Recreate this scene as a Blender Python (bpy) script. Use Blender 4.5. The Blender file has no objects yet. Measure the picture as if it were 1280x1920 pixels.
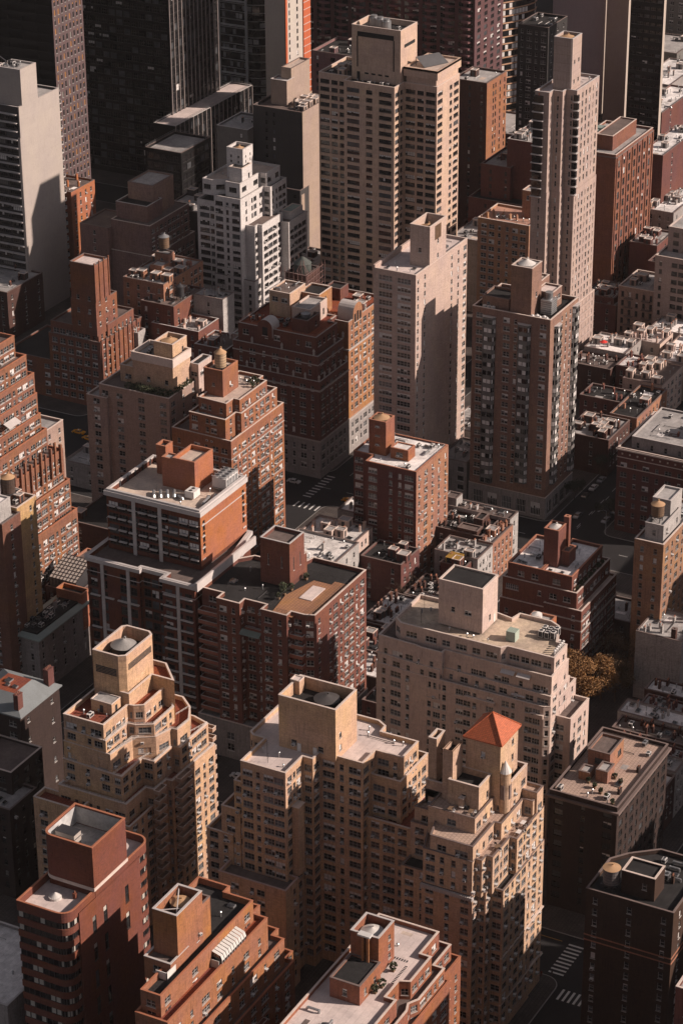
import bpy, math, random
from mathutils import Vector, Matrix
import numpy as np
C = bpy.context
S = C.scene
# ------------------------------------------------------------------ camera
CAM_H = 385.0
F_PX, PITCH, ROLL, YAW = 4858.07, 0.463142, -0.0062515, 1.0782157
fw = np.array([math.cos(PITCH)*math.sin(YAW), math.cos(PITCH)*math.cos(YAW), -math.sin(PITCH)])
_r = np.array([math.cos(YAW), -math.sin(YAW), 0.0]); _u = np.cross(_r, fw)
cr = _r*math.cos(ROLL)+_u*math.sin(ROLL); cu = -_r*math.sin(ROLL)+_u*math.cos(ROLL)
cam = bpy.data.cameras.new('camera'); camo = bpy.data.objects.new('camera', cam)
S.collection.objects.link(camo); S.camera = camo
camo.matrix_world = Matrix(((cr[0], cu[0], -fw[0], 0), (cr[1], cu[1], -fw[1], 0), (cr[2], cu[2], -fw[2], CAM_H), (0, 0, 0, 1)))
cam.sensor_fit = 'VERTICAL'; cam.sensor_height = 36.0; cam.lens = F_PX/1920*36.0
cam.clip_start = 5; cam.clip_end = 9000
# ------------------------------------------------------------------ light
SUN_EL = math.radians(29.0)
SUN_DIR = np.array([0.34, -0.9404])          # horizontal direction towards the sun
w = bpy.data.worlds.new('World'); S.world = w; w.use_nodes = True
nt = w.node_tree; bg = nt.nodes['Background']
sky = nt.nodes.new('ShaderNodeTexSky'); sky.sky_type = 'NISHITA'; sky.sun_disc = False
sky.sun_elevation = SUN_EL; sky.sun_rotation = math.atan2(SUN_DIR[0], SUN_DIR[1])
hs = nt.nodes.new('ShaderNodeHueSaturation'); hs.inputs['Saturation'].default_value = 0.22
mxs = nt.nodes.new('ShaderNodeMixRGB'); mxs.blend_type = 'MULTIPLY'; mxs.inputs[0].default_value = 1
mxs.inputs[2].default_value = (1.04, 0.96, 1.0, 1)
nt.links.new(sky.outputs[0], hs.inputs['Color']); nt.links.new(hs.outputs[0], mxs.inputs[1]); nt.links.new(mxs.outputs[0], bg.inputs['Color'])
bg.inputs['Strength'].default_value = 0.047
sl = bpy.data.lights.new('sun', 'SUN'); slo = bpy.data.objects.new('sun', sl); S.collection.objects.link(slo)
sl.energy = 4.9; sl.angle = math.radians(0.6); sl.color = (1.0, 0.82, 0.70)
sd = Vector((SUN_DIR[0]*math.cos(SUN_EL), SUN_DIR[1]*math.cos(SUN_EL), math.sin(SUN_EL)))
slo.rotation_euler = sd.to_track_quat('Z', 'Y').to_euler()
S.view_settings.view_transform = 'Standard'; S.view_settings.look = 'None'
S.view_settings.exposure = 0.36; S.view_settings.gamma = 1.0
S.cycles.max_bounces = 5; S.cycles.diffuse_bounces = 2; S.cycles.glossy_bounces = 3
# ------------------------------------------------------------------ survey: photo pixel at a known height -> ground coordinates
def ray(x, y): return fw*F_PX+cr*(x-640)+cu*(960-y)
def at(x, y, z):
    d = ray(x, y); t = (z-CAM_H)/d[2]; return (d[0]*t, d[1]*t)
def pj(x, y, z):
    v = np.array([x, y, z-CAM_H]); zz = v@fw
    return (640+F_PX*(v@cr)/zz, 960-F_PX*(v@cu)/zz)
def leny(x, y, z, px):
    lo, hi = 0.0, 400.0
    for _ in range(40):
        m = (lo+hi)/2
        if pj(x, y+m, z)[0] > px: lo = m
        else: hi = m
    return lo
def lenx(x, y, z, px):
    lo, hi = 0.0, 400.0
    for _ in range(40):
        m = (lo+hi)/2
        if pj(x+m, y, z)[0] < px: lo = m
        else: hi = m
    return lo
def vz(x, y, py):
    lo, hi = 0.0, 380.0
    for _ in range(40):
        m = (lo+hi)/2
        if pj(x, y, m)[1] > py: lo = m
        else: hi = m
    return lo
def ppoly(pts, z):
    """footprint surveyed from roof corners, squared up to the street grid"""
    P = [list(at(a, b, z)) for a, b in pts]; n = len(P)
    for _ in range(30):
        for i in range(n):
            a, b = P[i], P[(i+1) % n]
            dx, dy = b[0]-a[0], b[1]-a[1]
            if abs(dy) < 0.36*abs(dx): m = (a[1]+b[1])/2; a[1] = b[1] = m
            elif abs(dx) < 0.36*abs(dy): m = (a[0]+b[0])/2; a[0] = b[0] = m
    if area(P) < 0: P.reverse()
    return [tuple(p) for p in P]
def area(P): return sum(P[i][0]*P[(i+1) % len(P)][1]-P[(i+1) % len(P)][0]*P[i][1] for i in range(len(P)))/2
def rect(x0, y0, lx, ly): return [(x0, y0), (x0+lx, y0), (x0+lx, y0+ly), (x0, y0+ly)]
def inset(P, d):
    n = len(P); out = []
    for i in range(n):
        a, b, c = Vector(P[i-1]), Vector(P[i]), Vector(P[(i+1) % n])
        e1 = (b-a).normalized(); e2 = (c-b).normalized()
        n1 = Vector((-e1.y, e1.x)); n2 = Vector((-e2.y, e2.x))
        k = 1+n1.dot(n2)
        if k < 0.15: k = 0.15
        q = b+(n1+n2)*(d/k); out.append((q.x, q.y))
    return out
def rounded(P, idx, r, n=6):
    out = []; m = len(P)
    for i in range(m):
        if i not in idx: out.append(P[i]); continue
        a, b, c = Vector(P[i-1]), Vector(P[i]), Vector(P[(i+1) % m])
        u = (a-b).normalized(); v = (c-b).normalized()
        cc = b+(u+v)*r
        for k in range(n+1):
            t = k/n*math.pi/2
            q = cc-v*r*math.cos(t)-u*r*math.sin(t)
            out.append((q.x, q.y))
    return out
# ------------------------------------------------------------------ materials
MATS = {}
def nmat(name):
    m = bpy.data.materials.new(name); m.use_nodes = True; return m, m.node_tree, m.node_tree.nodes['Principled BSDF']
def _nd(nt, t, **k):
    n = nt.nodes.new(t)
    for a, b in k.items(): setattr(n, a, b)
    return n
def _math(nt, op, a, b=None, c=None):
    n = _nd(nt, 'ShaderNodeMath', operation=op)
    for i, v in enumerate((a, b, c)):
        if v is None: continue
        if isinstance(v, (int, float)): n.inputs[i].default_value = v
        else: nt.links.new(v, n.inputs[i])
    return n.outputs[0]
def _noise(nt, vec, scale, detail=3.0, rough=0.55):
    n = _nd(nt, 'ShaderNodeTexNoise'); n.inputs['Scale'].default_value = scale; n.inputs['Detail'].default_value = detail
    n.inputs['Roughness'].default_value = rough; nt.links.new(vec, n.inputs['Vector']); return n.outputs[0]
def _coords(nt):
    g = _nd(nt, 'ShaderNodeNewGeometry'); s = _nd(nt, 'ShaderNodeSeparateXYZ'); nt.links.new(g.outputs['Position'], s.inputs[0])
    return g.outputs['Position'], s.outputs
def _comb(nt, a, b, c):
    n = _nd(nt, 'ShaderNodeCombineXYZ')
    for i, v in enumerate((a, b, c)):
        if isinstance(v, (int, float)): n.inputs[i].default_value = v
        else: nt.links.new(v, n.inputs[i])
    return n.outputs[0]
def _tint(nt, bs, col, fac, hue=None):
    """base colour times a factor, plus a small hue drift"""
    c = _nd(nt, 'ShaderNodeVectorMath', operation='SCALE'); c.inputs[0].default_value = col[:3]; nt.links.new(fac, c.inputs['Scale'])
    out = c.outputs[0]
    if hue is not None:
        h = _nd(nt, 'ShaderNodeHueSaturation'); nt.links.new(out, h.inputs['Color'])
        nt.links.new(_math(nt, 'MULTIPLY_ADD', hue, 0.05, 0.475), h.inputs['Hue'])
        nt.links.new(_math(nt, 'MULTIPLY_ADD', hue, 0.5, 0.75), h.inputs['Saturation']); out = h.outputs[0]
    nt.links.new(out, bs.inputs['Base Color'])
def wallmat(name, col, kind='brick', v=1.0, rough=0.85):
    if name in MATS: return MATS[name]
    col = tuple(c*0.74 for c in col)
    m, nt, bs = nmat(name); pos, (x, y, z) = _coords(nt)
    u = _math(nt, 'ADD', x, y)
    patch = _noise(nt, _comb(nt, u, z, x), 0.09, 3)
    streak = _noise(nt, _comb(nt, _math(nt, 'MULTIPLY', u, 1.3), _math(nt, 'MULTIPLY', z, 0.05), 0.0), 1.0, 3, 0.65)
    band = _noise(nt, _comb(nt, _math(nt, 'MULTIPLY', u, 0.10), _math(nt, 'MULTIPLY', z, 1.1), 3.0), 1.0, 3, 0.7)
    fine = _noise(nt, _comb(nt, u, z, y), 1.7 if kind != 'brick' else 2.4, 4, 0.75)
    f = _math(nt, 'MULTIPLY_ADD', patch, 0.5*v, 1-0.25*v)
    f = _math(nt, 'MULTIPLY', f, _math(nt, 'MULTIPLY_ADD', streak, 0.42*v, 1-0.21*v))
    f = _math(nt, 'MULTIPLY', f, _math(nt, 'MULTIPLY_ADD', band, 0.35*v, 1-0.17*v))
    f = _math(nt, 'MULTIPLY', f, _math(nt, 'MULTIPLY_ADD', fine, 1.0*v, 1-0.5*v))
    drip = _noise(nt, _comb(nt, _math(nt, 'MULTIPLY', u, 2.6), _math(nt, 'MULTIPLY', z, 0.22), 7.0), 1.0, 3, 0.6)
    rp = _nd(nt, 'ShaderNodeMapRange'); rp.inputs['From Min'].default_value = 0.54; rp.inputs['From Max'].default_value = 0.70; rp.inputs['To Min'].default_value = 1.0; rp.inputs['To Max'].default_value = 1-0.38*v
    nt.links.new(drip, rp.inputs['Value']); f = _math(nt, 'MULTIPLY', f, rp.outputs[0])
    rep = _nd(nt, 'ShaderNodeTexVoronoi'); rep.inputs['Scale'].default_value = 1.0; nt.links.new(_comb(nt, _math(nt, 'MULTIPLY', u, 0.22), _math(nt, 'MULTIPLY', z, 0.31), 0.0), rep.inputs['Vector'])
    bwr = _nd(nt, 'ShaderNodeRGBToBW'); nt.links.new(rep.outputs['Color'], bwr.inputs[0]); f = _math(nt, 'MULTIPLY', f, _math(nt, 'MULTIPLY_ADD', bwr.outputs[0], 0.16*v, 1-0.08*v))
    if kind == 'brick':
        b = _nd(nt, 'ShaderNodeTexBrick'); nt.links.new(_comb(nt, u, z, 0.0), b.inputs['Vector'])
        b.inputs['Scale'].default_value = 1.0; b.inputs['Brick Width'].default_value = 0.62; b.inputs['Row Height'].default_value = 0.21
        b.inputs['Mortar Size'].default_value = 0.02; b.inputs['Color1'].default_value = (1.12, 1.12, 1.12, 1); b.inputs['Color2'].default_value = (0.84, 0.84, 0.84, 1)
        b.inputs['Mortar'].default_value = (1.1, 1.1, 1.1, 1)
        bw = _nd(nt, 'ShaderNodeRGBToBW'); nt.links.new(b.outputs[0], bw.inputs[0]); f = _math(nt, 'MULTIPLY', f, bw.outputs[0])
    if kind == 'panel':
        b = _nd(nt, 'ShaderNodeTexBrick'); nt.links.new(_comb(nt, u, z, 0.0), b.inputs['Vector']); b.offset = 0.0
        b.inputs['Scale'].default_value = 1.0; b.inputs['Brick Width'].default_value = 4.2; b.inputs['Row Height'].default_value = 3.05
        b.inputs['Mortar Size'].default_value = 0.06; b.inputs['Color1'].default_value = (1.04, 1.04, 1.04, 1); b.inputs['Color2'].default_value = (0.94, 0.94, 0.94, 1)
        b.inputs['Mortar'].default_value = (0.68, 0.68, 0.68, 1)
        bw = _nd(nt, 'ShaderNodeRGBToBW'); nt.links.new(b.outputs[0], bw.inputs[0]); f = _math(nt, 'MULTIPLY', f, bw.outputs[0])
    _tint(nt, bs, col, f, patch)
    bs.inputs['Roughness'].default_value = rough; bs.inputs['Specular IOR Level'].default_value = 0.25
    MATS[name] = m; return m
def roofmat(name, col, v=1.0, kind='tar', rough=0.9):
    if name in MATS: return MATS[name]
    m, nt, bs = nmat(name); pos, (x, y, z) = _coords(nt)
    a = _noise(nt, pos, 0.13, 5, 0.62); b = _noise(nt, pos, 0.9, 4, 0.7); c = _noise(nt, pos, 5.0, 3, 0.7)
    ramp = _nd(nt, 'ShaderNodeValToRGB'); ramp.color_ramp.elements[0].position = 0.40; ramp.color_ramp.elements[1].position = 0.60
    ramp.color_ramp.elements[0].color = (0.66, 0.66, 0.66, 1); ramp.color_ramp.elements[1].color = (1.08, 1.08, 1.08, 1)
    nt.links.new(a, ramp.inputs[0]); bw = _nd(nt, 'ShaderNodeRGBToBW'); nt.links.new(ramp.outputs[0], bw.inputs[0])
    f = _math(nt, 'ADD', _math(nt, 'MULTIPLY', bw.outputs[0], 0.75*v), 1-0.75*v)
    f = _math(nt, 'MULTIPLY', f, _math(nt, 'MULTIPLY_ADD', b, 0.9*v, 1-0.45*v))
    f = _math(nt, 'MULTIPLY', f, _math(nt, 'MULTIPLY_ADD', c, 0.7*v, 1-0.35*v))
    if kind in ('tar', 'tile'):
        br = _nd(nt, 'ShaderNodeTexBrick'); nt.links.new(pos, br.inputs['Vector']); br.inputs['Scale'].default_value = 1.0
        W, R, mo, t = (9.0, 1.6, 0.05, 0.80) if kind == 'tar' else (0.9, 0.9, 0.07, 0.6)
        br.inputs['Brick Width'].default_value = W; br.inputs['Row Height'].default_value = R; br.inputs['Mortar Size'].default_value = mo
        br.inputs['Color1'].default_value = (1, 1, 1, 1); br.inputs['Color2'].default_value = (0.92, 0.92, 0.92, 1); br.inputs['Mortar'].default_value = (t, t, t, 1)
        bw2 = _nd(nt, 'ShaderNodeRGBToBW'); nt.links.new(br.outputs[0], bw2.inputs[0]); f = _math(nt, 'MULTIPLY', f, bw2.outputs[0])
    _tint(nt, bs, col, f, a)
    bs.inputs['Roughness'].default_value = rough; bs.inputs['Specular IOR Level'].default_value = 0.2
    MATS[name] = m; return m
def plain(name, col, rough=0.6, metal=0.0, v=0.5, scale=2.0):
    if name in MATS: return MATS[name]
    m, nt, bs = nmat(name); pos, _ = _coords(nt)
    a = _noise(nt, pos, scale, 4, 0.7); b = _noise(nt, pos, scale*0.15, 2)
    f = _math(nt, 'MULTIPLY', _math(nt, 'MULTIPLY_ADD', a, v, 1-v/2), _math(nt, 'MULTIPLY_ADD', b, v, 1-v/2))
    _tint(nt, bs, col, f); bs.inputs['Roughness'].default_value = rough; bs.inputs['Metallic'].default_value = metal
    MATS[name] = m; return m
def glassmat(name, col=(0.022, 0.022, 0.024), rough=0.10):
    if name in MATS: return MATS[name]
    m, nt, bs = nmat(name); pos, _ = _coords(nt)
    a = _noise(nt, pos, 0.35, 2)
    _tint(nt, bs, col, _math(nt, 'MULTIPLY_ADD', a, 2.2, 0.0)); bs.inputs['Roughness'].default_value = rough
    bs.inputs['Specular IOR Level'].default_value = 0.6
    MATS[name] = m; return m
GL = glassmat('window_glass')
GLR = glassmat('sky_toned_glass', (0.075, 0.08, 0.088), 0.06)  # lighter base colour stands in for sky reflected in some panes
GLD = glassmat('dark_glass', (0.012, 0.012, 0.014), 0.07)
BLIND = plain('window_blind', (0.58, 0.56, 0.55), 0.8, v=0.6, scale=0.8)
CURT = plain('window_curtain', (0.16, 0.15, 0.14), 0.9, v=0.9, scale=0.6)
ACM = plain('air_conditioner_metal', (0.56, 0.55, 0.54), 0.5, v=0.4)
GALV = plain('galvanised_steel', (0.36, 0.37, 0.38), 0.38, 0.6, v=0.6)
STEEL = plain('dark_steel', (0.05, 0.05, 0.055), 0.5, 0.4)
WHITE = plain('white_paint', (0.62, 0.60, 0.58), 0.6, v=0.35)
DARK = plain('dark_opening', (0.012, 0.012, 0.012), 0.9)
FRM = {'w': plain('white_window_frame', (0.48, 0.465, 0.45), 0.5, v=0.3), 'd': plain('dark_window_frame', (0.03, 0.028, 0.028), 0.5),
       'b': plain('bronze_window_frame', (0.10, 0.075, 0.06), 0.5), 'g': plain('grey_window_frame', (0.30, 0.29, 0.285), 0.5)}
COPE = plain('limestone_coping', (0.56, 0.47, 0.42), 0.8, v=0.5)
COPW = plain('pale_metal_coping', (0.47, 0.44, 0.43), 0.6, v=0.4)
COPD = plain('dark_coping', (0.16, 0.12, 0.11), 0.8, v=0.5)
COPR = plain('terracotta_coping', (0.36, 0.16, 0.10), 0.8, v=0.5)
R_TAN = roofmat('tan_gravel_roof', (0.55, 0.45, 0.39), 0.8)
R_PINK = roofmat('pink_grey_gravel_roof', (0.64, 0.55, 0.525), 0.6)
R_GREY = roofmat('grey_tar_roof', (0.38, 0.365, 0.36), 1.0)
R_SILV = roofmat('silver_painted_roof', (0.82, 0.79, 0.78), 1.1)
R_DARK = roofmat('black_tar_roof', (0.030, 0.029, 0.030), 0.9)
R_RED = roofmat('red_tile_terrace', (0.26, 0.075, 0.045), 0.7, 'tile')
R_TILE = roofmat('tan_paver_terrace', (0.46, 0.34, 0.28), 0.6, 'tile')
R_BRN = roofmat('brown_roof', (0.16, 0.125, 0.115), 1.0)
# ------------------------------------------------------------------ mesh helpers
class MB:
    def __init__(s): s.v = []; s.f = []; s.m = []
    def quad(s, a, b, c, d, mi=0):
        i = len(s.v); s.v += [a, b, c, d]; s.f.append((i, i+1, i+2, i+3)); s.m.append(mi)
    def poly(s, P, mi=0):
        i = len(s.v); s.v += list(P); s.f.append(tuple(range(i, i+len(P)))); s.m.append(mi)
    def box(s, x0, y0, z0, x1, y1, z1, mi=0, bottom=True):
        i = len(s.v)
        s.v += [(x0, y0, z0), (x1, y0, z0), (x1, y1, z0), (x0, y1, z0), (x0, y0, z1), (x1, y0, z1), (x1, y1, z1), (x0, y1, z1)]
        F = [(4, 5, 6, 7), (0, 1, 5, 4), (1, 2, 6, 5), (2, 3, 7, 6), (3, 0, 4, 7)]
        if bottom: F.append((3, 2, 1, 0))
        for f in F: s.f.append(tuple(i+k for k in f)); s.m.append(mi)
    def prism(s, P, z0, z1, mi=0, top=True, bottom=False, mt=None):
        n = len(P)
        for i in range(n):
            a, b = P[i], P[(i+1) % n]; s.quad((a[0], a[1], z0), (b[0], b[1], z0), (b[0], b[1], z1), (a[0], a[1], z1), mi)
        if top: s.poly([(p[0], p[1], z1) for p in P], mi if mt is None else mt)
        if bottom: s.poly([(p[0], p[1], z0) for p in reversed(P)], mi)
    def ring(s, P, Q, z0, z1, mi=0):
        """wall between outer P and inner Q, with its top"""
        n = len(P)
        for i in range(n):
            j = (i+1) % n
            s.quad((P[i][0], P[i][1], z1), (P[j][0], P[j][1], z1), (Q[j][0], Q[j][1], z1), (Q[i][0], Q[i][1], z1), mi)
            s.quad((Q[j][0], Q[j][1], z0), (Q[i][0], Q[i][1], z0), (Q[i][0], Q[i][1], z1), (Q[j][0], Q[j][1], z1), mi)
            s.quad((P[i][0], P[i][1], z0), (P[j][0], P[j][1], z0), (P[j][0], P[j][1], z1), (P[i][0], P[i][1], z1), mi)
            s.quad((P[j][0], P[j][1], z0), (P[i][0], P[i][1], z0), (Q[i][0], Q[i][1], z0), (Q[j][0], Q[j][1], z0), mi)
    def tube(s, a, b, r, n=6, mi=0, r2=None):
        a, b = Vector(a), Vector(b); d = (b-a)
        if d.length < 1e-6: return
        d.normalize(); u = d.orthogonal().normalized(); w = d.cross(u); r2 = r if r2 is None else r2; i = len(s.v)
        for k in range(n):
            t = 2*math.pi*k/n; o = u*math.cos(t)+w*math.sin(t); s.v += [tuple(a+o*r), tuple(b+o*r2)]
        for k in range(n):
            j = (k+1) % n; s.f.append((i+2*k, i+2*j, i+2*j+1, i+2*k+1)); s.m.append(mi)
        s.f.append(tuple(i+2*k+1 for k in range(n))); s.m.append(mi); s.f.append(tuple(i+2*k for k in reversed(range(n)))); s.m.append(mi)
    def cyl(s, x, y, z0, z1, r, n=16, mi=0, r2=None): s.tube((x, y, z0), (x, y, z1), r, n, mi, r2)
    def cone(s, x, y, z0, z1, r, n=16, mi=0):
        i = len(s.v)
        for k in range(n): s.v.append((x+r*math.cos(2*math.pi*k/n), y+r*math.sin(2*math.pi*k/n), z0))
        s.v.append((x, y, z1))
        for k in range(n): s.f.append((i+k, i+(k+1) % n, i+n)); s.m.append(mi)
    def add(s, T, M, off=0):
        i = len(s.v)
        for v in T.v:
            q = M @ Vector(v); s.v.append((q.x, q.y, q.z))
        for f, m in zip(T.f, T.m): s.f.append(tuple(i+k for k in f)); s.m.append(m+off)
    def mesh(s, name, mats):
        me = bpy.data.meshes.new(name); me.from_pydata(s.v, [], s.f)
        for m in mats: me.materials.append(m)
        if len(mats) > 1: me.polygons.foreach_set('material_index', s.m)
        me.update(); return me
    def obj(s, name, mats, parent=None, loc=None):
        if not isinstance(mats, (list, tuple)): mats = [mats]
        return link(name, s.mesh(name, mats), parent, loc)
def link(name, data, parent=None, loc=None):
    o = bpy.data.objects.new(name, data); S.collection.objects.link(o)
    if parent is not None: o.parent = parent
    if loc is not None: o.location = loc
    return o
def tag(o, label, cat, group=None, kind=None):
    if kind: o['kind'] = kind
    if label: o['label'] = label
    if cat: o['category'] = cat
    if group: o['group'] = group
    return o
def thing(name, label, cat, loc=(0, 0, 0), group=None, rz=0):
    o = link(name, None); o.location = loc; o.rotation_euler = (0, 0, rz); o.empty_display_size = 1
    return tag(o, label, cat, group)
# ------------------------------------------------------------------ windows
WW = {'s': 1.15, 'd': 2.3, 't': 3.2, 'q': 4.2, 'n': 0.55, 'r': 6.5, 'l': 2.4, 'p': 1.3}
NM = {'s': 0, 'd': 1, 't': 2, 'q': 3, 'n': 0, 'r': 5, 'l': 0, 'p': 0}
def win_mb(k, h, var, lite, w=None, sill=True):
    """one window: slots 0 glass 1 frame 2 blind; x along the wall, y into the wall, z up"""
    m = MB(); w = w or WW[k]; hw = w/2; D = 0.20
    m.quad((-hw, D, 0), (hw, D, 0), (hw, D, h), (-hw, D, h), 0)
    fr = 0.09
    n = NM[k]
    def bar(x0, z0, x1, z1, y0=D-0.06):
        if lite: m.quad((x0, y0, z0), (x1, y0, z0), (x1, y0, z1), (x0, y0, z1), 1)
        else: m.box(x0, y0, z0, x1, D-0.001, z1, 1)
    bar(-hw, 0, hw, fr); bar(-hw, h-fr, hw, h); bar(-hw, fr, -hw+fr, h-fr); bar(hw-fr, fr, hw, h-fr)
    for i in range(n):
        x = -hw+w*(i+1)/(n+1); bar(x-0.05, fr, x+0.05, h-fr)
    if k != 'l': bar(-hw+fr, h*0.5-0.035, hw-fr, h*0.5+0.035, D-0.04)
    if sill: m.box(-hw-0.1, -0.10, -0.14, hw+0.1, 0.05, 0.0, 1)
    if var == 6: m.m = [3 if k_ == 0 else k_ for k_ in m.m]
    if var in (3, 4, 5):
        y = D-0.012; rnd = random.Random(var*7+n)
        for i in range(n+1):
            x0 = -hw+w*i/(n+1)+0.06; x1 = -hw+w*(i+1)/(n+1)-0.06
            d = {3: rnd.choice((0.3, 0.5, 0.45)), 4: rnd.choice((0.5, 1.0, 1.0)), 5: rnd.choice((0, 0, 0.8, 0.4))}[var]
            if d: m.quad((x0, y, h-(h-0.1)*d), (x1, y, h-(h-0.1)*d), (x1, y, h-0.08), (x0, y, h-0.08), 2)
    return m
def ac_mb(k):
    m = MB(); w = WW[k]; x = 0 if w < 1.2 else -w/4
    m.box(x-0.40, -0.60, 0.0, x+0.40, 0.2, 0.55, 0); m.box(x-0.30, -0.615, 0.1, x+0.30, -0.60, 0.44, 1); return m
_wc = {}
def win_mesh(k, h, var, fr, gl, bl, w=None):
    key = (k, round(h, 2), var, fr, gl.name, bl.name, w)
    if key not in _wc: _wc[key] = win_mb(k, h, var, False, w).mesh('window', [gl, FRM[fr], bl, GLR])
    return _wc[key]
_tc = {}
def win_tmpl(k, h, var, w=None):
    key = (k, round(h, 2), var, w)
    if key not in _tc:
        t = win_mb(k, h, var, True, w); _tc[key] = (np.array(t.v), t.f, t.m)
    return _tc[key]
NWIN = [0, 0]
class Stuff:
    def __init__(s): s.V = []; s.F = []; s.M = []; s.n = 0
    def add(s, T, ox, oy, oz, ux, uy):
        V, F, Mi = T
        # local x -> (ux,uy), local y (inward) -> (-uy,ux)
        X = V[:, 0]*ux-V[:, 1]*uy+ox; Y = V[:, 0]*uy+V[:, 1]*ux+oy; Z = V[:, 2]+oz
        s.V.append(np.stack([X, Y, Z], 1)); s.F += [tuple(i+s.n for i in f) for f in F]; s.M += Mi; s.n += len(V)
    def obj(s, name, mats, parent):
        if not s.n: return
        me = bpy.data.meshes.new(name); me.from_pydata(np.concatenate(s.V).tolist(), [], s.F)
        for m in mats: me.materials.append(m)
        me.polygons.foreach_set('material_index', s.M); me.update()
        o = link(name, me, parent); o['kind'] = 'stuff'; return o
def in_view(x, y, z, mg=25):
    a, b = pj(x, y, z); return -mg < a < 1280+mg and -mg < b < 1920+mg
class B:
    """a building: an Empty at its base with walls, roofs, windows and fittings as parts"""
    def __init__(s, name, label, cat, wall, group=None, cap=100, fr='w', gl=None, blind=None, bp=0.42, ac=0.0, seed=1):
        s.r = thing(name, label, cat, (0, 0, 0), group); s.wall = wall; s.cap = cap; s.fr = fr; s.gl = gl or GL; s.bl = blind or BLIND
        s.bp = bp; s.ac = ac; s.wins = []; s.rnd = random.Random(seed); s.first = None; s.top = 0; s.acs = []; s.glr = 0.22; s.roofs = []
    def part(s, mb, name, mats):
        o = mb.obj(name, mats, s.r); return o
    def facade(s, mb, a, b, z0, z1, sp, mi=0):
        ax, ay = a; L = math.hypot(b[0]-a[0], b[1]-a[1])
        if L < 0.05: return
        ux, uy = (b[0]-a[0])/L, (b[1]-a[1])/L
        nx, ny = uy, -ux
        P = lambda u, z, d=0.0: (ax+ux*u-nx*d, ay+uy*u-ny*d, z)
        if (nx*ax+ny*ay) > -1e-6 and (nx*(ax+ux*L)+ny*(ay+uy*L)) > -1e-6 or not sp:      # faces away from the camera side
            mb.quad(P(0, z0), P(L, z0), P(L, z1), P(0, z1), mi); return
        pat = sp['p']; pitch = sp.get('pitch', 3.4); wh = sp.get('wh', 1.75); fh = sp.get('fh', 3.0); mg = sp.get('m', 0.9)
        base = sp.get('z', z1); off = sp.get('top', 1.9); top_lim = z1-sp.get('tl', 0.5); bot = max(z0+0.7, sp.get('bot', 0.7))
        # columns
        items = list(pat) if sp.get('fit') else None
        cols = []
        if items:
            n = len(items)
            if (L-2*mg)/n < 2.15: n = max(1, int((L-2*mg+0.6)/2.7)); items = [c for c in items if c != '.'][:n] or items[:1]; n = len(items); mg = min(mg, 0.4)
            cell = (L-2*mg)/n
            for i, c in enumerate(items):
                if c != '.': cols.append((mg+cell*(i+0.5), c, sp.get('w', {}).get(c, None)))
        else:
            n = max(0, int((L-2*mg+pitch*0.3)/pitch)); cell = (L-2*mg)/max(n, 1)
            for i in range(n):
                c = pat[i % len(pat)]
                if c != '.': cols.append((mg+cell*(i+0.5), c, sp.get('w', {}).get(c, None)))
        CC = []
        last = 0.12
        for u, c, wc in cols:
            wd = min(wc or WW[c], cell*0.94) if (wc or WW[c]) > cell*0.94 else (wc or WW[c])
            wd = round(wd, 1); lo, hi = u-wd/2, u+wd/2
            if lo < last+0.05 or hi > L-0.12: continue
            CC.append((lo, hi, c, wd)); last = hi
        rows = []
        k = 0
        while True:
            h = base-off-k*fh; k += 1
            if h-wh < bot: break
            if h > top_lim: continue
            if sp.get('rskip') and (k-1) in sp['rskip']: continue
            rows.append((h-wh, h))
            if k > 120: break
        rows.reverse()
        if not CC or not rows: mb.quad(P(0, z0), P(L, z0), P(L, z1), P(0, z1), mi); return
        us = [0]; 
        for c in CC: us += [c[0], c[1]]
        us.append(L)
        zs = [z0]
        for r in rows: zs += [r[0], r[1]]
        zs.append(z1)
        blank = sp.get('blank')
        # vertical piers full height, then spandrels
        holes = {}
        for ci in range(len(CC)):
            for ri in range(len(rows)):
                hole = True
                if blank and blank(ci, len(rows)-1-ri): hole = False
                holes[ci, ri] = hole
        for i in range(0, len(us)-1, 2): mb.quad(P(us[i], z0), P(us[i+1], z0), P(us[i+1], z1), P(us[i], z1), mi)
        D = 0.205
        bm = sp.get('spandrel')
        for ci, (lo, hi, c, wd) in enumerate(CC):
            zc = z0
            for ri, (ra, rb) in enumerate(rows):
                if not holes[ci, ri]: continue
                mb.quad(P(lo, zc), P(hi, zc), P(hi, ra), P(lo, ra), mi if (not bm or zc == z0) else bm); zc = rb
                mb.quad(P(lo, ra), P(hi, ra), P(hi, ra, D), P(lo, ra, D), mi)
                mb.quad(P(lo, rb, D), P(hi, rb, D), P(hi, rb), P(lo, rb), mi)
                mb.quad(P(lo, ra), P(lo, ra, D), P(lo, rb, D), P(lo, rb), mi)
                mb.quad(P(hi, ra, D), P(hi, ra), P(hi, rb), P(hi, rb, D), mi)
                cx, cy, cz = P((lo+hi)/2, ra)
                r = s.rnd.random(); var = (6 if s.rnd.random() < s.glr else 0) if r > s.bp else s.rnd.choice((3, 3, 4, 5, 5))
                if in_view(cx, cy, cz):
                    dist = math.sqrt(cx*cx+cy*cy+(cz-CAM_H)**2)
                    face = -(nx*cx+ny*cy)/math.hypot(cx, cy)
                    s.wins.append((dist-60*face, cx, cy, cz, ux, uy, c, wd, rb-ra, var))
                    if s.ac and c != 'n' and s.rnd.random() < s.ac*sp.get('ac', 1): s.acs.append((dist, cx, cy, cz, ux, uy, c if c in 'sdtq' else 's'))
                else:
                    s.wins.append((dist9, cx, cy, cz, ux, uy, c, wd, rb-ra, 0))
            mb.quad(P(lo, zc), P(hi, zc), P(hi, z1), P(lo, z1), mi)
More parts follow.
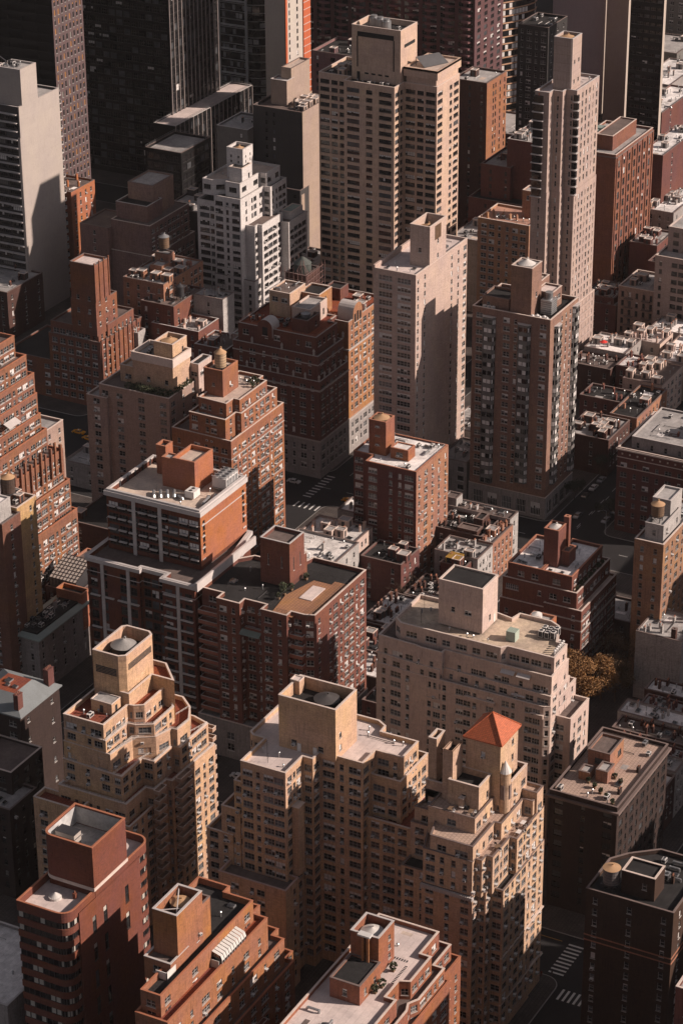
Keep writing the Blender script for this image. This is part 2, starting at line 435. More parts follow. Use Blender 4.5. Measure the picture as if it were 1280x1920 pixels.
    def tier(s, P, z0, z1, L=None, R=None, par=1.0, roof=None, cope=None, name='wall', wall=None, pm=None, ct=0.38, spm=None, roofname='roof', cop_h=0.12):
        """one block of the building: facades, parapet, roof deck and coping"""
        if area(P) < 0: P = P[::-1]
        mb = MB(); n = len(P)
        for i in range(n):
            a, b = P[i], P[(i+1) % n]; dx, dy = b[0]-a[0], b[1]-a[1]
            l = math.hypot(dx, dy) or 1; nx, ny = dy/l, -dx/l
            sp = None
            if nx < -0.5: sp = L
            if ny < -0.5 and ny <= nx: sp = R
            s.facade(mb, a, b, z0, z1, sp)
        mats = [wall or s.wall] + ([spm] if spm else [])
        if par > 0:
            Q = inset(P, ct)
            for i in range(n):
                j = (i+1) % n; mb.quad((Q[j][0], Q[j][1], z1-par), (Q[i][0], Q[i][1], z1-par), (Q[i][0], Q[i][1], z1), (Q[j][0], Q[j][1], z1))
        else: Q = P
        s.part(mb, name, mats)
        zr = z1-par
        rb = MB(); rb.poly([(p[0], p[1], zr) for p in Q]); s.roofs.append((Q, zr, s.part(rb, roofname, [roof or R_GREY])))
        if cope is not False and par > 0:
            cb = MB(); cb.ring(inset(P, -0.07), inset(P, ct+0.06), z1, z1+cop_h); s.part(cb, 'coping', [cope or COPE])
        s.top = max(s.top, z1)
        if s.first is None: s.first = (P[0][0], P[0][1])
        return P
    def on(s, x, y, z):
        """the roof part under a fitting, so that the fitting becomes its sub-part"""
        best = None
        for Q, zr, o in s.roofs:
            if abs(zr-z) < 0.9 and inside(Q, x, y) and (best is None or abs(zr-z) < best[0]): best = (abs(zr-z), o)
        return best[1] if best else s.r
    def rail(s, P, z, h=1.05, mat=None, step=1.5):
        mb = MB(); n = len(P)
        for i in range(n):
            a, b = Vector(P[i]), Vector(P[(i+1) % n]); 
            mb.tube((a.x, a.y, z+h), (b.x, b.y, z+h), 0.04, 4); mb.tube((a.x, a.y, z+h*0.5), (b.x, b.y, z+h*0.5), 0.03, 4)
            k = max(1, int((b-a).length/step))
            for q in range(k):
                c = a.lerp(b, q/k); mb.tube((c.x, c.y, z), (c.x, c.y, z+h), 0.035, 4)
        s.part(mb, 'railing', [mat or STEEL])
    def band(s, P, z, h=0.35, d=0.14, mat=None, name='cornice'):
        mb = MB(); mb.ring(inset(P, -d), inset(P, 0.02), z, z+h); s.part(mb, name, [mat or COPE])
    def boxp(s, name, x0, y0, z0, x1, y1, z1, mat):
        mb = MB(); mb.box(min(x0, x1), min(y0, y1), z0, max(x0, x1), max(y0, y1), z1); return s.part(mb, name, [mat])
    def balcony(s, cx, cy, z, nx, ny, w, d, mat, solid=True, rm=None):
        """slab with a solid or railed front; (cx,cy) middle of the wall edge, (nx,ny) outward"""
        ux, uy = -ny, nx; mb = MB()
        P = [(cx-ux*w/2, cy-uy*w/2), (cx+ux*w/2, cy+uy*w/2), (cx+ux*w/2+nx*d, cy+uy*w/2+ny*d), (cx-ux*w/2+nx*d, cy-uy*w/2+ny*d)]
        if area(P) < 0: P.reverse()
        mb.prism(P, z-0.18, z, 0, True, True)
        mb.ring(inset(P, 0.0), inset(P, 0.12), z+0.002, z+(0.95 if solid else 0.25), 0 if solid else 0)
        mb.ring(inset(P, -0.04), inset(P, 0.16), z+(0.95 if solid else 1.0), z+1.04, 1)
        s.part(mb, 'balcony', [mat, rm or COPE])
    def done(s):
        wins = sorted(w for w in s.wins); NWIN[0] += len(wins)
        st = Stuff()
        for i, (d, cx, cy, cz, ux, uy, c, wd, h, var) in enumerate(wins):
            bl = s.bl if (i*7) % 5 else CURT
            if i < s.cap and d < 9e8:
                o = link('window', win_mesh(c, h, var, s.fr, s.gl, bl, wd), s.r); o.location = (cx, cy, cz)
                o.rotation_euler = (0, 0, math.atan2(uy, ux)); NWIN[1] += 1
            else: st.add(win_tmpl(c, h, var, wd), cx, cy, cz, ux, uy)
        st.obj('window', [s.gl, FRM[s.fr], s.bl, GLR], s.r)
        st = Stuff()
        for i, (d, cx, cy, cz, ux, uy, c) in enumerate(sorted(s.acs)):
            if c not in _acm: _acm[c] = ac_mb(c).mesh('air_conditioner', [ACM, STEEL]); t = ac_mb(c); _act[c] = (np.array(t.v), t.f, t.m)
            if i < 100:
                o = link('air_conditioner', _acm[c], s.r); o.location = (cx, cy, cz); o.rotation_euler = (0, 0, math.atan2(uy, ux))
            else: st.add(_act[c], cx, cy, cz, ux, uy)
        st.obj('air_conditioner', [ACM, STEEL], s.r)
        # put the Empty at the base of the building
        if s.first:
            s.r.location = (s.first[0], s.first[1], 0); inv = Matrix.Translation((-s.first[0], -s.first[1], 0))
            for ch in s.r.children: ch.matrix_parent_inverse = inv
        return s
_acm = {}; _act = {}
dist9 = 1e9
WOOD = plain('weathered_wood', (0.16, 0.10, 0.06), 0.85, v=0.7)
WOODL = plain('pale_cedar', (0.42, 0.30, 0.19), 0.8, v=0.5)
CONEW = plain('plywood_cone', (0.40, 0.25, 0.14), 0.8, v=0.4)
CONEG = plain('grey_metal_cone', (0.30, 0.29, 0.28), 0.6, 0.2, v=0.5)
CONEL = plain('pale_metal_cone', (0.52, 0.50, 0.48), 0.6, v=0.4)
LEAF = plain('planting_leaves', (0.030, 0.038, 0.014), 0.8, v=1.2, scale=3)
REDU = plain('red_fabric', (0.35, 0.05, 0.03), 0.8)
TABLE = plain('garden_furniture', (0.30, 0.27, 0.25), 0.7, v=0.8, scale=1)
def water_tower(x, y, z, r, h, legs, label, tank=WOOD, cone=CONEW, group='rooftop water tanks', ch=None):
    t = thing('water_tank', label, 'water tank', (x, y, z), group)
    m = MB(); n = 20
    m.cyl(0, 0, legs, legs+h, r, n)
    for k in range(5): m.cyl(0, 0, legs+h*(k+0.5)/5.2, legs+h*(k+0.5)/5.2+0.07, r+0.05, n, 1)
    m.obj('tank', [tank, STEEL], t)
    m = MB(); m.cone(0, 0, legs+h, legs+h+(ch or r*0.55), r*1.1, n); m.poly([(r*1.1*math.cos(-2*math.pi*k/n), r*1.1*math.sin(-2*math.pi*k/n), legs+h-0.01) for k in range(n)])
    m.cyl(r*0.25, 0, legs+h+(ch or r*0.55)*0.6, legs+h+(ch or r*0.55)+0.25, 0.28, 8)
    m.obj('tank_roof', [cone], t)
    if legs > 0.3:
        for a in range(4):
            m = MB(); q = a*math.pi/2+0.78; m.tube((math.cos(q)*r*0.85, math.sin(q)*r*0.85, 0), (math.cos(q)*r*0.85, math.sin(q)*r*0.85, legs), 0.11, 5); m.obj('leg', [STEEL], t)
        m = MB(); m.box(-r, -r, legs-0.25, r, r, legs-0.02)
        for a in range(4):
            q = a*math.pi/2+0.78; q2 = q+math.pi/2; k = r*0.85
            m.tube((math.cos(q)*k, math.sin(q)*k, 0.2), (math.cos(q2)*k, math.sin(q2)*k, legs-0.3), 0.04, 4); m.tube((math.cos(q2)*k, math.sin(q2)*k, 0.2), (math.cos(q)*k, math.sin(q)*k, legs-0.3), 0.04, 4)
        m.obj('platform', [STEEL], t)
    return t
def condenser(b, x, y, z, lx=1.6, ly=1.1, h=1.3, mat=None, fans=1):
    m = MB(); m.box(x-lx/2, y-ly/2, z+0.25, x+lx/2, y+ly/2, z+h, 0)
    for i in (-1, 1):
        for j in (-1, 1): m.box(x+i*lx*0.4-0.06, y+j*ly*0.4-0.06, z, x+i*lx*0.4+0.06, y+j*ly*0.4+0.06, z+0.25, 1)
    for k in range(fans): m.cyl(x-lx/2+lx*(k+0.5)/fans, y, z+h, z+h+0.10, min(lx/fans, ly)*0.38, 10, 1)
    m.box(x-lx/2-0.01, y-ly*0.42, z+0.4, x-lx/2, y+ly*0.42, z+h-0.15, 1); m.box(x-lx*0.42, y-ly/2-0.01, z+0.4, x+lx*0.42, y-ly/2, z+h-0.15, 1)
    m.obj('condenser', [mat or ACM, STEEL], b.on(x, y, z))
def vent(b, x, y, z, h=1.0, r=0.16, cap=True, mat=None):
    m = MB(); m.cyl(x, y, z, z+h, r, 7)
    if cap: m.cyl(x, y, z+h, z+h+0.22, r*1.9, 8, 0, r*0.9)
    m.obj('vent_pipe', [mat or GALV], b.on(x, y, z))
def goose(b, x, y, z, L=2.6, r=0.35, a=0.0, mat=None):
    m = MB(); dx, dy = math.cos(a), math.sin(a)
    m.tube((x, y, z), (x, y, z+0.9), r, 8); m.tube((x, y, z+0.75), (x+dx*L, y+dy*L, z+0.75), r, 8); m.tube((x+dx*L, y+dy*L, z+0.85), (x+dx*(L+r*1.3), y+dy*(L+r*1.3), z+0.25), r*1.1, 8)
    m.obj('duct', [mat or GALV], b.on(x, y, z))
def chimney(b, x, y, z, h=2.2, w=0.9, d=0.6, mat=None, pots=2):
    m = MB(); m.box(x-w/2, y-d/2, z, x+w/2, y+d/2, z+h, 0); m.box(x-w/2-0.08, y-d/2-0.08, z+h, x+w/2+0.08, y+d/2+0.08, z+h+0.14, 0)
    for k in range(pots): m.cyl(x-w/2+w*(k+0.5)/pots, y, z+h+0.14, z+h+0.65, 0.12, 7, 1)
    m.obj('chimney', [mat or b.wall, COPR], b.on(x, y, z))
def skylight(b, x, y, z, lx=1.6, ly=1.2):
    m = MB(); m.box(x-lx/2, y-ly/2, z, x+lx/2, y+ly/2, z+0.4, 0); m.poly([(x-lx/2+.1, y-ly/2+.1, z+.42), (x+lx/2-.1, y-ly/2+.1, z+.42), (x+lx/2-.1, y+ly/2-.1, z+.62), (x-lx/2+.1, y+ly/2-.1, z+.62)], 1)
    m.obj('skylight', [GALV, GL], b.on(x, y, z))
def bulkhead(b, x, y, z, lx=3, ly=3.6, h=2.8, mat=None, roof=None, door=True):
    m = MB(); m.prism(rect(x-lx/2, y-ly/2, lx, ly), z, z+h, 0, True, False, 1)
    if door: m.box(x-lx/2-0.03, y-0.5, z+0.1, x-lx/2, y+0.5, z+2.15, 2); m.box(x-0.5, y-ly/2-0.03, z+0.1, x+0.5, y-ly/2, z+2.1, 2)
    m.ring(rect(x-lx/2-.06, y-ly/2-.06, lx+.12, ly+.12), rect(x-lx/2+.2, y-ly/2+.2, lx-.4, ly-.4), z+h+.002, z+h+.22, 3)
    m.obj('bulkhead', [mat or b.wall, roof or R_GREY, STEEL, COPE], b.on(x, y, z))
def antenna(b, x, y, z, h=4):
    m = MB(); m.tube((x, y, z), (x, y, z+h), 0.05, 4)
    for k in range(3): m.tube((x-0.7, y, z+h-0.3-k*0.5), (x+0.7, y, z+h-0.3-k*0.5), 0.025, 4)
    m.obj('antenna', [STEEL], b.on(x, y, z))
def inside(P, x, y):
    c = False; n = len(P)
    for i in range(n):
        a, q = P[i], P[(i+1) % n]
        if (a[1] > y) != (q[1] > y) and x < (q[0]-a[0])*(y-a[1])/(q[1]-a[1])+a[0]: c = not c
    return c
def clutter(b, P, z, seed, n=10, kinds='vvcgsb', avoid=(), mat=None):
    """rooftop fittings over roof polygon P, clear of the rectangles in avoid"""
    R = random.Random(seed); Q = inset(P, 1.3)
    xs = [p[0] for p in Q]; ys = [p[1] for p in Q]; put = []; tries = 0
    if (max(xs)-min(xs))*(max(ys)-min(ys)) > 60:
        for _ in range(2+n//6):
            x, y = R.uniform(min(xs), max(xs)), R.uniform(min(ys), max(ys)); L_ = R.uniform(2.5, 7); h = R.choice((0, 1))
            x2, y2 = (x+L_, y) if h else (x, y+L_)
            if not (inside(Q, x, y) and inside(Q, x2, y2)) or any(a[0]-.5 < q[0] < a[2]+.5 and a[1]-.5 < q[1] < a[3]+.5 for a in avoid for q in ((x, y), (x2, y2))): continue
            m = MB(); m.tube((x, y, z+.28), (x2, y2, z+.28), .09, 5); m.tube((x2, y2, z), (x2, y2, z+.33), .09, 5); m.tube((x, y, z), (x, y, z+.33), .09, 5)
            m.obj('pipe_run', [R.choice((GALV, STEEL, WHITE))], b.on(x, y, z))
        for _ in range(1+n//7):
            x, y = R.uniform(min(xs), max(xs)), R.uniform(min(ys), max(ys)); a_, c_ = R.uniform(1.2, 3.5), R.uniform(1.2, 3.5)
            if all(inside(Q, q, w_) for q in (x, x+a_) for w_ in (y, y+c_)): m = MB(); m.poly([(x, y, z+.012+.002*_), (x+a_, y, z+.012+.002*_), (x+a_, y+c_, z+.012+.002*_), (x, y+c_, z+.012+.002*_)]); m.obj('roof_patch', [R.choice((R_GREY, R_SILV, R_BRN, R_TAN))], b.on(x, y, z))
    while len(put) < n and tries < n*25:
        tries += 1
        x, y = R.uniform(min(xs), max(xs)), R.uniform(min(ys), max(ys))
        if not inside(Q, x, y): continue
        if any(a[0]-1.2 < x < a[2]+1.2 and a[1]-1.2 < y < a[3]+1.2 for a in avoid): continue
        if any(math.hypot(x-p[0], y-p[1]) < 1.7 for p in put): continue
        put.append((x, y)); k = R.choice(kinds)
        if k == 'v': vent(b, x, y, z, R.uniform(0.6, 1.5), R.uniform(0.1, 0.2))
        elif k == 'c': condenser(b, x, y, z, R.uniform(1.1, 2.0), R.uniform(0.9, 1.2), R.uniform(0.9, 1.5), R.choice((ACM, GALV, WHITE)), R.choice((1, 2)))
        elif k == 'g': goose(b, x, y, z, R.uniform(1.2, 3.2), R.uniform(0.2, 0.36), R.choice((0, 1.57, 3.14, 4.71)))
        elif k == 's': skylight(b, x, y, z, R.uniform(1.0, 2.2), R.uniform(0.9, 1.8))
        elif k == 'b': bulkhead(b, x, y, z, R.uniform(2.2, 3.4), R.uniform(2.4, 3.6), R.uniform(2.0, 2.7), mat)
        elif k == 'h': chimney(b, x, y, z, R.uniform(1.2, 2.4), R.uniform(0.7, 1.6), 0.6, mat, R.choice((1, 2, 3)))
        elif k == 'a': antenna(b, x, y, z, R.uniform(2, 4.5))
def leafclump(m, cx, cy, cz, r, n, R, sz=0.35, mi=0):
    for _ in range(n):
        a, e, q = R.uniform(0, 6.283), math.acos(R.uniform(-1, 1)), r*R.uniform(0.35, 1)**0.5
        p = Vector((cx+q*math.sin(e)*math.cos(a), cy+q*math.sin(e)*math.sin(a), cz+q*math.cos(e)*0.8))
        u = Vector((R.uniform(-1, 1), R.uniform(-1, 1), R.uniform(-1, 1))).normalized(); v = u.orthogonal().normalized(); s = sz*R.uniform(0.6, 1.3)
        m.quad(tuple(p-u*s-v*s*0.7), tuple(p+u*s-v*s*0.7), tuple(p+u*s+v*s*0.7), tuple(p-u*s+v*s*0.7), mi)
def shrub(x, y, z, r, seed, label, group='shrubs in planters on the terraces', leaf=None):
    R = random.Random(seed); t = thing('potted_shrub', label, 'shrub', (x, y, z), group)
    m = MB(); m.box(-0.4, -0.4, 0, 0.4, 0.4, 0.55); m.obj('planter', [WOOD], t)
    m = MB(); leafclump(m, 0, 0, 0.7+r*0.7, r, int(60*r+30), R, 0.2); m.obj('foliage', [leaf or LEAF], t)
def tree(x, y, h, r, seed, label, leaf=None, n=0, group=None, z=0.15):
    R = random.Random(seed); t = thing('street_tree', label, 'tree', (x, y, z), group)
    tr = MB(); cr_ = MB(); tips = []
    def limb(p, d, L, rad, lev):
        q = p+d*L; tr.tube(tuple(p), tuple(q), rad, 5 if lev else 7, 0, rad*0.62)
        if lev >= 4 or L < 0.5: tips.append(q); return
        for k in range(3 if lev else 4):
            a = Vector((R.uniform(-1, 1), R.uniform(-1, 1), R.uniform(-0.15, 0.75))).normalized()
            limb(q, (d*0.75+a*0.85).normalized(), L*R.uniform(0.62, 0.82), rad*0.58, lev+1)
        tips.append(q)
    limb(Vector((0, 0, 0)), Vector((R.uniform(-.08, .08), R.uniform(-.08, .08), 1)).normalized(), h*0.30, 0.02*h, 0)
    tr.obj('trunk', [plain('bark', (0.11, 0.075, 0.055), 0.9)], t)
    if leaf:
        for q in tips:
            if R.random() < 0.93: leafclump(cr_, q.x, q.y, q.z, r*0.20, n, R, 0.17)
        cr_.obj('crown', [leaf], t)
    return t
CARC = {}
def car(x, y, rz, col, label, cat='car', taxi=False, group='cars on the street'):
    key = tuple(col)
    if key not in CARC: m, nt, bs = nmat('car_paint_%s' % ('yellow' if taxi else 'pale' if sum(col) > 1 else 'dark')); bs.inputs['Base Color'].default_value = (*col, 1); bs.inputs['Roughness'].default_value = 0.25; bs.inputs['Coat Weight'].default_value = 0.5; CARC[key] = m
    t = thing('taxi' if taxi else 'car', label, cat, (x, y, 0.02), group, rz)
    prof = [(-2.35, .35), (-2.4, .7), (-2.25, .95), (-1.35, 1.02), (-0.75, 1.42), (0.75, 1.45), (1.35, 1.0), (2.2, .86), (2.4, .6), (2.35, .32)]
    m = MB(); n = len(prof)
    def yy(z): return 0.9 if z < 1.0 else 0.9-(z-1.0)*0.55
    for i in range(n):
        a, c = prof[i], prof[(i+1) % n]; m.quad((a[0], -yy(a[1]), a[1]), (a[0], yy(a[1]), a[1]), (c[0], yy(c[1]), c[1]), (c[0], -yy(c[1]), c[1]))
    m.poly([(p[0], -yy(p[1]), p[1]) for p in reversed(prof)]); m.poly([(p[0], yy(p[1]), p[1]) for p in prof]); m.obj('body', [CARC[key]], t)
    m = MB()
    m.quad((1.32, -.82, 1.03), (1.32, .82, 1.03), (.8, .68, 1.42), (.8, -.68, 1.42)); m.quad((-1.32, .82, 1.05), (-1.32, -.82, 1.05), (-.8, -.68, 1.41), (-.8, .68, 1.41))
    for s in (-1, 1): m.quad((-1.1, s*.885, 1.06), (1.1, s*.885, 1.06), (.7, s*.70, 1.38), (-.7, s*.70, 1.38))
    m.obj('window', [GLD], t)
    for a in (-1.45, 1.45):
        for s in (-1, 1): m = MB(); m.tube((a, s*.72, .33), (a, s*.93, .33), .33, 12); m.obj('wheel', [plain('tyre_rubber', (.02, .02, .02), .8)], t)
    for s in (-1, 1): m = MB(); m.box(2.3, s*.7-.15, .6, 2.42, s*.7+.15, .74); m.obj('headlight', [WHITE], t)
    if taxi: m = MB(); m.box(-.15, -.3, 1.45, .15, .3, 1.6); m.obj('roof_light', [WHITE], t)
def lamp(x, y, rz, label):
    t = thing('street_lamp', label, 'street lamp', (x, y, 0.15), 'street lamps', rz)
    m = MB(); m.tube((0, 0, 0), (0, 0, 8.6), .12, 6, 0, .07); m.obj('pole', [GALV], t)
    m = MB(); m.tube((0, 0, 8.5), (1.2, 0, 9.2), .06, 5); m.tube((1.2, 0, 9.2), (2.8, 0, 9.3), .05, 5); m.obj('arm', [GALV], t)
    m = MB(); m.box(2.7, -.18, 9.2, 3.5, .18, 9.36); m.obj('lamp_head', [GALV], t)
def r4(x0, y0, x1, y1): return [(x0, y0), (x1, y0), (x1, y1), (x0, y1)]
def FS(p, fh=2.95, wh=1.72, top=1.9, fit=True, **k): return dict(p=p, fh=fh, wh=wh, top=top, fit=fit, **k)
W_TAN = wallmat('tan_brick', (0.63, 0.415, 0.275))
W_TAN2 = wallmat('ochre_brick', (0.63, 0.42, 0.28))
W_TAN3 = wallmat('buff_brick', (0.60, 0.415, 0.295))
W_CREAM = wallmat('cream_painted_brick', (0.64, 0.50, 0.44), 'stucco', 0.8)
W_RED = wallmat('dark_red_brick', (0.20, 0.070, 0.048), v=0.7)
W_ORG = wallmat('orange_brick', (0.37, 0.165, 0.09))
W_ORG2 = wallmat('rust_brick', (0.32, 0.13, 0.078))
W_BRN = wallmat('brown_red_brick', (0.24, 0.085, 0.055))
COPO = plain('orange_brick_coping', (0.34, 0.13, 0.07), 0.8, v=0.5)
BALC = plain('balcony_brick_panel', (0.36, 0.25, 0.19), 0.8, v=0.6)
BALR = plain('balcony_rust_panel', (0.26, 0.10, 0.065), 0.8, v=0.6)
REDFLOOR = R_RED

# ---- stepped tan tower with the octagonal tank enclosure
b = B('apartment_tower', 'stepped tan brick tower with chamfered tank enclosure and red terraces, lower left', 'apartment tower', W_TAN, ac=0.28, seed=11, fr='g')
sL = FS('t.s.t', fh=2.85); sR = FS('d.s.d', fh=2.85)
Pp = [(459.2, 316.0), (459.2, 308.6), (460.4, 307.0), (472.4, 307.0), (473.6, 308.4), (473.6, 315.0), (472.6, 316.0)]
b.tier(Pp, 56, 71, None, FS('d....s', fh=20, wh=1.7, top=10.6), par=3.4, roof=R_DARK, cope=COPE, ct=0.4)
m = MB()
for k in range(5):
    m.box(459.10, 309.2, 65.2+k*0.42, 459.24, 315.2, 65.45+k*0.42); m.box(461.2, 306.9, 66.6+k*0.36, 471.6, 307.04, 66.8+k*0.36)
b.part(m, 'louvre', [STEEL])
b.tier([(470, 299.5), (474.2, 303.5), (476.6, 305.8), (476.6, 312), (474, 316), (459.3, 316), (459.3, 306), (470, 306)], 50, 61, None, None, par=1.1, roof=R_RED)
b.tier([(448.1, 306.4), (459.1, 306.3), (459.3, 304.8), (460.8, 302.6), (470.4, 302.7), (471.9, 306.6), (474, 312), (472, 318), (448.1, 318)], 50, 58, FS('t.s..t', z=58, fh=2.85), FS('dsds', z=58, fh=2.85, top=2.6), par=1.1, roof=R_RED)
P54 = [(447.6, 305.6), (457.0, 305.3), (457.3, 303.2), (459.7, 299.3), (469.3, 299.4), (472.5, 303.3), (477.8, 307), (478, 318), (448.0, 318)]
b.tier(P54, 46, 54, FS('t.st', z=58, fh=2.85), FS('tdst', z=58, fh=2.85), par=1.1, roof=R_RED)
P50 = [(447.5, 304.4), (456.6, 303.8), (459.8, 299.0), (464.8, 297.6), (465, 296.0), (470.5, 295.8), (476, 298.8), (479.5, 303), (479.5, 318), (447.8, 318.2)]
b.tier(P50, 43, 50.5, FS('t.st', z=58, fh=2.85), FS('tdst', z=58, fh=2.85), par=1.1, roof=R_RED)
P47 = [(446.9, 303.6), (446.9, 301.0), (456.2, 301.0), (456.4, 297.6), (464.9, 297.5), (465, 295.4), (478.3, 295.2), (479.8, 300), (479.8, 318.4), (447.4, 318.4)]
b.tier(P47, 37, 45.5, FS('t.s.t', z=58, fh=2.85), FS('dsdtd', z=58, fh=2.85), par=1.1, roof=R_RED)
P42 = [(445.3, 318.8), (445.3, 299.0), (454.0, 298.8), (454.2, 296.4), (459.4, 296.2), (459.6, 294.6), (479.6, 294.2), (480, 318.8)]
b.tier(P42, 0, 39, FS('t.st.sdt.', z=58, fh=2.85), FS('dsd.ds.d.s', z=58, fh=2.85), par=1.1, roof=R_RED)
b.tier(r4(443.6, 297.2, 479, 299.5), 0, 34, FS('d', z=58, fh=2.85), FS('dsd.dssd.s', z=58, fh=2.85), par=1.0, roof=R_RED)
b.tier(r4(441.0, 310, 446, 323.5), 0, 36.5, FS('d.d', z=58, fh=2.85), None, par=1.1, roof=R_RED)
b.tier(r4(438.8, 299.0, 446, 306.0), 0, 30, FS('d.d', z=58, fh=2.85), FS('d', z=58, fh=2.85), par=1.1, roof=R_RED)
for z_, P_ in ((61, None), (58, [(448.1, 306.4), (459.1, 306.3)])): pass
for k in range(10):
    z = 38.4-k*2.85
    b.balcony(463.6, 294.5, z, 0, -1, 5.6, 1.7, BALC); b.balcony(455.2, 296.2, z, 0, -1, 3.6, 1.6, BALC)
for k in range(11): b.balcony(480.0, 296.6, 42-k*2.85, 1, 0, 3.2, 1.7, BALC)
for P_, z_ in ((P54, 53), (P50, 49.5), (P47, 44.5), (P42, 38)): b.rail(inset(P_, 0.2)[:7], z_+1.0, 0.55, WHITE, 1.4)
bulkhead(b, 456.5, 311, 56.9, 4, 6, 3.0, W_TAN, R_GREY)
clutter(b, r4(449, 307, 456, 317), 56.9, 3, 4, 'vc')
b.done()
water_tower(466.2, 311.4, 67.6, 3.0, 2.6, 0, 'large grey ribbed conical tank inside the chamfered tan enclosure at the lower left', STEEL, CONEG, ch=1.6)

# ---- tan building in the middle with the big square penthouse
b = B('apartment_building', 'broad tan brick building with a tall square penthouse and pale roofs, bottom centre', 'apartment building', W_TAN2, ac=0.34, seed=12, fr='g')
P60 = [(446.8, 255.1), (455.2, 255.1), (455.2, 252.4), (459.0, 252.4), (459.0, 241.1), (465.6, 241.1), (465.6, 233.9), (473.9, 233.9), (473.9, 243.8), (476.6, 244.0), (478.2, 246.6), (478.2, 252.4), (478.0, 271.8), (459.4, 271.8), (458.2, 270.4), (458.2, 267.2), (446.8, 267.2)]
sL = FS('t.s..', fh=2.95); sR = FS('ds', fh=2.95)
b.tier(P60, 0, 60, FS('tst.tdsd', z=60), FS('tsd', z=60), par=1.1, roof=R_PINK, cope=COPE)
b.tier(r4(458.3, 247.9, 469.0, 263.2), 58.9, 73, FS('..s.s..', fh=30, wh=1.5, top=11.2, w={'s': 1.5}), FS('s..', fh=3.4, wh=1.6, top=7.2, w={'s': 1.2}), par=3.2, roof=R_DARK, cope=COPE, ct=0.4)
b.tier([(463.3, 233.3), (477.9, 233.3), (477.9, 246), (465.5, 246), (465.5, 241.2), (463.3, 241.2)], 0, 54.7, FS('tdst', z=60), FS('dsdsd', z=60), par=1.1, roof=R_BRN, cope=COPE)
b.tier(r4(461.0, 228.9, 478.6, 241.6), 0, 44.0, FS('dtd', z=60), FS('dsdsd', z=60), par=1.1, roof=R_RED, cope=COPE)
b.tier(r4(447.5, 266.5, 459, 269.6), 0, 53.5, FS('d', z=60), None, par=1.1, roof=R_BRN, cope=COPE)
b.tier(r4(447.3, 268, 459, 273.2), 0, 45.5, FS('dd', z=60), None, par=1.1, roof=R_BRN, cope=COPE)
b.tier(r4(447.1, 270, 470, 277.4), 0, 38.0, FS('dsd', z=60), None, par=1.1, roof=R_BRN, cope=COPE)
b.tier([(441.9, 252.8), (448.4, 252.8), (448.4, 271.2), (441.9, 271.2)], 0, 30.5, FS('.d.sd..', z=60), FS('.s', z=60), par=1.1, roof=R_BRN, cope=plain('pink_coping', (0.42, 0.30, 0.27), 0.8))
b.boxp('bay', 449.6, 253.3, 30, 452.4, 255.1, 49.2, W_TAN2)
m = MB(); m.box(449.4, 253.1, 49.2, 452.6, 255.1, 49.35); b.part(m, 'coping', [COPE])
m = MB(); m.box(458.1, 252.9, 59, 458.28, 253.9, 61.2); m.box(458.1, 257.2, 59, 458.28, 258.2, 61.2); b.part(m, 'door', [WHITE])
bulkhead(b, 466.5, 262.6, 69.8, 2.4, 2.4, 3.6, W_TAN2, R_PINK, False)
for p in ((450, 260, 58.9), (452.5, 262.4, 58.9), (463, 256, 58.9)): pass
clutter(b, r4(447.5, 256, 457, 267), 58.9, 5, 5, 'vva'); clutter(b, r4(470, 235, 477.5, 250), 58.9, 8, 5, 'vvas')
b.done()
water_tower(464.6, 253.6, 69.8, 2.9, 1.6, 0, 'dark domed tank sunk in the square penthouse of the broad tan building', STEEL, plain('dark_tank_roof', (0.06, 0.055, 0.055), 0.6), ch=1.0)

# ---- building with the orange tiled roof
b = B('apartment_tower', 'tan brick tower crowned by an orange tiled pyramid roof', 'apartment tower', W_TAN3, ac=0.42, seed=13, fr='g')
PT = r4(463.0, 207.6, 472.6, 216.4)
b.tier(PT, 56, 72.6, FS('.s.', fh=30, wh=1.6, top=3.2), FS('.s', fh=4.2, wh=1.7, top=2.0, bot=9), par=0)
m = MB(); Q = inset(PT, -0.55); cx, cy = 467.8, 212.0
for i in range(4):
    a, c = Q[i], Q[(i+1) % 4]; m.poly([(a[0], a[1], 72.5), (c[0], c[1], 72.5), (cx, cy, 77.4)])
m.prism(Q, 72.2, 72.5, 0, False, True)
TILE = bpy.data.materials.new('orange_roof_tiles'); TILE.use_nodes = True
nt_ = TILE.node_tree; bs_ = nt_.nodes['Principled BSDF']; pos_, (x_, y_, z_) = _coords(nt_)
br_ = _nd(nt_, 'ShaderNodeTexBrick'); nt_.links.new(_comb(nt_, _math(nt_, 'ADD', x_, y_), _math(nt_, 'MULTIPLY', z_, 1.9), 0.0), br_.inputs['Vector']); br_.inputs['Scale'].default_value = 1
br_.inputs['Brick Width'].default_value = 0.5; br_.inputs['Row Height'].default_value = 0.55; br_.inputs['Mortar Size'].default_value = 0.055
br_.inputs['Color1'].default_value = (1.05, 1.05, 1.05, 1); br_.inputs['Color2'].default_value = (0.85, 0.85, 0.85, 1); br_.inputs['Mortar'].default_value = (0.55, 0.55, 0.55, 1)
bw_ = _nd(nt_, 'ShaderNodeRGBToBW'); nt_.links.new(br_.outputs[0], bw_.inputs[0])
_tint(nt_, bs_, (0.46, 0.115, 0.045), _math(nt_, 'MULTIPLY', bw_.outputs[0], _math(nt_, 'MULTIPLY_ADD', _noise(nt_, pos_, 1.6, 5, .75), 1.3, 0.35))); bs_.inputs['Roughness'].default_value = 0.7
b.part(m, 'tiled_roof', [TILE])
m = MB()
for i in range(4): a = Q[i]; m.tube((a[0], a[1], 72.6), (cx, cy, 77.5), 0.14, 5)
b.part(m, 'roof_ridge', [TILE])
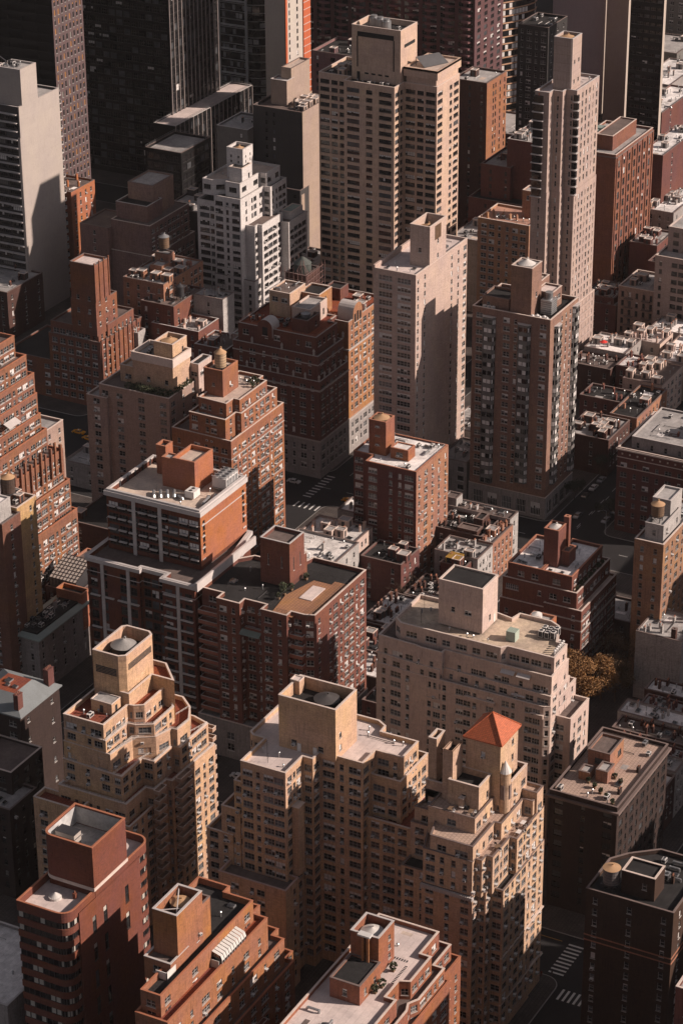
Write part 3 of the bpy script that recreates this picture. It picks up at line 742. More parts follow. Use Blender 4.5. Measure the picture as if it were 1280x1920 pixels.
# penthouse blocks left of the tower
b.tier(r4(456.4, 209.8, 463.2, 217.6), 54, 64.0, FS('.s.', z=64, fh=3.2, wh=2.0, top=3.0), FS('.s', fh=30, wh=2.0, top=3.4), par=1.6, roof=R_DARK)
b.tier(r4(457.4, 217.0, 462.5, 219.6), 54, 71, None, None, par=1.2, roof=R_DARK, cope=False)
b.tier(r4(459.8, 222.3, 464.2, 224.4), 54, 71.5, None, None, par=1.4, roof=R_DARK)
b.tier(r4(455.2, 213.2, 456.4, 214.4), 54, 60.5, None, None, par=0.2)
b.tier(r4(459.0, 219.4, 464, 224.6), 54, 60.5, None, None, par=1.0, roof=R_DARK)
m = MB(); m.tube((460.5, 219.5, 68), (462, 222.4, 68), 0.12, 6); m.tube((460.5, 219.5, 66.6), (462, 222.4, 66.6), 0.1, 6); b.part(m, 'pipe', [STEEL])
# drum turret
m = MB(); m.cyl(464.4, 206.9, 50, 64.4, 1.35, 18); m.cyl(464.4, 206.9, 64.4, 64.8, 1.5, 18); b.part(m, 'turret_wall', [W_TAN3])
m = MB(); m.cone(464.4, 206.9, 64.8, 67.8, 1.55, 12); b.part(m, 'turret_roof', [CONEL])
m = MB(); m.box(463.9, 205.45, 57.8, 464.9, 205.8, 61.6); m.box(462.95, 206.4, 57.8, 463.2, 207.4, 61.6); b.part(m, 'louvre', [COPD])
b.tier(r4(465.4, 205.8, 474.4, 212), 50, 61.6, None, FS('s.d', z=60.5, fh=3.1), par=1.1, roof=R_DARK)
P58 = [(452.6, 208.9), (463.5, 208.9), (463.5, 206.6), (474.6, 206.6), (474.6, 219.5), (464, 224.8), (459, 224.8), (459, 220.8), (452.6, 220.8)]
b.tier(P58, 50, 58, FS('.d...', z=58), FS('dds.d', z=58), par=0.35, roof=R_TILE, cope=COPD)
P55 = [(446.9, 206.6), (458.5, 206.6), (458.5, 204.9), (470.5, 204.9), (470.5, 202.4), (475.0, 202.4), (475.0, 222), (456, 226), (456, 220), (446.9, 217.4)]
b.tier(P55, 48, 54.4, FS('.d.t.', z=54.4), FS('ssd.ds', z=54.4), par=0.5, roof=R_TILE, cope=COPD)
b.tier(r4(471.6, 201.9, 475.2, 208), 48, 56.2, None, FS('ds', z=54.4), par=0.6, roof=R_TILE, cope=COPD)
P50 = [(446.5, 206.5), (448.0, 206.5), (448.0, 204.8), (450.4, 204.8), (450.4, 203.2), (459.7, 203.2), (459.7, 201.4), (468, 201.4), (468, 201.6), (475.3, 201.6), (475.3, 226), (455, 226.5), (455, 221.8), (446.5, 219.0)]
b.tier(P50, 40.5, 50.6, FS('ds.s.s', z=54.4), FS('dsd', z=54.4), par=0.6, roof=R_TILE, cope=COPD)
P42 = [(446.2, 206.2), (449.2, 206.2), (449.2, 204.2), (451.8, 204.2), (451.8, 201.0), (468.2, 201.0), (468.2, 201.35), (475.5, 201.35), (475.5, 226.6), (450.5, 226.6), (450.5, 219.2), (446.2, 219.2)]
b.tier(P42, 0, 41.2, FS('d.s.d', z=54.4), FS('dsddsdsd', z=54.4), par=0.5, roof=R_DARK, cope=COPD)
m = MB(); m.box(445.7, 206.0, 40.4, 446.5, 219.3, 41.2)
for k in range(26): m.box(445.5, 206.1+k*0.51, 40.3, 446.2, 206.35+k*0.51, 41.3, 0)
b.part(m, 'cornice', [COPW])
m = MB()
for z in (8.5, 22): m.box(445.9, 205.9, z, 475.6, 206.05, z+0.3) if False else m.box(451.7, 200.9, z, 475.6, 201.4, z+0.35)
b.part(m, 'cornice', [COPE])
clutter(b, r4(458, 218, 463, 222), 59.5, 4, 3, 'vv')
b.done()
R_ = random.Random(5)
for i, (x, y, z) in enumerate([(454.6, 211.0, 57.7), (455.6, 213.5, 57.7), (453.6, 215.6, 57.7), (462.5, 202.3, 50.1), (454.8, 204.1, 50.1), (466.5, 203.0, 50.1)]):
    t = thing('terrace_table', ['black lounge table on the tiled terrace below the orange roof, nearest the parapet', 'black table with white top on the upper tiled terrace of the orange roofed tower', 'pale table at the left of the upper terrace of the orange roofed tower',
      'brown wooden table on the lower right terrace of the orange roofed tower', 'white topped table on the narrow terrace of the orange roofed tower', 'orange table on the far terrace ledge of the orange roofed tower'][i], 'table', (x, y, z), 'terrace tables')
    m = MB(); m.box(-.8, -.5, .68, .8, .5, .76); m.obj('table_top', [WHITE if i % 2 else WOOD], t)
    for a in (-.65, .65):
        for c in (-.38, .38): m = MB(); m.box(a-.05, c-.05, 0, a+.05, c+.05, .68); m.obj('leg', [STEEL], t)
    for j in range(3):
        q = thing('terrace_chair', ['%s %s terrace table of the orange roofed tower' % (a, c) for c in ('the black lounge', 'the white topped upper', 'the left pale', 'the brown wooden', 'the white narrow', 'the far orange') for a in ('white chair nearest', 'dark chair behind', 'dark chair in front of')][i*3+j], 'chair', (x+R_.uniform(-1.3, 1.3), y+(-1, 1)[j % 2]*R_.uniform(0.9, 1.1), z), 'terrace chairs', R_.uniform(0, 6))
        m = MB(); m.box(-.25, -.25, .42, .25, .25, .5); m.obj('seat', [STEEL if j else WHITE], q); m = MB(); m.box(-.25, .2, .5, .25, .27, .95); m.obj('backrest', [STEEL if j else WHITE], q)
        m = MB(); [m.box(u-.03, v-.03, 0, u+.03, v+.03, .42) for u in (-.2, .2) for v in (-.2, .2)]; m.obj('leg_frame', [STEEL], q)

# ---- curved red brick tower bottom left
b = B('apartment_tower', 'dark red brick tower with rounded corners and ribbon windows, bottom left corner', 'apartment tower', W_RED, seed=14, fr='d', bp=0.5, blind=plain('pale_blind', (0.42, 0.40, 0.36), 0.7))  # ribbon blinds share one pale grey beige
PF = rounded(r4(386.6, 276.8, 421.9, 290.2), (0, 1), 3.2)
body = rounded(r4(386.6, 276.8, 398.5, 290.2), (0,), 3.2)
Pmain = rounded(r4(386.6, 276.8, 421.6, 290.2), (0, 1), 3.0, 7)
b.tier(Pmain, 47.6, 50.2, None, None, par=1.9, roof=R_PINK, cope=COPO, ct=0.35)
for k in range(13):                       # ribbon window floors at the rounded corners, brick bands between
    z = 47.6-k*3.45
    mb = MB(); Q = inset(Pmain, 0.25); n = len(Q)
    for i in range(n):
        a, c = Q[i], Q[(i+1) % n]; mb.quad((a[0], a[1], z-1.75), (c[0], c[1], z-1.75), (c[0], c[1], z), (a[0], a[1], z))
    for i in range(n):
        a, c = Q[i], Q[(i+1) % n]; L_ = math.hypot(c[0]-a[0], c[1]-a[1]); q = max(1, int(L_/1.3))
        if min(a[0], c[0]) > 392 and max(a[0], c[0]) < 418: continue
        for j in range(q):
            x, y = a[0]+(c[0]-a[0])*j/q, a[1]+(c[1]-a[1])*j/q; mb.box(x-.07, y-.07, z-1.75, x+.07, y+.07, z, 1)
            if b.rnd.random() < 0.38 and i > 0: x2, y2 = a[0]+(c[0]-a[0])*(j+.8)/q, a[1]+(c[1]-a[1])*(j+.8)/q; ox = -0.01 if a[0] < 400 else 0; mb.quad((x-.02, y-.02, z-1.6), (x2-.02, y2-.02, z-1.6), (x2-.02, y2-.02, z-.1), (x-.02, y-.02, z-.1), 2) if b.rnd.random() < 0.7 else None
    b.part(mb, 'ribbon_window', [GLD, STEEL, b.bl])
    mb = MB(); mb.ring(Pmain, inset(Pmain, 0.5), z-3.45, z-1.75); b.part(mb, 'wall', [W_RED])
# solid brick south wall in front of the ribbons
m = MB(); s_ = dict(p='..s.s...s..', fh=7.4, wh=4.6, top=6.0, z=50, fit=True, w={'s': 1.5}, m=0.2, blank=lambda c, r: c == 2 and r > 1)
b.facade(m, (391.0, 276.55), (416.2, 276.55), 2, 48.4, s_); m.quad((391.0, 277.4, 2), (391.0, 276.55, 2), (391.0, 276.55, 48.4), (391.0, 277.4, 48.4)); m.quad((416.2, 276.55, 2), (416.2, 277.4, 2), (416.2, 277.4, 48.4), (416.2, 276.55, 48.4))
b.part(m, 'wall', [W_RED])
Pb = rounded(r4(397.2, 276.4, 410.9, 289.9), (3,), 2.6, 6)
b.tier(Pb, 51.2, 62, None, None, par=5.0, roof=R_GREY, cope=COPO, ct=0.42)
m = MB(); m.ring(inset(Pb, -0.12), inset(Pb, 0.3), 50.4, 51.25); b.part(m, 'plinth', [COPE])
b.tier(r4(398, 276.7, 411, 289), 48, 50.45, None, None, par=0.05, cope=False)
m = MB(); Qb = inset(Pb, 0.46); n = len(Qb)
for i in range(n):
    a, c = Qb[i], Qb[(i+1) % n]; m.quad((c[0], c[1], 57.2), (a[0], a[1], 57.2), (a[0], a[1], 61.6), (c[0], c[1], 61.6))
b.part(m, 'inner_lining', [plain('pale_lining', (0.40, 0.40, 0.40), 0.7, v=1.1, scale=0.9)])
m = MB(); m.box(400.8, 283.6, 58.4, 403.6, 288.6, 60.9, 0); m.box(400.7, 283.5, 60.9, 403.7, 288.7, 61.0, 1); m.box(400.75, 283.5, 59.6, 403.65, 288.7, 59.75, 1)
for i in (401, 403.4):
    for j in (283.8, 288.4): m.box(i-.08, j-.08, 57, i+.08, j+.08, 58.4, 1)
b.part(m, 'cooling_unit', [plain('beige_unit', (0.38, 0.34, 0.31), 0.6), STEEL])
clutter(b, r4(398, 278, 409, 283), 57.0, 7, 4, 'vcg')
m = MB(); m.cyl(393.6, 284.6, 48.3, 48.9, 1.5, 18); m.cone(393.6, 284.6, 48.9, 49.9, 1.35, 18); b.part(m, 'roof_fan', [CONEL]); chimney(b, 395.6, 280.6, 48.3, 1.3, .9, .7, W_RED, 1)
b.done()

# ---- orange brick building with open-topped tank house, bottom
b = B('apartment_building', 'orange brick building with a long white conservatory on its terrace, bottom left', 'apartment building', W_ORG, ac=0.2, seed=15, fr='w')
b.tier(r4(383.9, 246.4, 394.4, 252.5), 48, 62, None, FS('..s', fh=30, wh=2.2, top=9.5), par=3.0, roof=R_DARK, cope=COPW, ct=0.45)
b.tier(r4(388, 246.5, 397.8, 252.4), 48, 58.5, None, FS('...s..', fh=30, wh=1.6, top=5.5), par=1.2, roof=R_DARK, cope=COPD)
b.tier(r4(380.6, 246.3, 388, 253.0), 46, 51.6, FS('.d.', fh=3, wh=1.8, top=1.5), None, par=0.8, roof=R_BRN, cope=COPW)
Pm = [(372.0, 243.6), (411.2, 243.6), (411.2, 250.9), (413.6, 250.9), (413.6, 259.2), (397.0, 259.2), (397.0, 252.8), (383.0, 252.8), (383.0, 248.6), (372.0, 248.6)]
b.tier(Pm, 40, 50, FS('ddd', z=50), FS('d..d..d..d', z=50), par=1.5, roof=R_DARK, cope=COPO)
Pm2 = [(370, 240.8), (412.6, 240.8), (412.6, 244.6), (415.9, 244.6), (415.9, 260), (396.5, 260), (396.5, 253.3), (382.5, 253.3), (382.5, 248.9), (370, 248.9)]
b.tier(Pm2, 34, 45.4, FS('d.d.d', z=50), FS('tstdsds', z=50), par=1.0, roof=R_RED, cope=COPO)
Pm3 = [(368, 239.0), (416.8, 239.0), (416.8, 242), (419.5, 242), (419.5, 261), (396, 261), (396, 253.7), (382, 253.7), (382, 249.2), (368, 249.2)]
b.tier(Pm3, 28, 37.6, FS('d.d.d', z=50), FS('dstdsdtsd', z=50), par=1.0, roof=R_BRN, cope=COPO)
Pm4 = [(366, 237.4), (418.5, 237.4), (418.5, 239.5), (421.5, 239.5), (421.5, 262), (395.6, 262), (395.6, 254), (381.6, 254), (381.6, 249.5), (366, 249.5)]
b.tier(Pm4, 0, 31, FS('d.d.d', z=50), FS('dsdtdsdtsd', z=50), par=1.0, roof=R_BRN, cope=COPO)
m = MB()                                   # conservatory
x0, x1, y0, y1 = 393.0, 403.6, 240.9, 243.6
n = 10
for i in range(n):
    a = x0+(x1-x0)*i/n; c = x0+(x1-x0)*(i+1)/n
    m.quad((a+.1, y0+.5, 47.3), (c-.1, y0+.5, 47.3), (c-.1, y1, 48.0), (a+.1, y1, 48.0), 0)
    m.quad((a+.1, y0+.1, 46.2), (c-.1, y0+.1, 46.2), (c-.1, y0+.5, 47.28), (a+.1, y0+.5, 47.28), 0)
    m.box(a-.05, y0+.05, 44.4, a+.07, y0+.2, 46.3, 1)
    m.quad((a+.1, y0+.1, 44.6), (c-.1, y0+.1, 44.6), (c-.1, y0+.1, 46.1), (a+.1, y0+.1, 46.1), 2)
m.quad((x0, y1, 44.4), (x0, y0+.1, 44.4), (x0, y0+.1, 46.3), (x0, y1, 48), 2); m.box(x0-.6, y0+.6, 44.4, x0-.45, y1, 46.3, 1)
b.part(m, 'conservatory', [plain('frosted_panels', (0.55, 0.55, 0.53), 0.35, v=0.3), FRM['w'], GLD])
m = MB(); m.box(378.8, 246.2, 48.6, 382.5, 246.4, 50.5); m.box(378.8, 246.2, 48.6, 379, 249, 50.5); b.part(m, 'screen', [WHITE])
m = MB()
for a in ((384.4, 246.8, 394, 252), (384.4, 252, 388, 246.9)): m.tube((a[0], a[1], 61.4), (a[2], a[3], 61.4), .14, 5)
b.part(m, 'bracing', [COPW])
for k in range(6): b.balcony(402+k*0, 237.5, 24-k*3, 0, -1, 4, 1.3, BALR)
clutter(b, r4(398.5, 246.5, 410.5, 258), 48.5, 9, 7, 'vvs')
b.done()
water_tower(390.6, 249.6, 59.2, 2.1, 1.5, 0, 'round tan tank lid inside the open white rimmed tank house at the bottom', WOOD, CONEW, ch=0.5)

# ---- brick building at the very bottom with domed tank
b = B('apartment_building', 'rust brick building with a paved roof garden and square tank tower, bottom centre', 'apartment building', W_ORG2, ac=0.1, seed=16, fr='w')
b.tier(r4(404.0, 208.5, 411.4, 215.3), 46, 56, None, FS('.s', fh=2.4, wh=1.4, top=2.2, bot=3), par=2.6, roof=R_DARK, cope=COPW, ct=0.4)
m = MB(); m.box(403.0, 210.4, 49, 404.0, 211.0, 56.2); m.box(403.0, 211.6, 49, 404.0, 212.2, 56.2); m.box(402.7, 210.0, 56.2, 404.3, 213.0, 56.6, 1); b.part(m, 'chimney', [W_ORG, ACM])
b.tier(r4(394.3, 208.0, 404.0, 215.2), 44, 50, FS('.s..', fh=3, wh=1.8, top=1.8), FS('.s.s', fh=3, wh=1.8, top=2.0), par=0.3, roof=R_DARK, cope=COPD)
Pr = [(360, 201.4), (398.6, 201.4), (398.6, 203.9), (404.6, 203.9), (405.6, 201.6), (415.8, 201.6), (415.8, 204.2), (424.8, 204.2), (424.8, 219.2), (360, 219.2)]
b.tier(Pr, 39, 46, FS('d.d', z=46), FS('d.d.d', z=46), par=1.0, roof=R_PINK, cope=COPE)
Pr2 = [(360, 199.9), (400.8, 199.9), (403.1, 200.7), (405.4, 199.4), (418.0, 199.4), (418.0, 202.0), (426.5, 202.0), (426.5, 220.5), (360, 220.5)]
b.tier(Pr2, 35, 42.2, FS('d.d', z=46), FS('tdsdtd', z=46), par=0.9, roof=R_BRN, cope=COPE)
Pr3 = [(360, 198.6), (419, 198.6), (419, 200.3), (428, 200.3), (428, 221), (360, 221)]
b.tier(Pr3, 0, 38.6, FS('d.d', z=46), FS('dstdsdtsdtsdt', z=46), par=0.9, roof=R_BRN, cope=COPO)
m = MB()
for k in range(13): m.box(404.5+k*0.55, 205.2+k*0.0, 45.0, 404.8+k*0.55, 205.8, 45.03)
for k in range(9): m.box(412.6, 206+k*0.6, 45.0, 413.4, 206.3+k*0.6, 45.03)
b.part(m, 'paving', [STEEL])
clutter(b, r4(412.5, 206, 424, 218), 45, 12, 5, 'vvs'); clutter(b, r4(375, 204, 392, 218), 45, 13, 9, 'vgs')
b.done()
water_tower(407.6, 211.9, 52.6, 2.4, 2.0, 0, 'pale grey conical tank in the square brick tower at the bottom edge', GALV, CONEL, ch=1.0)
for i, (x, y) in enumerate([(399.8, 207.2), (402.2, 206.8), (408.5, 207.3)]): shrub(x, y, 45, 1.0, 40+i, ['round dark shrub at the foot of the low brick block, bottom centre', 'second dark shrub beside the paved path on the bottom roof garden', 'dark shrub against the foot of the square tank tower at the bottom'][i])

# ---- cream building
b = B('apartment_building', 'cream building with a blank square penthouse and a green rooftop shed, right of centre', 'apartment building', W_CREAM, ac=0.12, seed=17, fr='w')
b.tier(r4(537.2, 247.0, 546.4, 259.7), 54.5, 67.6, FS('.s.d.', fh=3.8, wh=1.5, top=7.2), FS('...s.', fh=30, wh=1.8, top=9.5), par=0.35, roof=R_DARK, cope=COPE)
b.boxp('door', 546.0-1.8, 246.94, 54.6, 545.0, 247.0, 56.8, WHITE)
z = 55
P = [(531.9, 268.0), (531.9, 261.8), (531.9, 239.2), (533.4, 238.0), (533.4, 224.8), (541.6, 224.8), (541.6, 227.6), (549.6, 230.5), (551.2, 233.4), (551.2, 242.6), (547.8, 243.4), (549.0, 249.0), (548.4, 270.6), (534, 270.6)]
b.tier(P, 49, z, FS('.t...dt...dt', z=z), FS('d.s', z=z), par=0.9, roof=roofmat('worn_tan_roof', (0.52, 0.42, 0.33), 1.25, 'plain'), cope=COPE)
P = [(530.6, 274), (530.0, 262.5), (529.6, 261), (529.6, 254.8), (531.2, 254.8), (531.2, 224.4), (542, 224.4), (542, 228), (550.2, 231), (552.2, 240), (552, 274)]
b.tier(P, 44, 50.6, FS('.s.td.dt.s.dt', z=z), FS('d.s', z=z), par=1.0, roof=R_BRN, cope=COPE)
P = [(530.4, 274.2), (529.4, 262.5), (529.2, 255.4), (530.8, 255.0), (530.2, 224.1), (542.4, 224.1), (542.4, 227.6), (552.4, 231), (552.4, 274.2)]
b.tier(P, 36, 45.4, FS('s.d.s.t.ds.d.t', z=z), FS('dsd', z=z), par=1.0, roof=R_BRN, cope=COPE)
P = [(530.2, 274.4), (529.2, 262.5), (529.2, 225.6), (530.2, 224.0), (546.5, 224.0), (546.5, 227.4), (552.6, 229.6), (552.6, 274.4)]
b.tier(P, 0, 42.5, FS('.sts.tds.t.ds.dt', z=z), FS('dsd.s', z=z), par=1.0, roof=R_BRN, cope=COPE)
b.tier(r4(534, 219.9, 546, 226), 0, 37.8, FS('d', z=z), FS('sds', z=z), par=1.0, roof=R_BRN, cope=COPE)
for zz, (ya, yb) in ((50.6, (225, 238)), (45.4, (226, 254)), (42.5, (226, 229))): pass
m = MB(); m.box(537.6, 237.8, 54.1, 540.2, 240.4, 56.9, 0)
for k in range(6): m.box(537.55, 237.9+k*0.42, 54.15, 540.25, 238.0+k*0.42, 56.95, 1)
b.part(m, 'shed', [plain('pale_green_metal', (0.33, 0.40, 0.34), 0.6, v=0.4), plain('green_trim', (0.24, 0.30, 0.26), 0.6)])
for i in range(3):
    for j in range(2): condenser(b, 543.6+j*2.4, 229.6+i*1.7, 54.1, 1.5, 1.2, 2.0 if i else 2.4, WHITE, 1)
for k in range(6): vent(b, 535.5+k*1.1, 225.7, 54.1, 1.9, .22, True, WHITE)
clutter(b, r4(534, 262, 547, 269), 54.1, 6, 4, 'va'); clutter(b, r4(534, 240, 536, 262), 54.1, 9, 4, 'v')
for yy, z_ in ((236.5, 48.6), (232, 48.6), (233.2, 42.9)):
    m = MB(); m.quad((531.1, yy+1.9, z_+1), (531.1, yy-1.9, z_+1), (529.8, yy-1.9, z_+.4), (529.8, yy+1.9, z_+.4)); m.quad((529.8, yy+1.9, z_+.36), (529.8, yy-1.9, z_+.36), (531.1, yy-1.9, z_+.96), (531.1, yy+1.9, z_+.96)); b.part(m, 'awning', [COPW])
for k, (yy, w_) in enumerate(((243.5, 8.6), (227.3, 3.6))):
    m = MB(); m.box(528.6, yy-w_/2, 39.0, 529.25, yy+w_/2, 40.0, 0); m.box(528.5, yy-w_/2-.05, 40.0, 529.3, yy+w_/2+.05, 40.14, 1); b.part(m, 'balcony', [W_CREAM, COPE])
b.done()
W_MID = wallmat('red_brown_brick', (0.20, 0.082, 0.062))
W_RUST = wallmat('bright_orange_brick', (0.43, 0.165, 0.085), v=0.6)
W_MAR = wallmat('maroon_brick', (0.16, 0.068, 0.06))
W_MARL = wallmat('salmon_brick', (0.37, 0.19, 0.13))
W_L7 = wallmat('orange_red_brick', (0.33, 0.145, 0.085))
W_BEI = wallmat('mauve_beige_brick', (0.40, 0.29, 0.25), v=0.7)
W_PALE = wallmat('pale_rose_brick', (0.56, 0.43, 0.375), v=0.7)
W_M3 = wallmat('warm_brown_brick', (0.29, 0.175, 0.135))
W_GREYB = wallmat('grey_limestone', (0.36, 0.33, 0.32), 'stucco')
W_WHT = wallmat('whitewashed_brick', (0.46, 0.44, 0.43), v=1.0)
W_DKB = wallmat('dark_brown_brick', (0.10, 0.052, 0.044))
TRIM = plain('limestone_trim', (0.38, 0.34, 0.32), 0.8, v=0.5)

# ---- M1 red brown block beside the glassy one
b = B('apartment_building', 'red brown brick block with orange roof deck and stacked balconies, centre left', 'apartment building', W_MID, ac=0.35, seed=21, fr='w', bp=0.5)
P = [(529.4, 301.0), (532.0, 301.0), (532.0, 297.0), (533.0, 294.3), (562.6, 294.3), (562.6, 311.0), (556, 312.5), (556, 326), (552, 329.4), (532.8, 329.4), (532.8, 322.8), (529.4, 322.8), (529.4, 315.6), (532.4, 315.6), (532.4, 309.0), (529.4, 309.0)]
P = P[:1]+P[1:]
b.tier(P, 12, 50, FS('d.s', z=50, fh=3.02), FS('s.sdsddsd', z=50, fh=3.02), par=1.1, roof=R_DARK, cope=COPE)
b.tier([(529.0, 301.5), (533, 294.0), (562.8, 294.0), (562.8, 329.6), (529.0, 329.6)], 0, 12, FS('s.d.d.d', z=50, fh=3.6, wh=2.2), FS('sdsdd', z=50, fh=3.6, wh=2.2), par=0.5, roof=R_GREY, wall=W_GREYB)
b.tier(r4(545.0, 308.6, 553.2, 317.8), 49, 62.6, FS('.ss.', fh=6.5, wh=3.4, top=4.4, w={'s': 0.5}), FS('.sss..', fh=6.3, wh=4.0, top=5.0, w={'s': 0.5}), par=1.0, roof=R_BRN, cope=COPW)
b.tier(r4(552.6, 308.9, 555.2, 312.5), 49, 55.5, None, None, par=0.3, roof=R_DARK)
for k in range(12): b.balcony(532.6, 326.1, 43.6-k*3.02, -1, 0, 6.2, 2.6, BALR, True, COPW)
for k in range(12): b.balcony(532.2, 312.3, 41.0-k*3.02, -1, 0, 6.0, 0.7, BALR, True, COPW) if k < 1 else None
for k in range(9): b.balcony(532.3, 298.9, 43.0-k*3.02, -1, 0, 4.0, 1.9, BALR, True, COPW)
m = MB(); m.poly([(530.6, 300.2, 49.08), (545.4, 296.0, 49.08), (552, 296.0, 49.08), (552, 305, 49.08), (541, 307.8, 49.08), (530.6, 306.4, 49.08)]); m.poly([(x, y, 49.1) for x, y in ((533.5, 295.2), (554, 295.2), (554, 299.5), (533.5, 299.5))]); b.part(m, 'timber_deck', [roofmat('orange_timber_deck', (0.36, 0.19, 0.11), 0.5, 'tile')])
m = MB(); m.box(541, 299.8, 49.1, 549, 303.6, 49.3); b.part(m, 'deck_mat', [R_PINK]); b.rail(r4(530.2, 295.2, 553.6, 307.4), 50.0, 1.0)
m = MB(); m.prism([(529.8, 329.0), (529.8, 329.6), (562, 329.6), (562, 329.0)], 50.0, 52.6, 0, True, True); b.part(m, 'parapet', [COPW])
m = MB(); m.quad((530.0, 315.4, 42.2), (530.0, 309.2, 42.2), (528.2, 309.2, 41.3), (528.2, 315.4, 41.3)); m.quad((528.2, 315.4, 41.24), (528.2, 309.2, 41.24), (530.0, 309.2, 42.14), (530.0, 315.4, 42.14)); b.part(m, 'awning', [plain('green_awning', (0.16, 0.20, 0.18), 0.7)])
clutter(b, r4(534, 310, 544, 327), 48.9, 6, 5, 'vvas', mat=W_MID); clutter(b, r4(547, 319, 560, 327), 48.9, 7, 3, 'vg', mat=W_MID)
b.done()
for i, (x, y, r) in enumerate([(543.0, 309.6, 1.3), (541.0, 308.2, 1.2), (544.2, 307.8, 1.0), (538.2, 308.4, 0.9), (551.5, 307.2, 0.9)]): shrub(x, y, 49, r, 60+i, ['tall dark shrub against the foot of the brick tank house, centre left roof', 'dark shrub in front of the brick tank house', 'small shrub at the corner of the brick tank house', 'green yellow shrub at the edge of the orange deck', 'low shrub by the far end of the orange deck'][i])

# ---- L8 two-tier modern block, brown brick and glass
b = B('apartment_tower', 'modern rust brick and dark glass tower with white trim, left of centre', 'apartment tower', W_RUST, ac=0, seed=22, fr='d', bp=0.25, gl=GLD, cap=100)
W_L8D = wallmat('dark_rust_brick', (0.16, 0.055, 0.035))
P = r4(541.3, 334.6, 566.2, 364.9)
gsp = FS('trtrtrt', z=68, fh=3.55, wh=2.5, top=3.0, w={'t': 2.6, 'r': 2.9}, m=0.5)
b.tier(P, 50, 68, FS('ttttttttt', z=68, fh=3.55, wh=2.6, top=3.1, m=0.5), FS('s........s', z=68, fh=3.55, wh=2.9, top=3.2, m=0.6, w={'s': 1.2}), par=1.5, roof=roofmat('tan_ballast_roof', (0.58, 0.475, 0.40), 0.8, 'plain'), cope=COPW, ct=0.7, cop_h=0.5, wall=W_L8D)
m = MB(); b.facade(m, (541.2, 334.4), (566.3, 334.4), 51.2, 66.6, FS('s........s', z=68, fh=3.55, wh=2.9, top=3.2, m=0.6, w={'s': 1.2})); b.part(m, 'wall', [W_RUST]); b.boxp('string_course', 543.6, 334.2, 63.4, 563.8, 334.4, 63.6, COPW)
b.band(P, 66.6, 1.4, 0.55, COPW)
b.band(P, 63.4, 0.2, 0.08, COPW, 'string_course')
m = MB()
for y in (347.5, 356.0): m.box(541.05, y-0.55, 49, 541.32, y+0.55, 66.4)
b.part(m, 'pilaster', [COPW])
m = MB()
for k in range(6):
    z = 64.0-0.35-k*3.55
    for y in np.linspace(336.4, 363.2, 9): m = MB(); m.box(540.7, y-1.25, z-0.25, 541.3, y+1.25, z+0.1); b.part(m, 'balcony_edge', [COPW])
    for x in (541.8, 564): m = MB(); m.box(x, 334.2, z-.2, x+1.6, 334.6, z+.15); b.part(m, 'balcony_edge', [COPW])
Pl = [(530.9, 330.6), (552.2, 330.6), (566.5, 333.5), (566.5, 367), (533.0, 367), (532.4, 366.5), (532.4, 349.4), (533.8, 349.4), (533.8, 341.0), (530.9, 341.0)]
b.tier(Pl, 0, 51, FS('dd.dd', z=51, fh=3.4, wh=2.4, top=3.1, m=0.4), FS('s.......', z=51, fh=3.4, wh=2.6, top=3.1), par=1.3, roof=R_BRN, cope=COPW, ct=0.7, wall=W_L8D)
b.band(Pl, 49.9, 1.1, 0.6, COPW); b.band(Pl, 46.6, 0.2, 0.08, COPW, 'string_course')
m = MB()
for y in (335.9, 353.0, 361.5): m.box((530.6 if y < 341 else 532.1), y-0.5, 0, (530.92 if y < 341 else 532.42), y+0.5, 49.6)
for k in range(13):
    z = 46.4-k*3.4
    for y in (333.2, 338.5): m.box(530.3, y-2.0, z-.3, 530.9, y+2.0, z+.05)
    if k % 3 == 2:
        for y in (351.2, 355, 359.5, 364): m.box(531.8, y-1.6, z-.3, 532.4, y+1.6, z+.05)
b.part(m, 'pilaster', [COPW])
b.tier(r4(553.4, 343.2, 563.4, 350.3), 66, 76, FS('.', z=76), FS('.s', fh=30, wh=2.1, top=8.2), par=1.2, roof=roofmat('tan_ballast_roof', (0, 0, 0)), cope=COPR)
b.tier(r4(553.6, 350.3, 557.0, 354.0), 66, 75.4, None, None, par=0.3, roof=R_GREY, cope=COPR)
b.tier(r4(559.6, 356.4, 563.4, 359.6), 66, 75.5, None, FS('ss', fh=30, wh=4.5, top=6, w={'s': 0.6}), par=0.7, roof=R_DARK, cope=COPR)
m = MB(); m.box(557.6, 335.7, 67.6, 564.4, 340.2, 70.6, 0); m.box(557.4, 335.5, 67.2, 564.6, 340.4, 67.5, 1)
for i in range(4):
    for j in range(2): m.cyl(558.6+i*1.6, 336.9+j*2.1, 70.6, 71.1, 0.8, 12, 1); m.cyl(558.6+i*1.6, 336.9+j*2.1, 71.05, 71.12, 0.6, 8, 2)
for i in range(5): m.box(557.5+i*1.6, 335.6, 67.6, 557.7+i*1.6, 335.72, 71.0, 0); m.tube((557.6+i*1.6, 335.5, 71.0), (557.6+i*1.6, 340.4, 71.0), 0.12, 5, 0)
m.quad((558, 335.65, 68.2), (563.8, 335.65, 68.2), (563.8, 335.65, 70.2), (558, 335.65, 70.2), 1)
b.part(m, 'cooling_tower', [ACM, GALV, STEEL])
for i in range(4): goose(b, 548.2+i*1.0, 353.6-i*1.6, 66.5, 3.0, .45, 3.7)
m = MB(); m.box(549.4, 341.3, 66.9, 552.8, 344.2, 68.9); m.cyl(550.3, 342.8, 68.9, 69, .5, 10, 1); m.cyl(551.8, 342.8, 68.9, 69, .5, 10, 1); b.part(m, 'air_handler', [WHITE, STEEL])
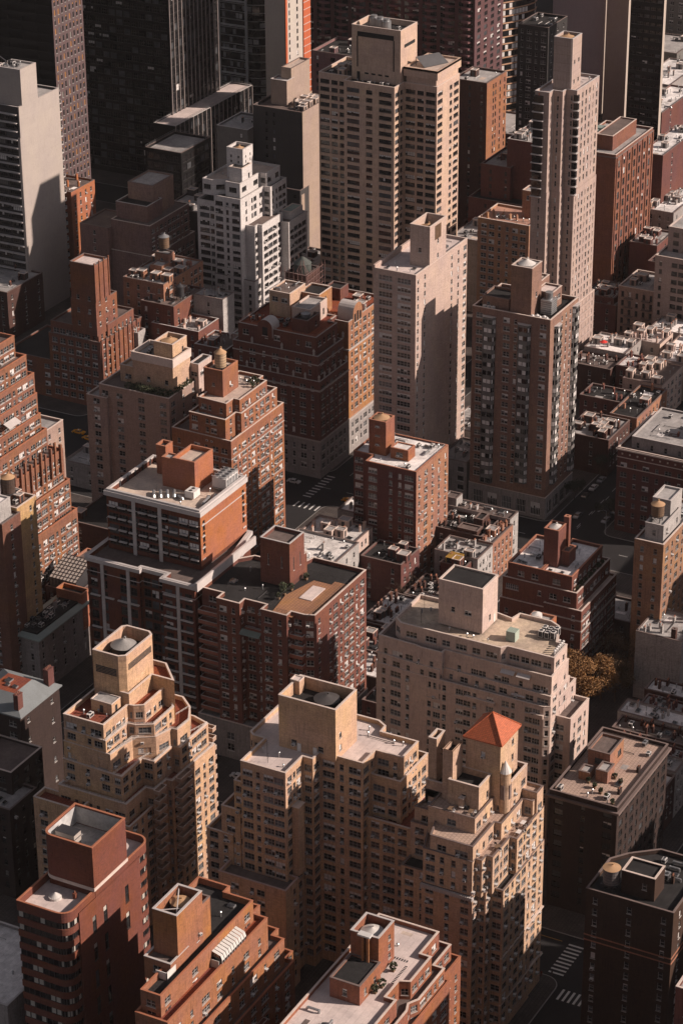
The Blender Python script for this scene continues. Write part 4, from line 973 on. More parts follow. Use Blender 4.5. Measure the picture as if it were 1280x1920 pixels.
goose(b, 549.0, 346.2, 66.5, 2.2, .4, 4.2); goose(b, 547.6, 337.2, 66.5, 4.4, .5, 0.2); goose(b, 549.3, 336.0, 66.5, 4.4, .5, 0.2)
m = MB()
for i in range(5): m.box(547+i*4, 364.0, 66.6, 547.7+i*4, 364.3, 68.4)
b.part(m, 'parapet_bracket', [STEEL])
antenna(b, 546.5, 351.5, 66.5, 4); vent(b, 556, 340, 66.5, 1.2); vent(b, 545, 343, 66.5, 1.2)
b.rail(r4(553.4, 336.2, 557, 342.9), 66.5, 1.0, GALV)
b.done()

# ---- M4 dark brick with white windows and tall tank house
b = B('apartment_building', 'dark brick building with snowy roof under a tall red tank house, centre', 'apartment building', W_MARL, ac=0.25, seed=23, fr='w', bp=0.6)
P = [(643.5, 319.3), (665.8, 319.3), (665.8, 338), (664, 343.6), (648.4, 343.6), (648.4, 336.8), (643.5, 336.8)]
P[-2] = (645.6, 336.8) if False else P[-2]
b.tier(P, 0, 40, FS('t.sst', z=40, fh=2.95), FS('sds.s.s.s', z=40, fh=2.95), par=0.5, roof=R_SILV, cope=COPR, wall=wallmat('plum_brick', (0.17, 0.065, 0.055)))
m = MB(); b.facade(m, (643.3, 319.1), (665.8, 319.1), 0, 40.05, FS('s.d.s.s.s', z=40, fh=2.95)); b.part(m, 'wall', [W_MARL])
b.tier(r4(650.3, 333.2, 656.2, 339.2), 39, 51, FS('.ss', fh=3.1, wh=0.5, top=1.7, bot=3.5, w={'s': 1.7}), None, par=0.8, roof=R_GREY, cope=COPR, wall=W_ORG2)
b.tier(r4(649.8, 325.2, 654.6, 331.3), 39, 43.2, FS('.d.', fh=9, wh=1.5, top=1.1), None, par=0.2, roof=R_SILV, cope=COPR, wall=W_ORG2)
clutter(b, P, 39.5, 31, 16, 'ccgvvs', ((649, 325, 657, 340),))
b.rail(r4(658, 320, 665, 322), 39.5, 0.9, WHITE)
b.done()
water_tower(653.2, 336.2, 50.2, 2.4, 0.9, 0, 'tan domed tank on the tall red brick tank house above the snowy roof', CONEW, CONEW, ch=1.1)

# ---- L7 orange brick stepped with cedar tank
b = B('apartment_building', 'stepped orange red brick building topped by a cedar water tank, left of centre', 'apartment building', W_L7, ac=0.3, seed=24, fr='w', bp=0.45)
P = [(630.3, 378.6), (634.8, 378.6), (634.8, 376.4), (652.0, 376.4), (652.0, 379.2), (654.6, 379.2), (654.6, 388), (650, 389), (631.0, 389)]
b.tier(P, 48, 56, FS('ds.s', z=56), FS('sds.ssd', z=56), par=0.9, roof=R_TAN, cope=COPE)
b.tier(r4(635.8, 382.9, 645.3, 389.8), 54, 64, FS('.s.', fh=30, wh=1.2, top=4.5), FS('.s..', fh=30, wh=1.8, top=5), par=0.9, roof=R_TAN, cope=COPR)
P2 = [(627.2, 377.2), (633.7, 377.2), (633.7, 375.3), (656.4, 375.3), (656.4, 390.6), (627.6, 390.6)]
b.tier(P2, 42, 52, FS('t.sd.', z=56), FS('sdsdds', z=56), par=1.0, roof=R_GREY, cope=COPE)
P3 = [(626.6, 375.0), (660, 375.0), (660, 397), (627.4, 397)]
b.tier(P3, 0, 45.4, FS('s.dsdd', z=56), FS('dstsdstdstd', z=56), par=1.0, roof=R_BRN, cope=COPE)
b.band(P3, 39.0, .3, .1, TRIM); clutter(b, r4(646, 379, 653, 387), 55.1, 9, 5, 'vvg')
b.done()
water_tower(640.2, 386.2, 63.1, 1.85, 4.6, 0.5, 'pale cedar water tank with a conical lid on the orange red stepped building', WOODL, CONEW, ch=1.5)
for i in range(4): shrub(647+i*1.4, 378.6+(i % 2)*2, 55.1, 0.8, 80+i, ['bare leafy shrub by the parapet of the cedar tank roof', 'shrub in a box on the tan roof beside the cedar tank', 'third shrub from the cedar tank along the parapet', 'shrub at the far corner of the cedar tank roof'][i])

# ---- L6 mauve building with roof garden
b = B('apartment_building', 'mauve beige building with vertical window strips and a planted roof garden, left', 'apartment building', W_BEI, ac=0.5, seed=25, fr='g', bp=0.45)
b.tier(r4(633.0, 401.2, 650.6, 427.4), 0, 52, FS('d.d..d..d', z=52, fh=2.9), FS('d.s.d', z=52, fh=2.9), par=0.9, roof=R_BRN, cope=COPE)
b.tier(r4(631.8, 424.0, 650, 431.6), 0, 48, FS('.d.', z=52, fh=2.9), None, par=0.9, roof=R_GREY, cope=COPE)
b.tier(r4(638.2, 402.6, 648.8, 417.6), 50, 62, FS('.s.s', fh=30, wh=1.6, top=6.5, w={'s': 1.3}), FS('..s', fh=30, wh=2, top=8), par=0.3, roof=R_GREY, wall=W_TAN3)
m = MB(); Q = r4(637.9, 402.3, 649.1, 417.9); m.ring(Q, inset(Q, .6), 60.4, 63.2); b.part(m, 'parapet', [COPE])
b.tier(r4(641.5, 404.5, 650.2, 411.5), 60, 66.6, None, FS('.s', fh=30, wh=2.4, top=2.6), par=1.6, roof=R_TAN, cope=COPE, wall=W_TAN3)
b.tier(r4(640, 417.6, 648, 423.6), 50, 56.8, FS('.d.', fh=30, wh=1.6, top=2.8), None, par=1.0, roof=R_TAN, cope=COPE, wall=W_TAN3)
b.tier(r4(648.8, 399.6, 657.0, 403.0), 48, 58, FS('d', fh=30, wh=1.6, top=2.8), FS('ddd', fh=30, wh=1.8, top=2.6), par=0.4, roof=R_DARK, cope=COPW, wall=W_CREAM)
clutter(b, r4(639.5, 404, 648, 416), 61.7, 9, 5, 'csv', ((641, 404, 650, 412),))
b.done()
water_tower(645.6, 408.0, 65.0, 2.5, 1.0, 0, 'low round terracotta tank lid on the mauve building with the roof garden', CONEW, CONEW, ch=0.9)
R_ = random.Random(77)
for i in range(16):
    x, y = (635+R_.uniform(-.8, 1.6), 402.5+i*1.45) if i < 11 else (639+(i-11)*2.6, 401.9)
    shrub(x, y, 51.1, R_.uniform(1.0, 1.7), 100+i, '%s dark shrub from the right in the mauve building roof garden' % ('first second third fourth fifth sixth seventh eighth ninth tenth eleventh twelfth thirteenth fourteenth fifteenth last'.split()[i]), 'roof garden shrubs of the mauve building')

# ---- L4 ornate prewar block
b = B('apartment_building', 'ornate dark red prewar block with gables, stone urns and a sunlit orange wing, centre', 'apartment building', wallmat('prewar_red_brick', (0.165, 0.068, 0.054)), ac=0, seed=26, fr='w', bp=0.25, cap=100)
W_L4 = wallmat('sun_gold_brick', (0.40, 0.20, 0.11))  # wing brick lightened to gold, standing in for the sun on it
P = [(698.3, 382.8), (718.5, 382.8), (718.5, 386), (724, 386), (724, 418), (698.3, 418)]
b.tier(P, 0, 14, FS('sdsdsdsds', z=33.5, fh=3.3, wh=2.0), FS('dsdsds', z=33.5, fh=3.3, wh=2.0), par=0.05, cope=False, wall=W_GREYB)
b.tier(P, 14, 36, FS('sdsdsdsds', z=36, fh=3.3, wh=1.9), FS('dsdsds', z=36, fh=3.3, wh=1.9), par=0.6, roof=R_BRN, cope=TRIM)
P1 = inset(P, 1.2); b.tier(P1, 35.3, 44.5, FS('sdsdsds', z=44.5, fh=3.3, wh=1.9), FS('dsds', z=44.5, fh=3.3, wh=1.9), par=0.4, roof=R_BRN, cope=TRIM)
P2_ = inset(P, 2.6); b.tier(P2_, 44, 50.6, FS('d.sd.sd', z=50.6, fh=3.3, wh=1.9), FS('dsds', z=50.6, fh=3.3, wh=1.9), par=0.5, roof=R_RED, cope=TRIM)
b.band(P, 32.4, 0.5, 0.35, TRIM); b.band(P, 13.7, 0.5, 0.25, TRIM); b.band(P1, 41.2, 0.35, 0.2, TRIM)
b.rail(inset(P2_, .3), 50.6, .8, COPR)
# sunlit wing further along the avenue
Pw = [(724, 383.0), (747, 383.0), (747, 392), (724, 400)]
b.tier([(720.2, 383.4), (747.2, 383.4), (747.2, 408), (720.2, 408)], 13, 49.5, None, FS('sdsdsd.s', z=49.5, fh=3.3, wh=1.9), par=0.8, roof=R_RED, cope=TRIM, wall=W_L4)
b.tier([(720.2, 383.3), (747.3, 383.3), (747.3, 408), (720.2, 408)], 0, 13, None, FS('sdsdsd.s', z=49.5, fh=3.3, wh=1.9), par=0.05, cope=False, wall=W_GREYB)
b.band([(720.2, 383.4), (747.2, 383.4), (747.2, 408), (720.2, 408)], 39.0, .6, .4, TRIM); b.band([(720.2, 383.4), (747.2, 383.4), (747.2, 408), (720.2, 408)], 13, .6, .4, TRIM)
def gable(x, y, z, along, wd, h, dp):
    m = MB(); n = 10
    pts = [(-wd/2, 0)]+[(-wd/2*math.cos(math.pi*k/n)*(1 if k < n else 1), h*0.55+h*0.45*math.sin(math.pi*k/n)) for k in range(n+1)]+[(wd/2, 0)]
    if along == 'y':
        f = [(x, y-p[0], z+p[1]) for p in pts]; k = [(x+dp, y-p[0], z+p[1]) for p in pts]
    else:
        f = [(x+p[0], y, z+p[1]) for p in pts]; k = [(x+p[0], y+dp, z+p[1]) for p in pts]
    m.poly(f)
    for i in range(len(f)-1): m.quad(f[i+1], f[i], k[i], k[i+1], 1)
    b.part(m, 'gable', [W_L4 if along == 'x' else W_MID, COPW])
    m = MB()
    if along == 'y': m.box(x-.05, y-1.0, z+.6, x-.02, y+1.0, z+3.6, 0); m.box(x-.12, y-1.2, z+.3, x-.05, y+1.2, z+.6, 1)
    else:
        for q in (-1.9, 0, 1.9): m.box(x+q-.6, y-.05, z+.6, x+q+.6, y-.02, z+3.6+(.6 if q == 0 else 0), 0)
        m.box(x-2.8, y-.12, z+.3, x+2.8, y-.05, z+.6, 1)
    b.part(m, 'gable_window', [GL, TRIM])
gable(700.2, 404.6, 47.5, 'y', 5.6, 6.2, 5)
gable(726.6, 383.2, 47.5, 'x', 6.6, 7.2, 6)
def urn(x, y, z):
    m = MB(); m.box(x-.28, y-.28, z, x+.28, y+.28, z+.9); m.cyl(x, y, z+.9, z+1.35, .22, 8, 0, .5); m.cyl(x, y, z+1.35, z+1.8, .5, 8, 0, .35); m.cone(x, y, z+1.8, z+2.4, .36, 8); b.part(m, 'urn', [TRIM])
for y in (383.2, 388.5, 393, 399, 402, 405.0, 408, 411, 417): urn(698.7, y, 36.1)
for x in (702.5, 706, 710, 714, 718): urn(x, 383.2, 36.1)
for y in (385.8, 398, 409.5, 418): urn(699.9, y, 44.6)
for x in (712, 718): urn(x, 384.4, 44.6)
for x in (728, 733): urn(x, 383.8, 49.6)
b.tier(r4(703.5, 390, 712, 396), 49, 54.8, None, FS('.s', fh=9), par=.8, roof=R_DARK, cope=COPD)
b.tier(r4(709, 392, 721, 399), 49, 56.4, None, FS('sss', fh=9, wh=2.4, top=2.6), par=.5, roof=R_GREY, cope=COPE, wall=W_CREAM)
b.tier(r4(721, 395, 730, 403), 48, 57, FS('.d.', fh=9), FS('.s.', fh=9), par=.5, roof=R_DARK, cope=COPE, wall=W_L4)
b.tier(r4(713, 402, 724, 410), 48, 59, FS('d.d', fh=9), None, par=.5, roof=R_BRN, cope=COPE, wall=W_TAN3)
b.tier(r4(728, 404, 738, 412), 46, 60, FS('d.d', fh=9), FS('.', fh=9), par=.5, roof=R_DARK, cope=COPD, wall=W_DKB)
m = MB(); m.cyl(733, 408, 59.5, 62.5, 3.0, 14); m.cyl(733, 408, 62.5, 64.6, 3.2, 14, 0, .5); b.part(m, 'dome', [plain('dark_green_dome', (.06, .07, .065), .6)])
m = MB(); RS = random.Random(9)
for k in range(6):
    z = 50+k*2.1
    for q in ((727, 403, 739, 403), (727, 403, 727, 413)): m.tube((q[0]-.4, q[1]-.4, z), (q[2]+.4, q[3]+.4, z), .09, 4)
for k in range(7): m.tube((727+k*2, 402.6, 47), (727+k*2, 402.6, 62.5), .09, 4); m.tube((726.6, 403+k*1.7, 47), (726.6, 403+k*1.7, 62.5), .09, 4)
for k in range(10): x, y = RS.uniform(727, 739), RS.uniform(402, 413); m.tube((x, y, 60), (x+RS.uniform(-2, 2), y+RS.uniform(-2, 2), RS.uniform(63, 66)), .08, 4)
b.part(m, 'scaffold', [plain('scaffold_steel', (.20, .12, .11), .6)])
b.tier(r4(738, 396, 744, 402), 48, 53, None, None, par=.5, roof=R_DARK, cope=COPD)
clutter(b, r4(703, 398, 712, 415), 50.1, 15, 14, 'cgvhsb', mat=W_MID); clutter(b, r4(713, 403, 723, 409), 58.5, 5, 4, 'cgv'); clutter(b, r4(733, 385, 746, 395), 48.7, 6, 5, 'bvc', mat=W_MID)
b.done()
water_tower(707.6, 392.9, 54.0, 1.5, 1.4, 0.3, 'squat grey tank beside the gable of the ornate red block', GALV, GALV, ch=.4)

# ---- M3 brown tower with bays
b = B('apartment_tower', 'brown brick tower with bay window stacks and a conical tank house, right of centre', 'apartment tower', W_M3, ac=0, seed=27, fr='w', bp=0.55)
P = r4(705.0, 302.6, 727.0, 330.0)
b.tier(P, 8, 71, FS('d..ds..d', z=71, fh=2.97), FS('..sss.', z=71, fh=2.97), par=1.2, roof=R_DARK, cope=COPE)
b.tier(inset(P, -.25), 0, 8, FS('rrrrr', z=8, fh=30, wh=4.5, top=2.2, w={'r': 3.4}), FS('rrrr', z=8, fh=30, wh=4.5, top=2.2, w={'r': 3.4}), par=.05, cope=COPE, wall=W_GREYB)
BAYM = plain('grey_bay_panel', (0.13, 0.125, 0.12), 0.7, v=.4)
def bay(cx, cy, nx, ny, w, z0, z1, fh, lab=0):
    ux, uy = -ny, nx
    def pt(u, d): return (cx+ux*u+nx*d, cy+uy*u+ny*d)
    Q = [pt(-w/2, 0), pt(-w/2+.7, 1.1), pt(w/2-.7, 1.1), pt(w/2, 0)]
    if area(Q) < 0: Q.reverse()
    m = MB(); z = z1; n = len(Q)
    while z-fh > z0:
        Qi = inset(Q, .06)
        m.prism(Q, z-fh+1.95, z, 1); m.prism(Q, z-fh, z-fh+.35, 1, True, True)
        m.prism(Qi, z-fh+.35, z-fh+1.95, 0, False)
        for i in range(n):
            a, c = Vector(Q[i]), Vector(Q[(i+1) % n])
            for t in (0, .5, 1):
                q = a.lerp(c, t); m.box(q.x-.06, q.y-.06, z-fh+.35, q.x+.06, q.y+.06, z-fh+1.95, 2)
            if b.rnd.random() < .5:
                q1, q2 = a.lerp(c, .08), a.lerp(c, .46); m.quad((q1.x, q1.y, z-fh+.5), (q2.x, q2.y, z-fh+.5), (q2.x, q2.y, z-fh+1.9), (q1.x, q1.y, z-fh+1.9), 3)
            if b.rnd.random() < .45:
                q1, q2 = a.lerp(c, .54), a.lerp(c, .92); m.quad((q1.x, q1.y, z-fh+.5), (q2.x, q2.y, z-fh+.5), (q2.x, q2.y, z-fh+1.9), (q1.x, q1.y, z-fh+1.9), 3)
        z -= fh
    m.poly([(p[0], p[1], z1+.02) for p in inset(Q, -.15)], 4); m.prism(inset(Q, -.15), z1-.15, z1+.02, 4, False, True)
    b.part(m, 'bay_window', [GLD, BAYM, FRM['g'], BLIND, COPW])
bay(704.98, 324.0, -1, 0, 4.6, 9, 68.6, 2.97); bay(704.98, 311.6, -1, 0, 4.6, 9, 68.2, 2.97)
bay(710.2, 302.58, 0, -1, 4.0, 9, 67.8, 2.97); bay(724.6, 302.58, 0, -1, 4.0, 9, 69.5, 2.97)
b.tier(r4(706.8, 310.2, 714.4, 317.5), 69, 86.5, FS('.', z=1), FS('..s', fh=30, wh=1.8, top=9), par=.3, roof=R_GREY, cope=COPE)
b.tier(r4(715, 306.5, 722.5, 312.5), 69, 76, None, FS('dd', fh=30), par=.5, roof=R_PINK, cope=COPE)
b.tier(r4(718, 312.5, 726, 320), 69, 77.5, None, FS('ss', fh=30), par=.5, roof=R_TAN, cope=COPE)
b.tier(r4(708, 318.5, 717, 328), 69, 74, FS('s..', fh=30), None, par=.6, roof=R_DARK, cope=COPD)
m = MB(); m.box(711.4, 305.2, 69.9, 715.8, 309.0, 74.6, 0); m.cyl(713.6, 307.1, 74.6, 76.9, 1.25, 16, 0)
for k in range(6): m.box(711.35, 305.15, 70.4+k*.7, 715.85, 309.05, 70.5+k*.7, 1)
for k in range(5): m.cyl(713.6, 307.1, 74.9+k*.4, 75.0+k*.4, 1.32, 16, 1)
b.part(m, 'cooling_tower', [GALV, STEEL])
for i in range(6):
    x, y = 706.6+.9*(i % 2), 304.6+i*1.25
    m = MB(); m.cyl(x, y, 69.8, 70.8, .75, 10); m.cyl(x, y, 70.8, 71.2, .5, 10, 0, .2); b.part(m, 'roof_fan', [ACM])
for i in range(3): m = MB(); m.cyl(706.9, 323.6+i*1.5, 69.8, 71.2, .7, 10); b.part(m, 'roof_fan', [ACM])
b.done()
water_tower(710.6, 313.8, 85.2, 2.6, 1.3, 0, 'pale octagonal cone tank on the brown tower with the bay windows', ACM, CONEL, ch=1.6)

# ---- M2 pale tower
b = B('apartment_tower', 'pale rose brick tower with a slim open-topped tank house, in front of the tan tower', 'apartment tower', W_PALE, ac=0, seed=28, fr='w', bp=0.5)
zz = 85.0
P = r4(690.6, 343.3, 728.4, 358.4)
b.tier(P, 0, zz-1, FS('qq', z=zz-1, fh=2.86, wh=1.8, w={'q': 4.8}), FS('s.s.......s.s.d', z=zz-1, fh=2.86, m=.4), par=.9, roof=R_PINK, cope=COPE)
b.tier(r4(700.3, 343.25, 712.2, 350.3), zz-2, 97, FS('.s..', fh=6.2, wh=1.6, top=7.5), FS('...s...', fh=5, wh=1.7, top=5.6, bot=2), par=4.2, roof=R_DARK, cope=COPE, ct=.35)
m = MB()
for k in range(6): m.box(704+k*.75, 343.05, 91.5, 704.4+k*.75, 343.3, 96.2)
b.part(m, 'louvre', [WOOD])
m = MB(); m.box(690.4, 357.8, 84, 728, 358.5, 85.1); b.part(m, 'parapet', [W_PALE])
clutter(b, r4(692, 345, 699, 357), 83.1, 4, 5, 'vvs'); clutter(b, r4(714, 345, 727, 357), 83.1, 5, 6, 'vcb', mat=W_PALE)
b.done()
water_tower(706.2, 346.8, 92.9, 2.7, 1.8, 0, 'brown domed tank inside the slim tank house of the pale rose tower', WOOD, CONEW, ch=1.2)
# ---- M6 brick block with planted setbacks
b = B('apartment_building', 'stepped red brick building with slotted tank tower, right of the cream building', 'apartment building', W_MID, ac=0.12, seed=31, fr='w', bp=0.5)
b.tier(r4(610.2, 252.6, 632.6, 262.2), 28, 35.5, FS('.r.', z=35.5), FS('dddddd', z=35.5), par=.9, roof=R_SILV, cope=COPR)
b.tier(r4(610.2, 262.2, 630.2, 272.8), 28, 35.5, FS('.d.d', z=35.5), None, par=.9, roof=R_SILV, cope=COPR)
b.tier(r4(609.4, 250.6, 634.0, 274.0), 24, 31, FS('r.sdd', z=31), FS('dtsdtdsd', z=31), par=.7, roof=R_TAN, cope=COPE)
b.tier(r4(608.6, 248.6, 634.6, 260.5), 0, 26, FS('..s', z=26, fh=3.1), FS('dtsdtdsdt', z=26, fh=3.1), par=.7, roof=R_TAN, cope=COPE)
b.tier(r4(609.0, 260.3, 634.6, 274.6), 0, 24.2, FS('s.d.d', z=26), None, par=.7, roof=R_BRN, cope=COPE)
b.band(r4(608.6, 248.6, 634.6, 260.5), 19, .5, .25, TRIM); b.band(r4(608.6, 248.6, 634.6, 260.5), 22.5, .4, .2, TRIM)
b.tier(r4(615.0, 259.3, 620.8, 263.8), 34, 46.5, FS('.s.s.', fh=30, wh=5.5, top=7.2, w={'s': .8}), FS('.sss.', fh=30, wh=5.5, top=7.2, w={'s': .6}), par=.8, roof=R_GREY, cope=COPR)
b.tier(r4(620.8, 258.6, 622.3, 260.2), 34, 48.5, None, None, par=.3, cope=COPR); b.tier(r4(617.6, 256.8, 622.4, 259.3), 34, 39, None, None, par=.2, roof=R_BRN, cope=COPR)
clutter(b, r4(610.5, 253, 632, 272), 34.6, 71, 16, 'vcgsca', ((614, 256, 623, 264),))
b.done()
water_tower(618, 261.4, 45.6, 1.9, 0.6, 0, 'pale round tank lid on the slotted brick tank tower at the right', ACM, CONEL, ch=.9)
for i in range(7): shrub(612+i*3.1, 251.6, 30.3, .6+.3*(i % 2), 120+i, '%s shrub from the near corner on the planted setback of the red brick building' % ('first second third fourth fifth sixth seventh'.split()[i]), 'setback shrubs of the stepped red brick building')
# small orange bulkhead building behind the cream penthouse
b = B('stair_building', 'small orange brick building with a round white tank, tucked behind the cream penthouse', 'building', W_RUST, ac=0, seed=32)
b.tier(r4(572, 243.2, 577.5, 250), 0, 41, None, FS('s', fh=9), par=.5, roof=R_GREY, cope=COPR); m = MB(); m.cyl(574, 247.6, 40.5, 42.4, 1.5, 14); m.cone(574, 247.6, 42.4, 43, 1.5, 14); b.part(m, 'tank', [WHITE]); b.done()
# ---- M5 group of low townhouses
def low(name, label, P, z, wall, roof=R_GREY, L='s.s', R='ss', seed=1, n=6, kinds='vchgs', fh=3.3, group='low rooftops between the towers', par=.6, cope=COPD, fr='w', tiers=(), mat=None, cap=60):
    b = B(name, label, 'townhouse', wall, group, ac=.05, seed=seed, fr=fr, cap=cap)
    P = r4(*P) if len(P) == 4 and not isinstance(P[0], tuple) else P
    b.tier(P, 0, z, FS(L, z=z, fh=fh, wh=1.9), FS(R, z=z, fh=fh, wh=1.9), par=par, roof=roof, cope=cope)
    av = []
    for t in tiers: b.tier(r4(*t[:4]), z-par-.1, z+t[4], FS('.s.', fh=9) if t[4] > 2 else None, FS('.s', fh=9) if t[4] > 2 else None, par=.3, roof=t[5] if len(t) > 5 else roof, cope=cope, wall=t[6] if len(t) > 6 else None); av.append(t[:4])
    clutter(b, P, z-par, seed*3+1, int(n*1.9), kinds+'vh', av, mat or wall); return b.done()
low('townhouse', 'long pale townhouse with a mansard end and fenced roof, left of the tree-lined avenue', (671.0, 299.6, 677.2, 324.0), 16, W_WHT, R_BRN, 's.s.s', 'sss', 41, 5, tiers=((672, 319, 676.5, 323.5, 2.4),))
m_ = None
low('townhouse', 'dark brick townhouse with walled black roof terraces behind the mansard house', (657.5, 303.3, 671.0, 320.0), 15, W_DKB, R_DARK, 's..s', 'ssss', 42, 9, 'vchcs', tiers=((658, 305, 662, 312, 1.2, R_BRN), (664, 306, 669, 309, 2.4)))
low('townhouse', 'orange brick row house with evenly spaced windows facing the avenue', (656.0, 298.6, 671.0, 303.6), 14.5, W_MARL, R_GREY, 's.', 'sssssss', 43, 6, 'hhvb')
low('townhouse', 'white fronted townhouse with grey roof and skylights, right of the snowy roof building', (645.0, 298.6, 656.0, 313.5), 14, W_WHT, R_GREY, 's.s.s', 'ssss', 44, 9, 'sschvb')
low('townhouse', 'small brick house with yellow roof slats above the bare garden', (640.0, 300.5, 645.0, 309.0), 13, W_MAR, R_DARK, 'ss', 's', 45, 3, 'vb')
m = MB(); xa, ya = 640.2, 303.0
for k in range(9): m.box(xa+.5*k, ya, 14.9, xa+.5*k+.3, ya+4.4, 15.05)
for k in (0, 4.1): m.box(xa, ya+k, 14.7, xa+4.3, ya+k+.25, 14.9)
for p in ((0, 0), (4.0, 0), (0, 4.1), (4.0, 4.1)): m.box(xa+p[0], ya+p[1], 12.4, xa+p[0]+.2, ya+p[1]+.2, 14.7)
t = thing('pergola', 'bright yellow slatted pergola above the bare courtyard trees', 'pergola', (xa, ya, 12.4)); o = m.obj('slat_roof', [plain('yellow_slats', (.40, .24, .05), .7)], t); o.matrix_parent_inverse = Matrix.Translation((-xa, -ya, -12.4))
# M8 white roofs behind the cream block
low('townhouse', 'white painted roof crowded with chimneys, left of the cream penthouse', (600, 294, 622, 305), 11, W_MAR, R_SILV, 's.s', 'ss', 46, 16, 'hvcbhs')
low('townhouse', 'second white painted roof with black chimneys, further left', (601, 305.2, 620, 316), 10.5, W_DKB, R_SILV, 's.s', 'ss', 47, 14, 'hvchbs')
low('townhouse', 'grey roof with small courtyard between the white roofs and the brick block', (583, 303, 600.6, 317), 10, W_MAR, R_DARK, 's.s', 'ss', 48, 8, 'hvbs')
low('townhouse', 'bright white roof terrace with tiny furniture beside the red brown block', (569, 292, 582.6, 306), 12, W_DKB, R_SILV, 's.s.s', 'sss', 49, 6, 'vh')
low('townhouse', 'dark walled roof beside the bare trees in the centre courtyard', (623, 303, 638, 313), 9, W_DKB, R_DARK, 's.s', 'ss', 50, 10, 'hvcs')
low('townhouse', 'pale flat roof with ducts below the dark brick building', (624, 291, 640, 302.6), 11, W_WHT, R_GREY, 's.s', 'ss', 51, 10, 'gvcs')
low('townhouse', 'narrow brick house filling the gap beside the cream building', (553.5, 277, 566, 291), 14, W_MAR, R_DARK, 's.s.s', 'sss', 52, 4, 'vh')
low('townhouse', 'low white parapet house at the foot of the cream building', (553, 246, 567, 262), 12, W_WHT, R_GREY, 's.s', 'ss', 53, 4, 'vh')
# snowy roofs beside M1
low('townhouse', 'broad white tarred roof with dirty seams, behind the brick tank house', (607, 331, 628, 352), 20, W_WHT, roofmat('dirty_white_roof', (0.74, 0.71, 0.69), 1.3), 's.s.s', 'ssss', 54, 12, 'vsvhc')
low('townhouse', 'second white tarred roof with a dormer, beside the avenue crossing', (629, 333, 641, 352), 19, W_CREAM, roofmat('dirty_white_roof', (0, 0, 0)), 's.s', 'ssss', 55, 8, 'vbhs')
low('townhouse', 'small white gabled house by the zebra crossing, below the ornate block', (656, 346, 666, 353.5), 14, W_WHT, R_SILV, 's.s', 'ss', 56, 3, 'hv')
low('townhouse', 'brick row house with dark roof right of the white tarred roofs', (629, 317, 641.5, 331), 15, W_MAR, R_DARK, 's.s', 'sss', 57, 7, 'vhsb')
low('townhouse', 'grey roofed house with round corner bay, right of the snowy roof building', (706, 331.5, 724, 342), 14, W_GREYB, R_GREY, 'l.l', 'lll', 58, 7, 'vscs')
low('townhouse', 'white rooftop house between the pale tower and the brown tower', (731, 336, 750, 352), 13, W_WHT, R_GREY, 's.s', 'ssss', 59, 8, 'vscb')
# ---- R1 roof terrace building
b = B('apartment_building', 'dark brick building with a tan paved roof terrace, right of the orange tiled roof', 'apartment building', wallmat('shade_dark_brick', (0.05, 0.033, 0.03)), ac=0, seed=61, fr='d', bp=.05)  # brick colour darkened to carry the deep shade on these walls
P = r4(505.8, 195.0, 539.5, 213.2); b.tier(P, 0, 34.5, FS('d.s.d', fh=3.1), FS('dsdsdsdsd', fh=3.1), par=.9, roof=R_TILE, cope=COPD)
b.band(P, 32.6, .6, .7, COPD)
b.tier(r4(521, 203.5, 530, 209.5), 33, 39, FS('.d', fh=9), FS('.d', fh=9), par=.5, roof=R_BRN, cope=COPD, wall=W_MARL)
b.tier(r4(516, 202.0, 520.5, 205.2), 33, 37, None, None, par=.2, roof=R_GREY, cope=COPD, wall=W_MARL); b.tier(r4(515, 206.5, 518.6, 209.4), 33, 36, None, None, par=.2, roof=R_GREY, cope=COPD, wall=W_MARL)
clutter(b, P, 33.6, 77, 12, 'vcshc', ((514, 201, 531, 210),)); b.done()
for i in range(8): shrub(508+i*1.6, 197.2+(i*2.3) % 12, 33.6, .6, 140+i, '%s potted shrub from the left on the tan paved roof terrace at the right' % ('first second third fourth fifth sixth seventh eighth'.split()[i]), 'terrace shrubs on the tan paved roof')
# R3 rows
Xs = [542, 550, 557.5, 565, 572.5, 580, 588, 596]
lab = ['nearest the tan paved terrace', 'second from the tan paved terrace', 'third from the tan paved terrace', 'fourth from the tan paved terrace', 'fifth from the tan paved terrace', 'third from the whitewashed house', 'second from the whitewashed house', 'next to the whitewashed house']
rf = [R_GREY, R_SILV, R_GREY, R_GREY, R_BRN, R_SILV, R_GREY, R_SILV]
for i, x in enumerate(Xs): low('townhouse', 'row house with a grey roof full of chimneys, '+lab[i], (x, 199, x+7.3, 222+(i % 3)*1.5), 13+(i % 3)*.8, (W_MAR, W_DKB, W_WHT)[i % 3], rf[i], 's.s', 'ss', 150+i, 11, 'hvcshh', group='row houses at the right edge', cap=20)
low('townhouse', 'whitewashed rough brick house with a tall chimney, right edge', (612, 219, 628, 233), 22, W_WHT, R_GREY, '....', 'ss', 161, 6, 'hhvs', tiers=((613.2, 221.4, 614.6, 222.8, 2.6, R_DARK, W_DKB),))
low('townhouse', 'small brick house on the corner just below the tree-lined avenue', (636, 243, 650, 262), 10, W_DKB, R_GREY, 's.s', 'ss', 162, 6, 'hv')
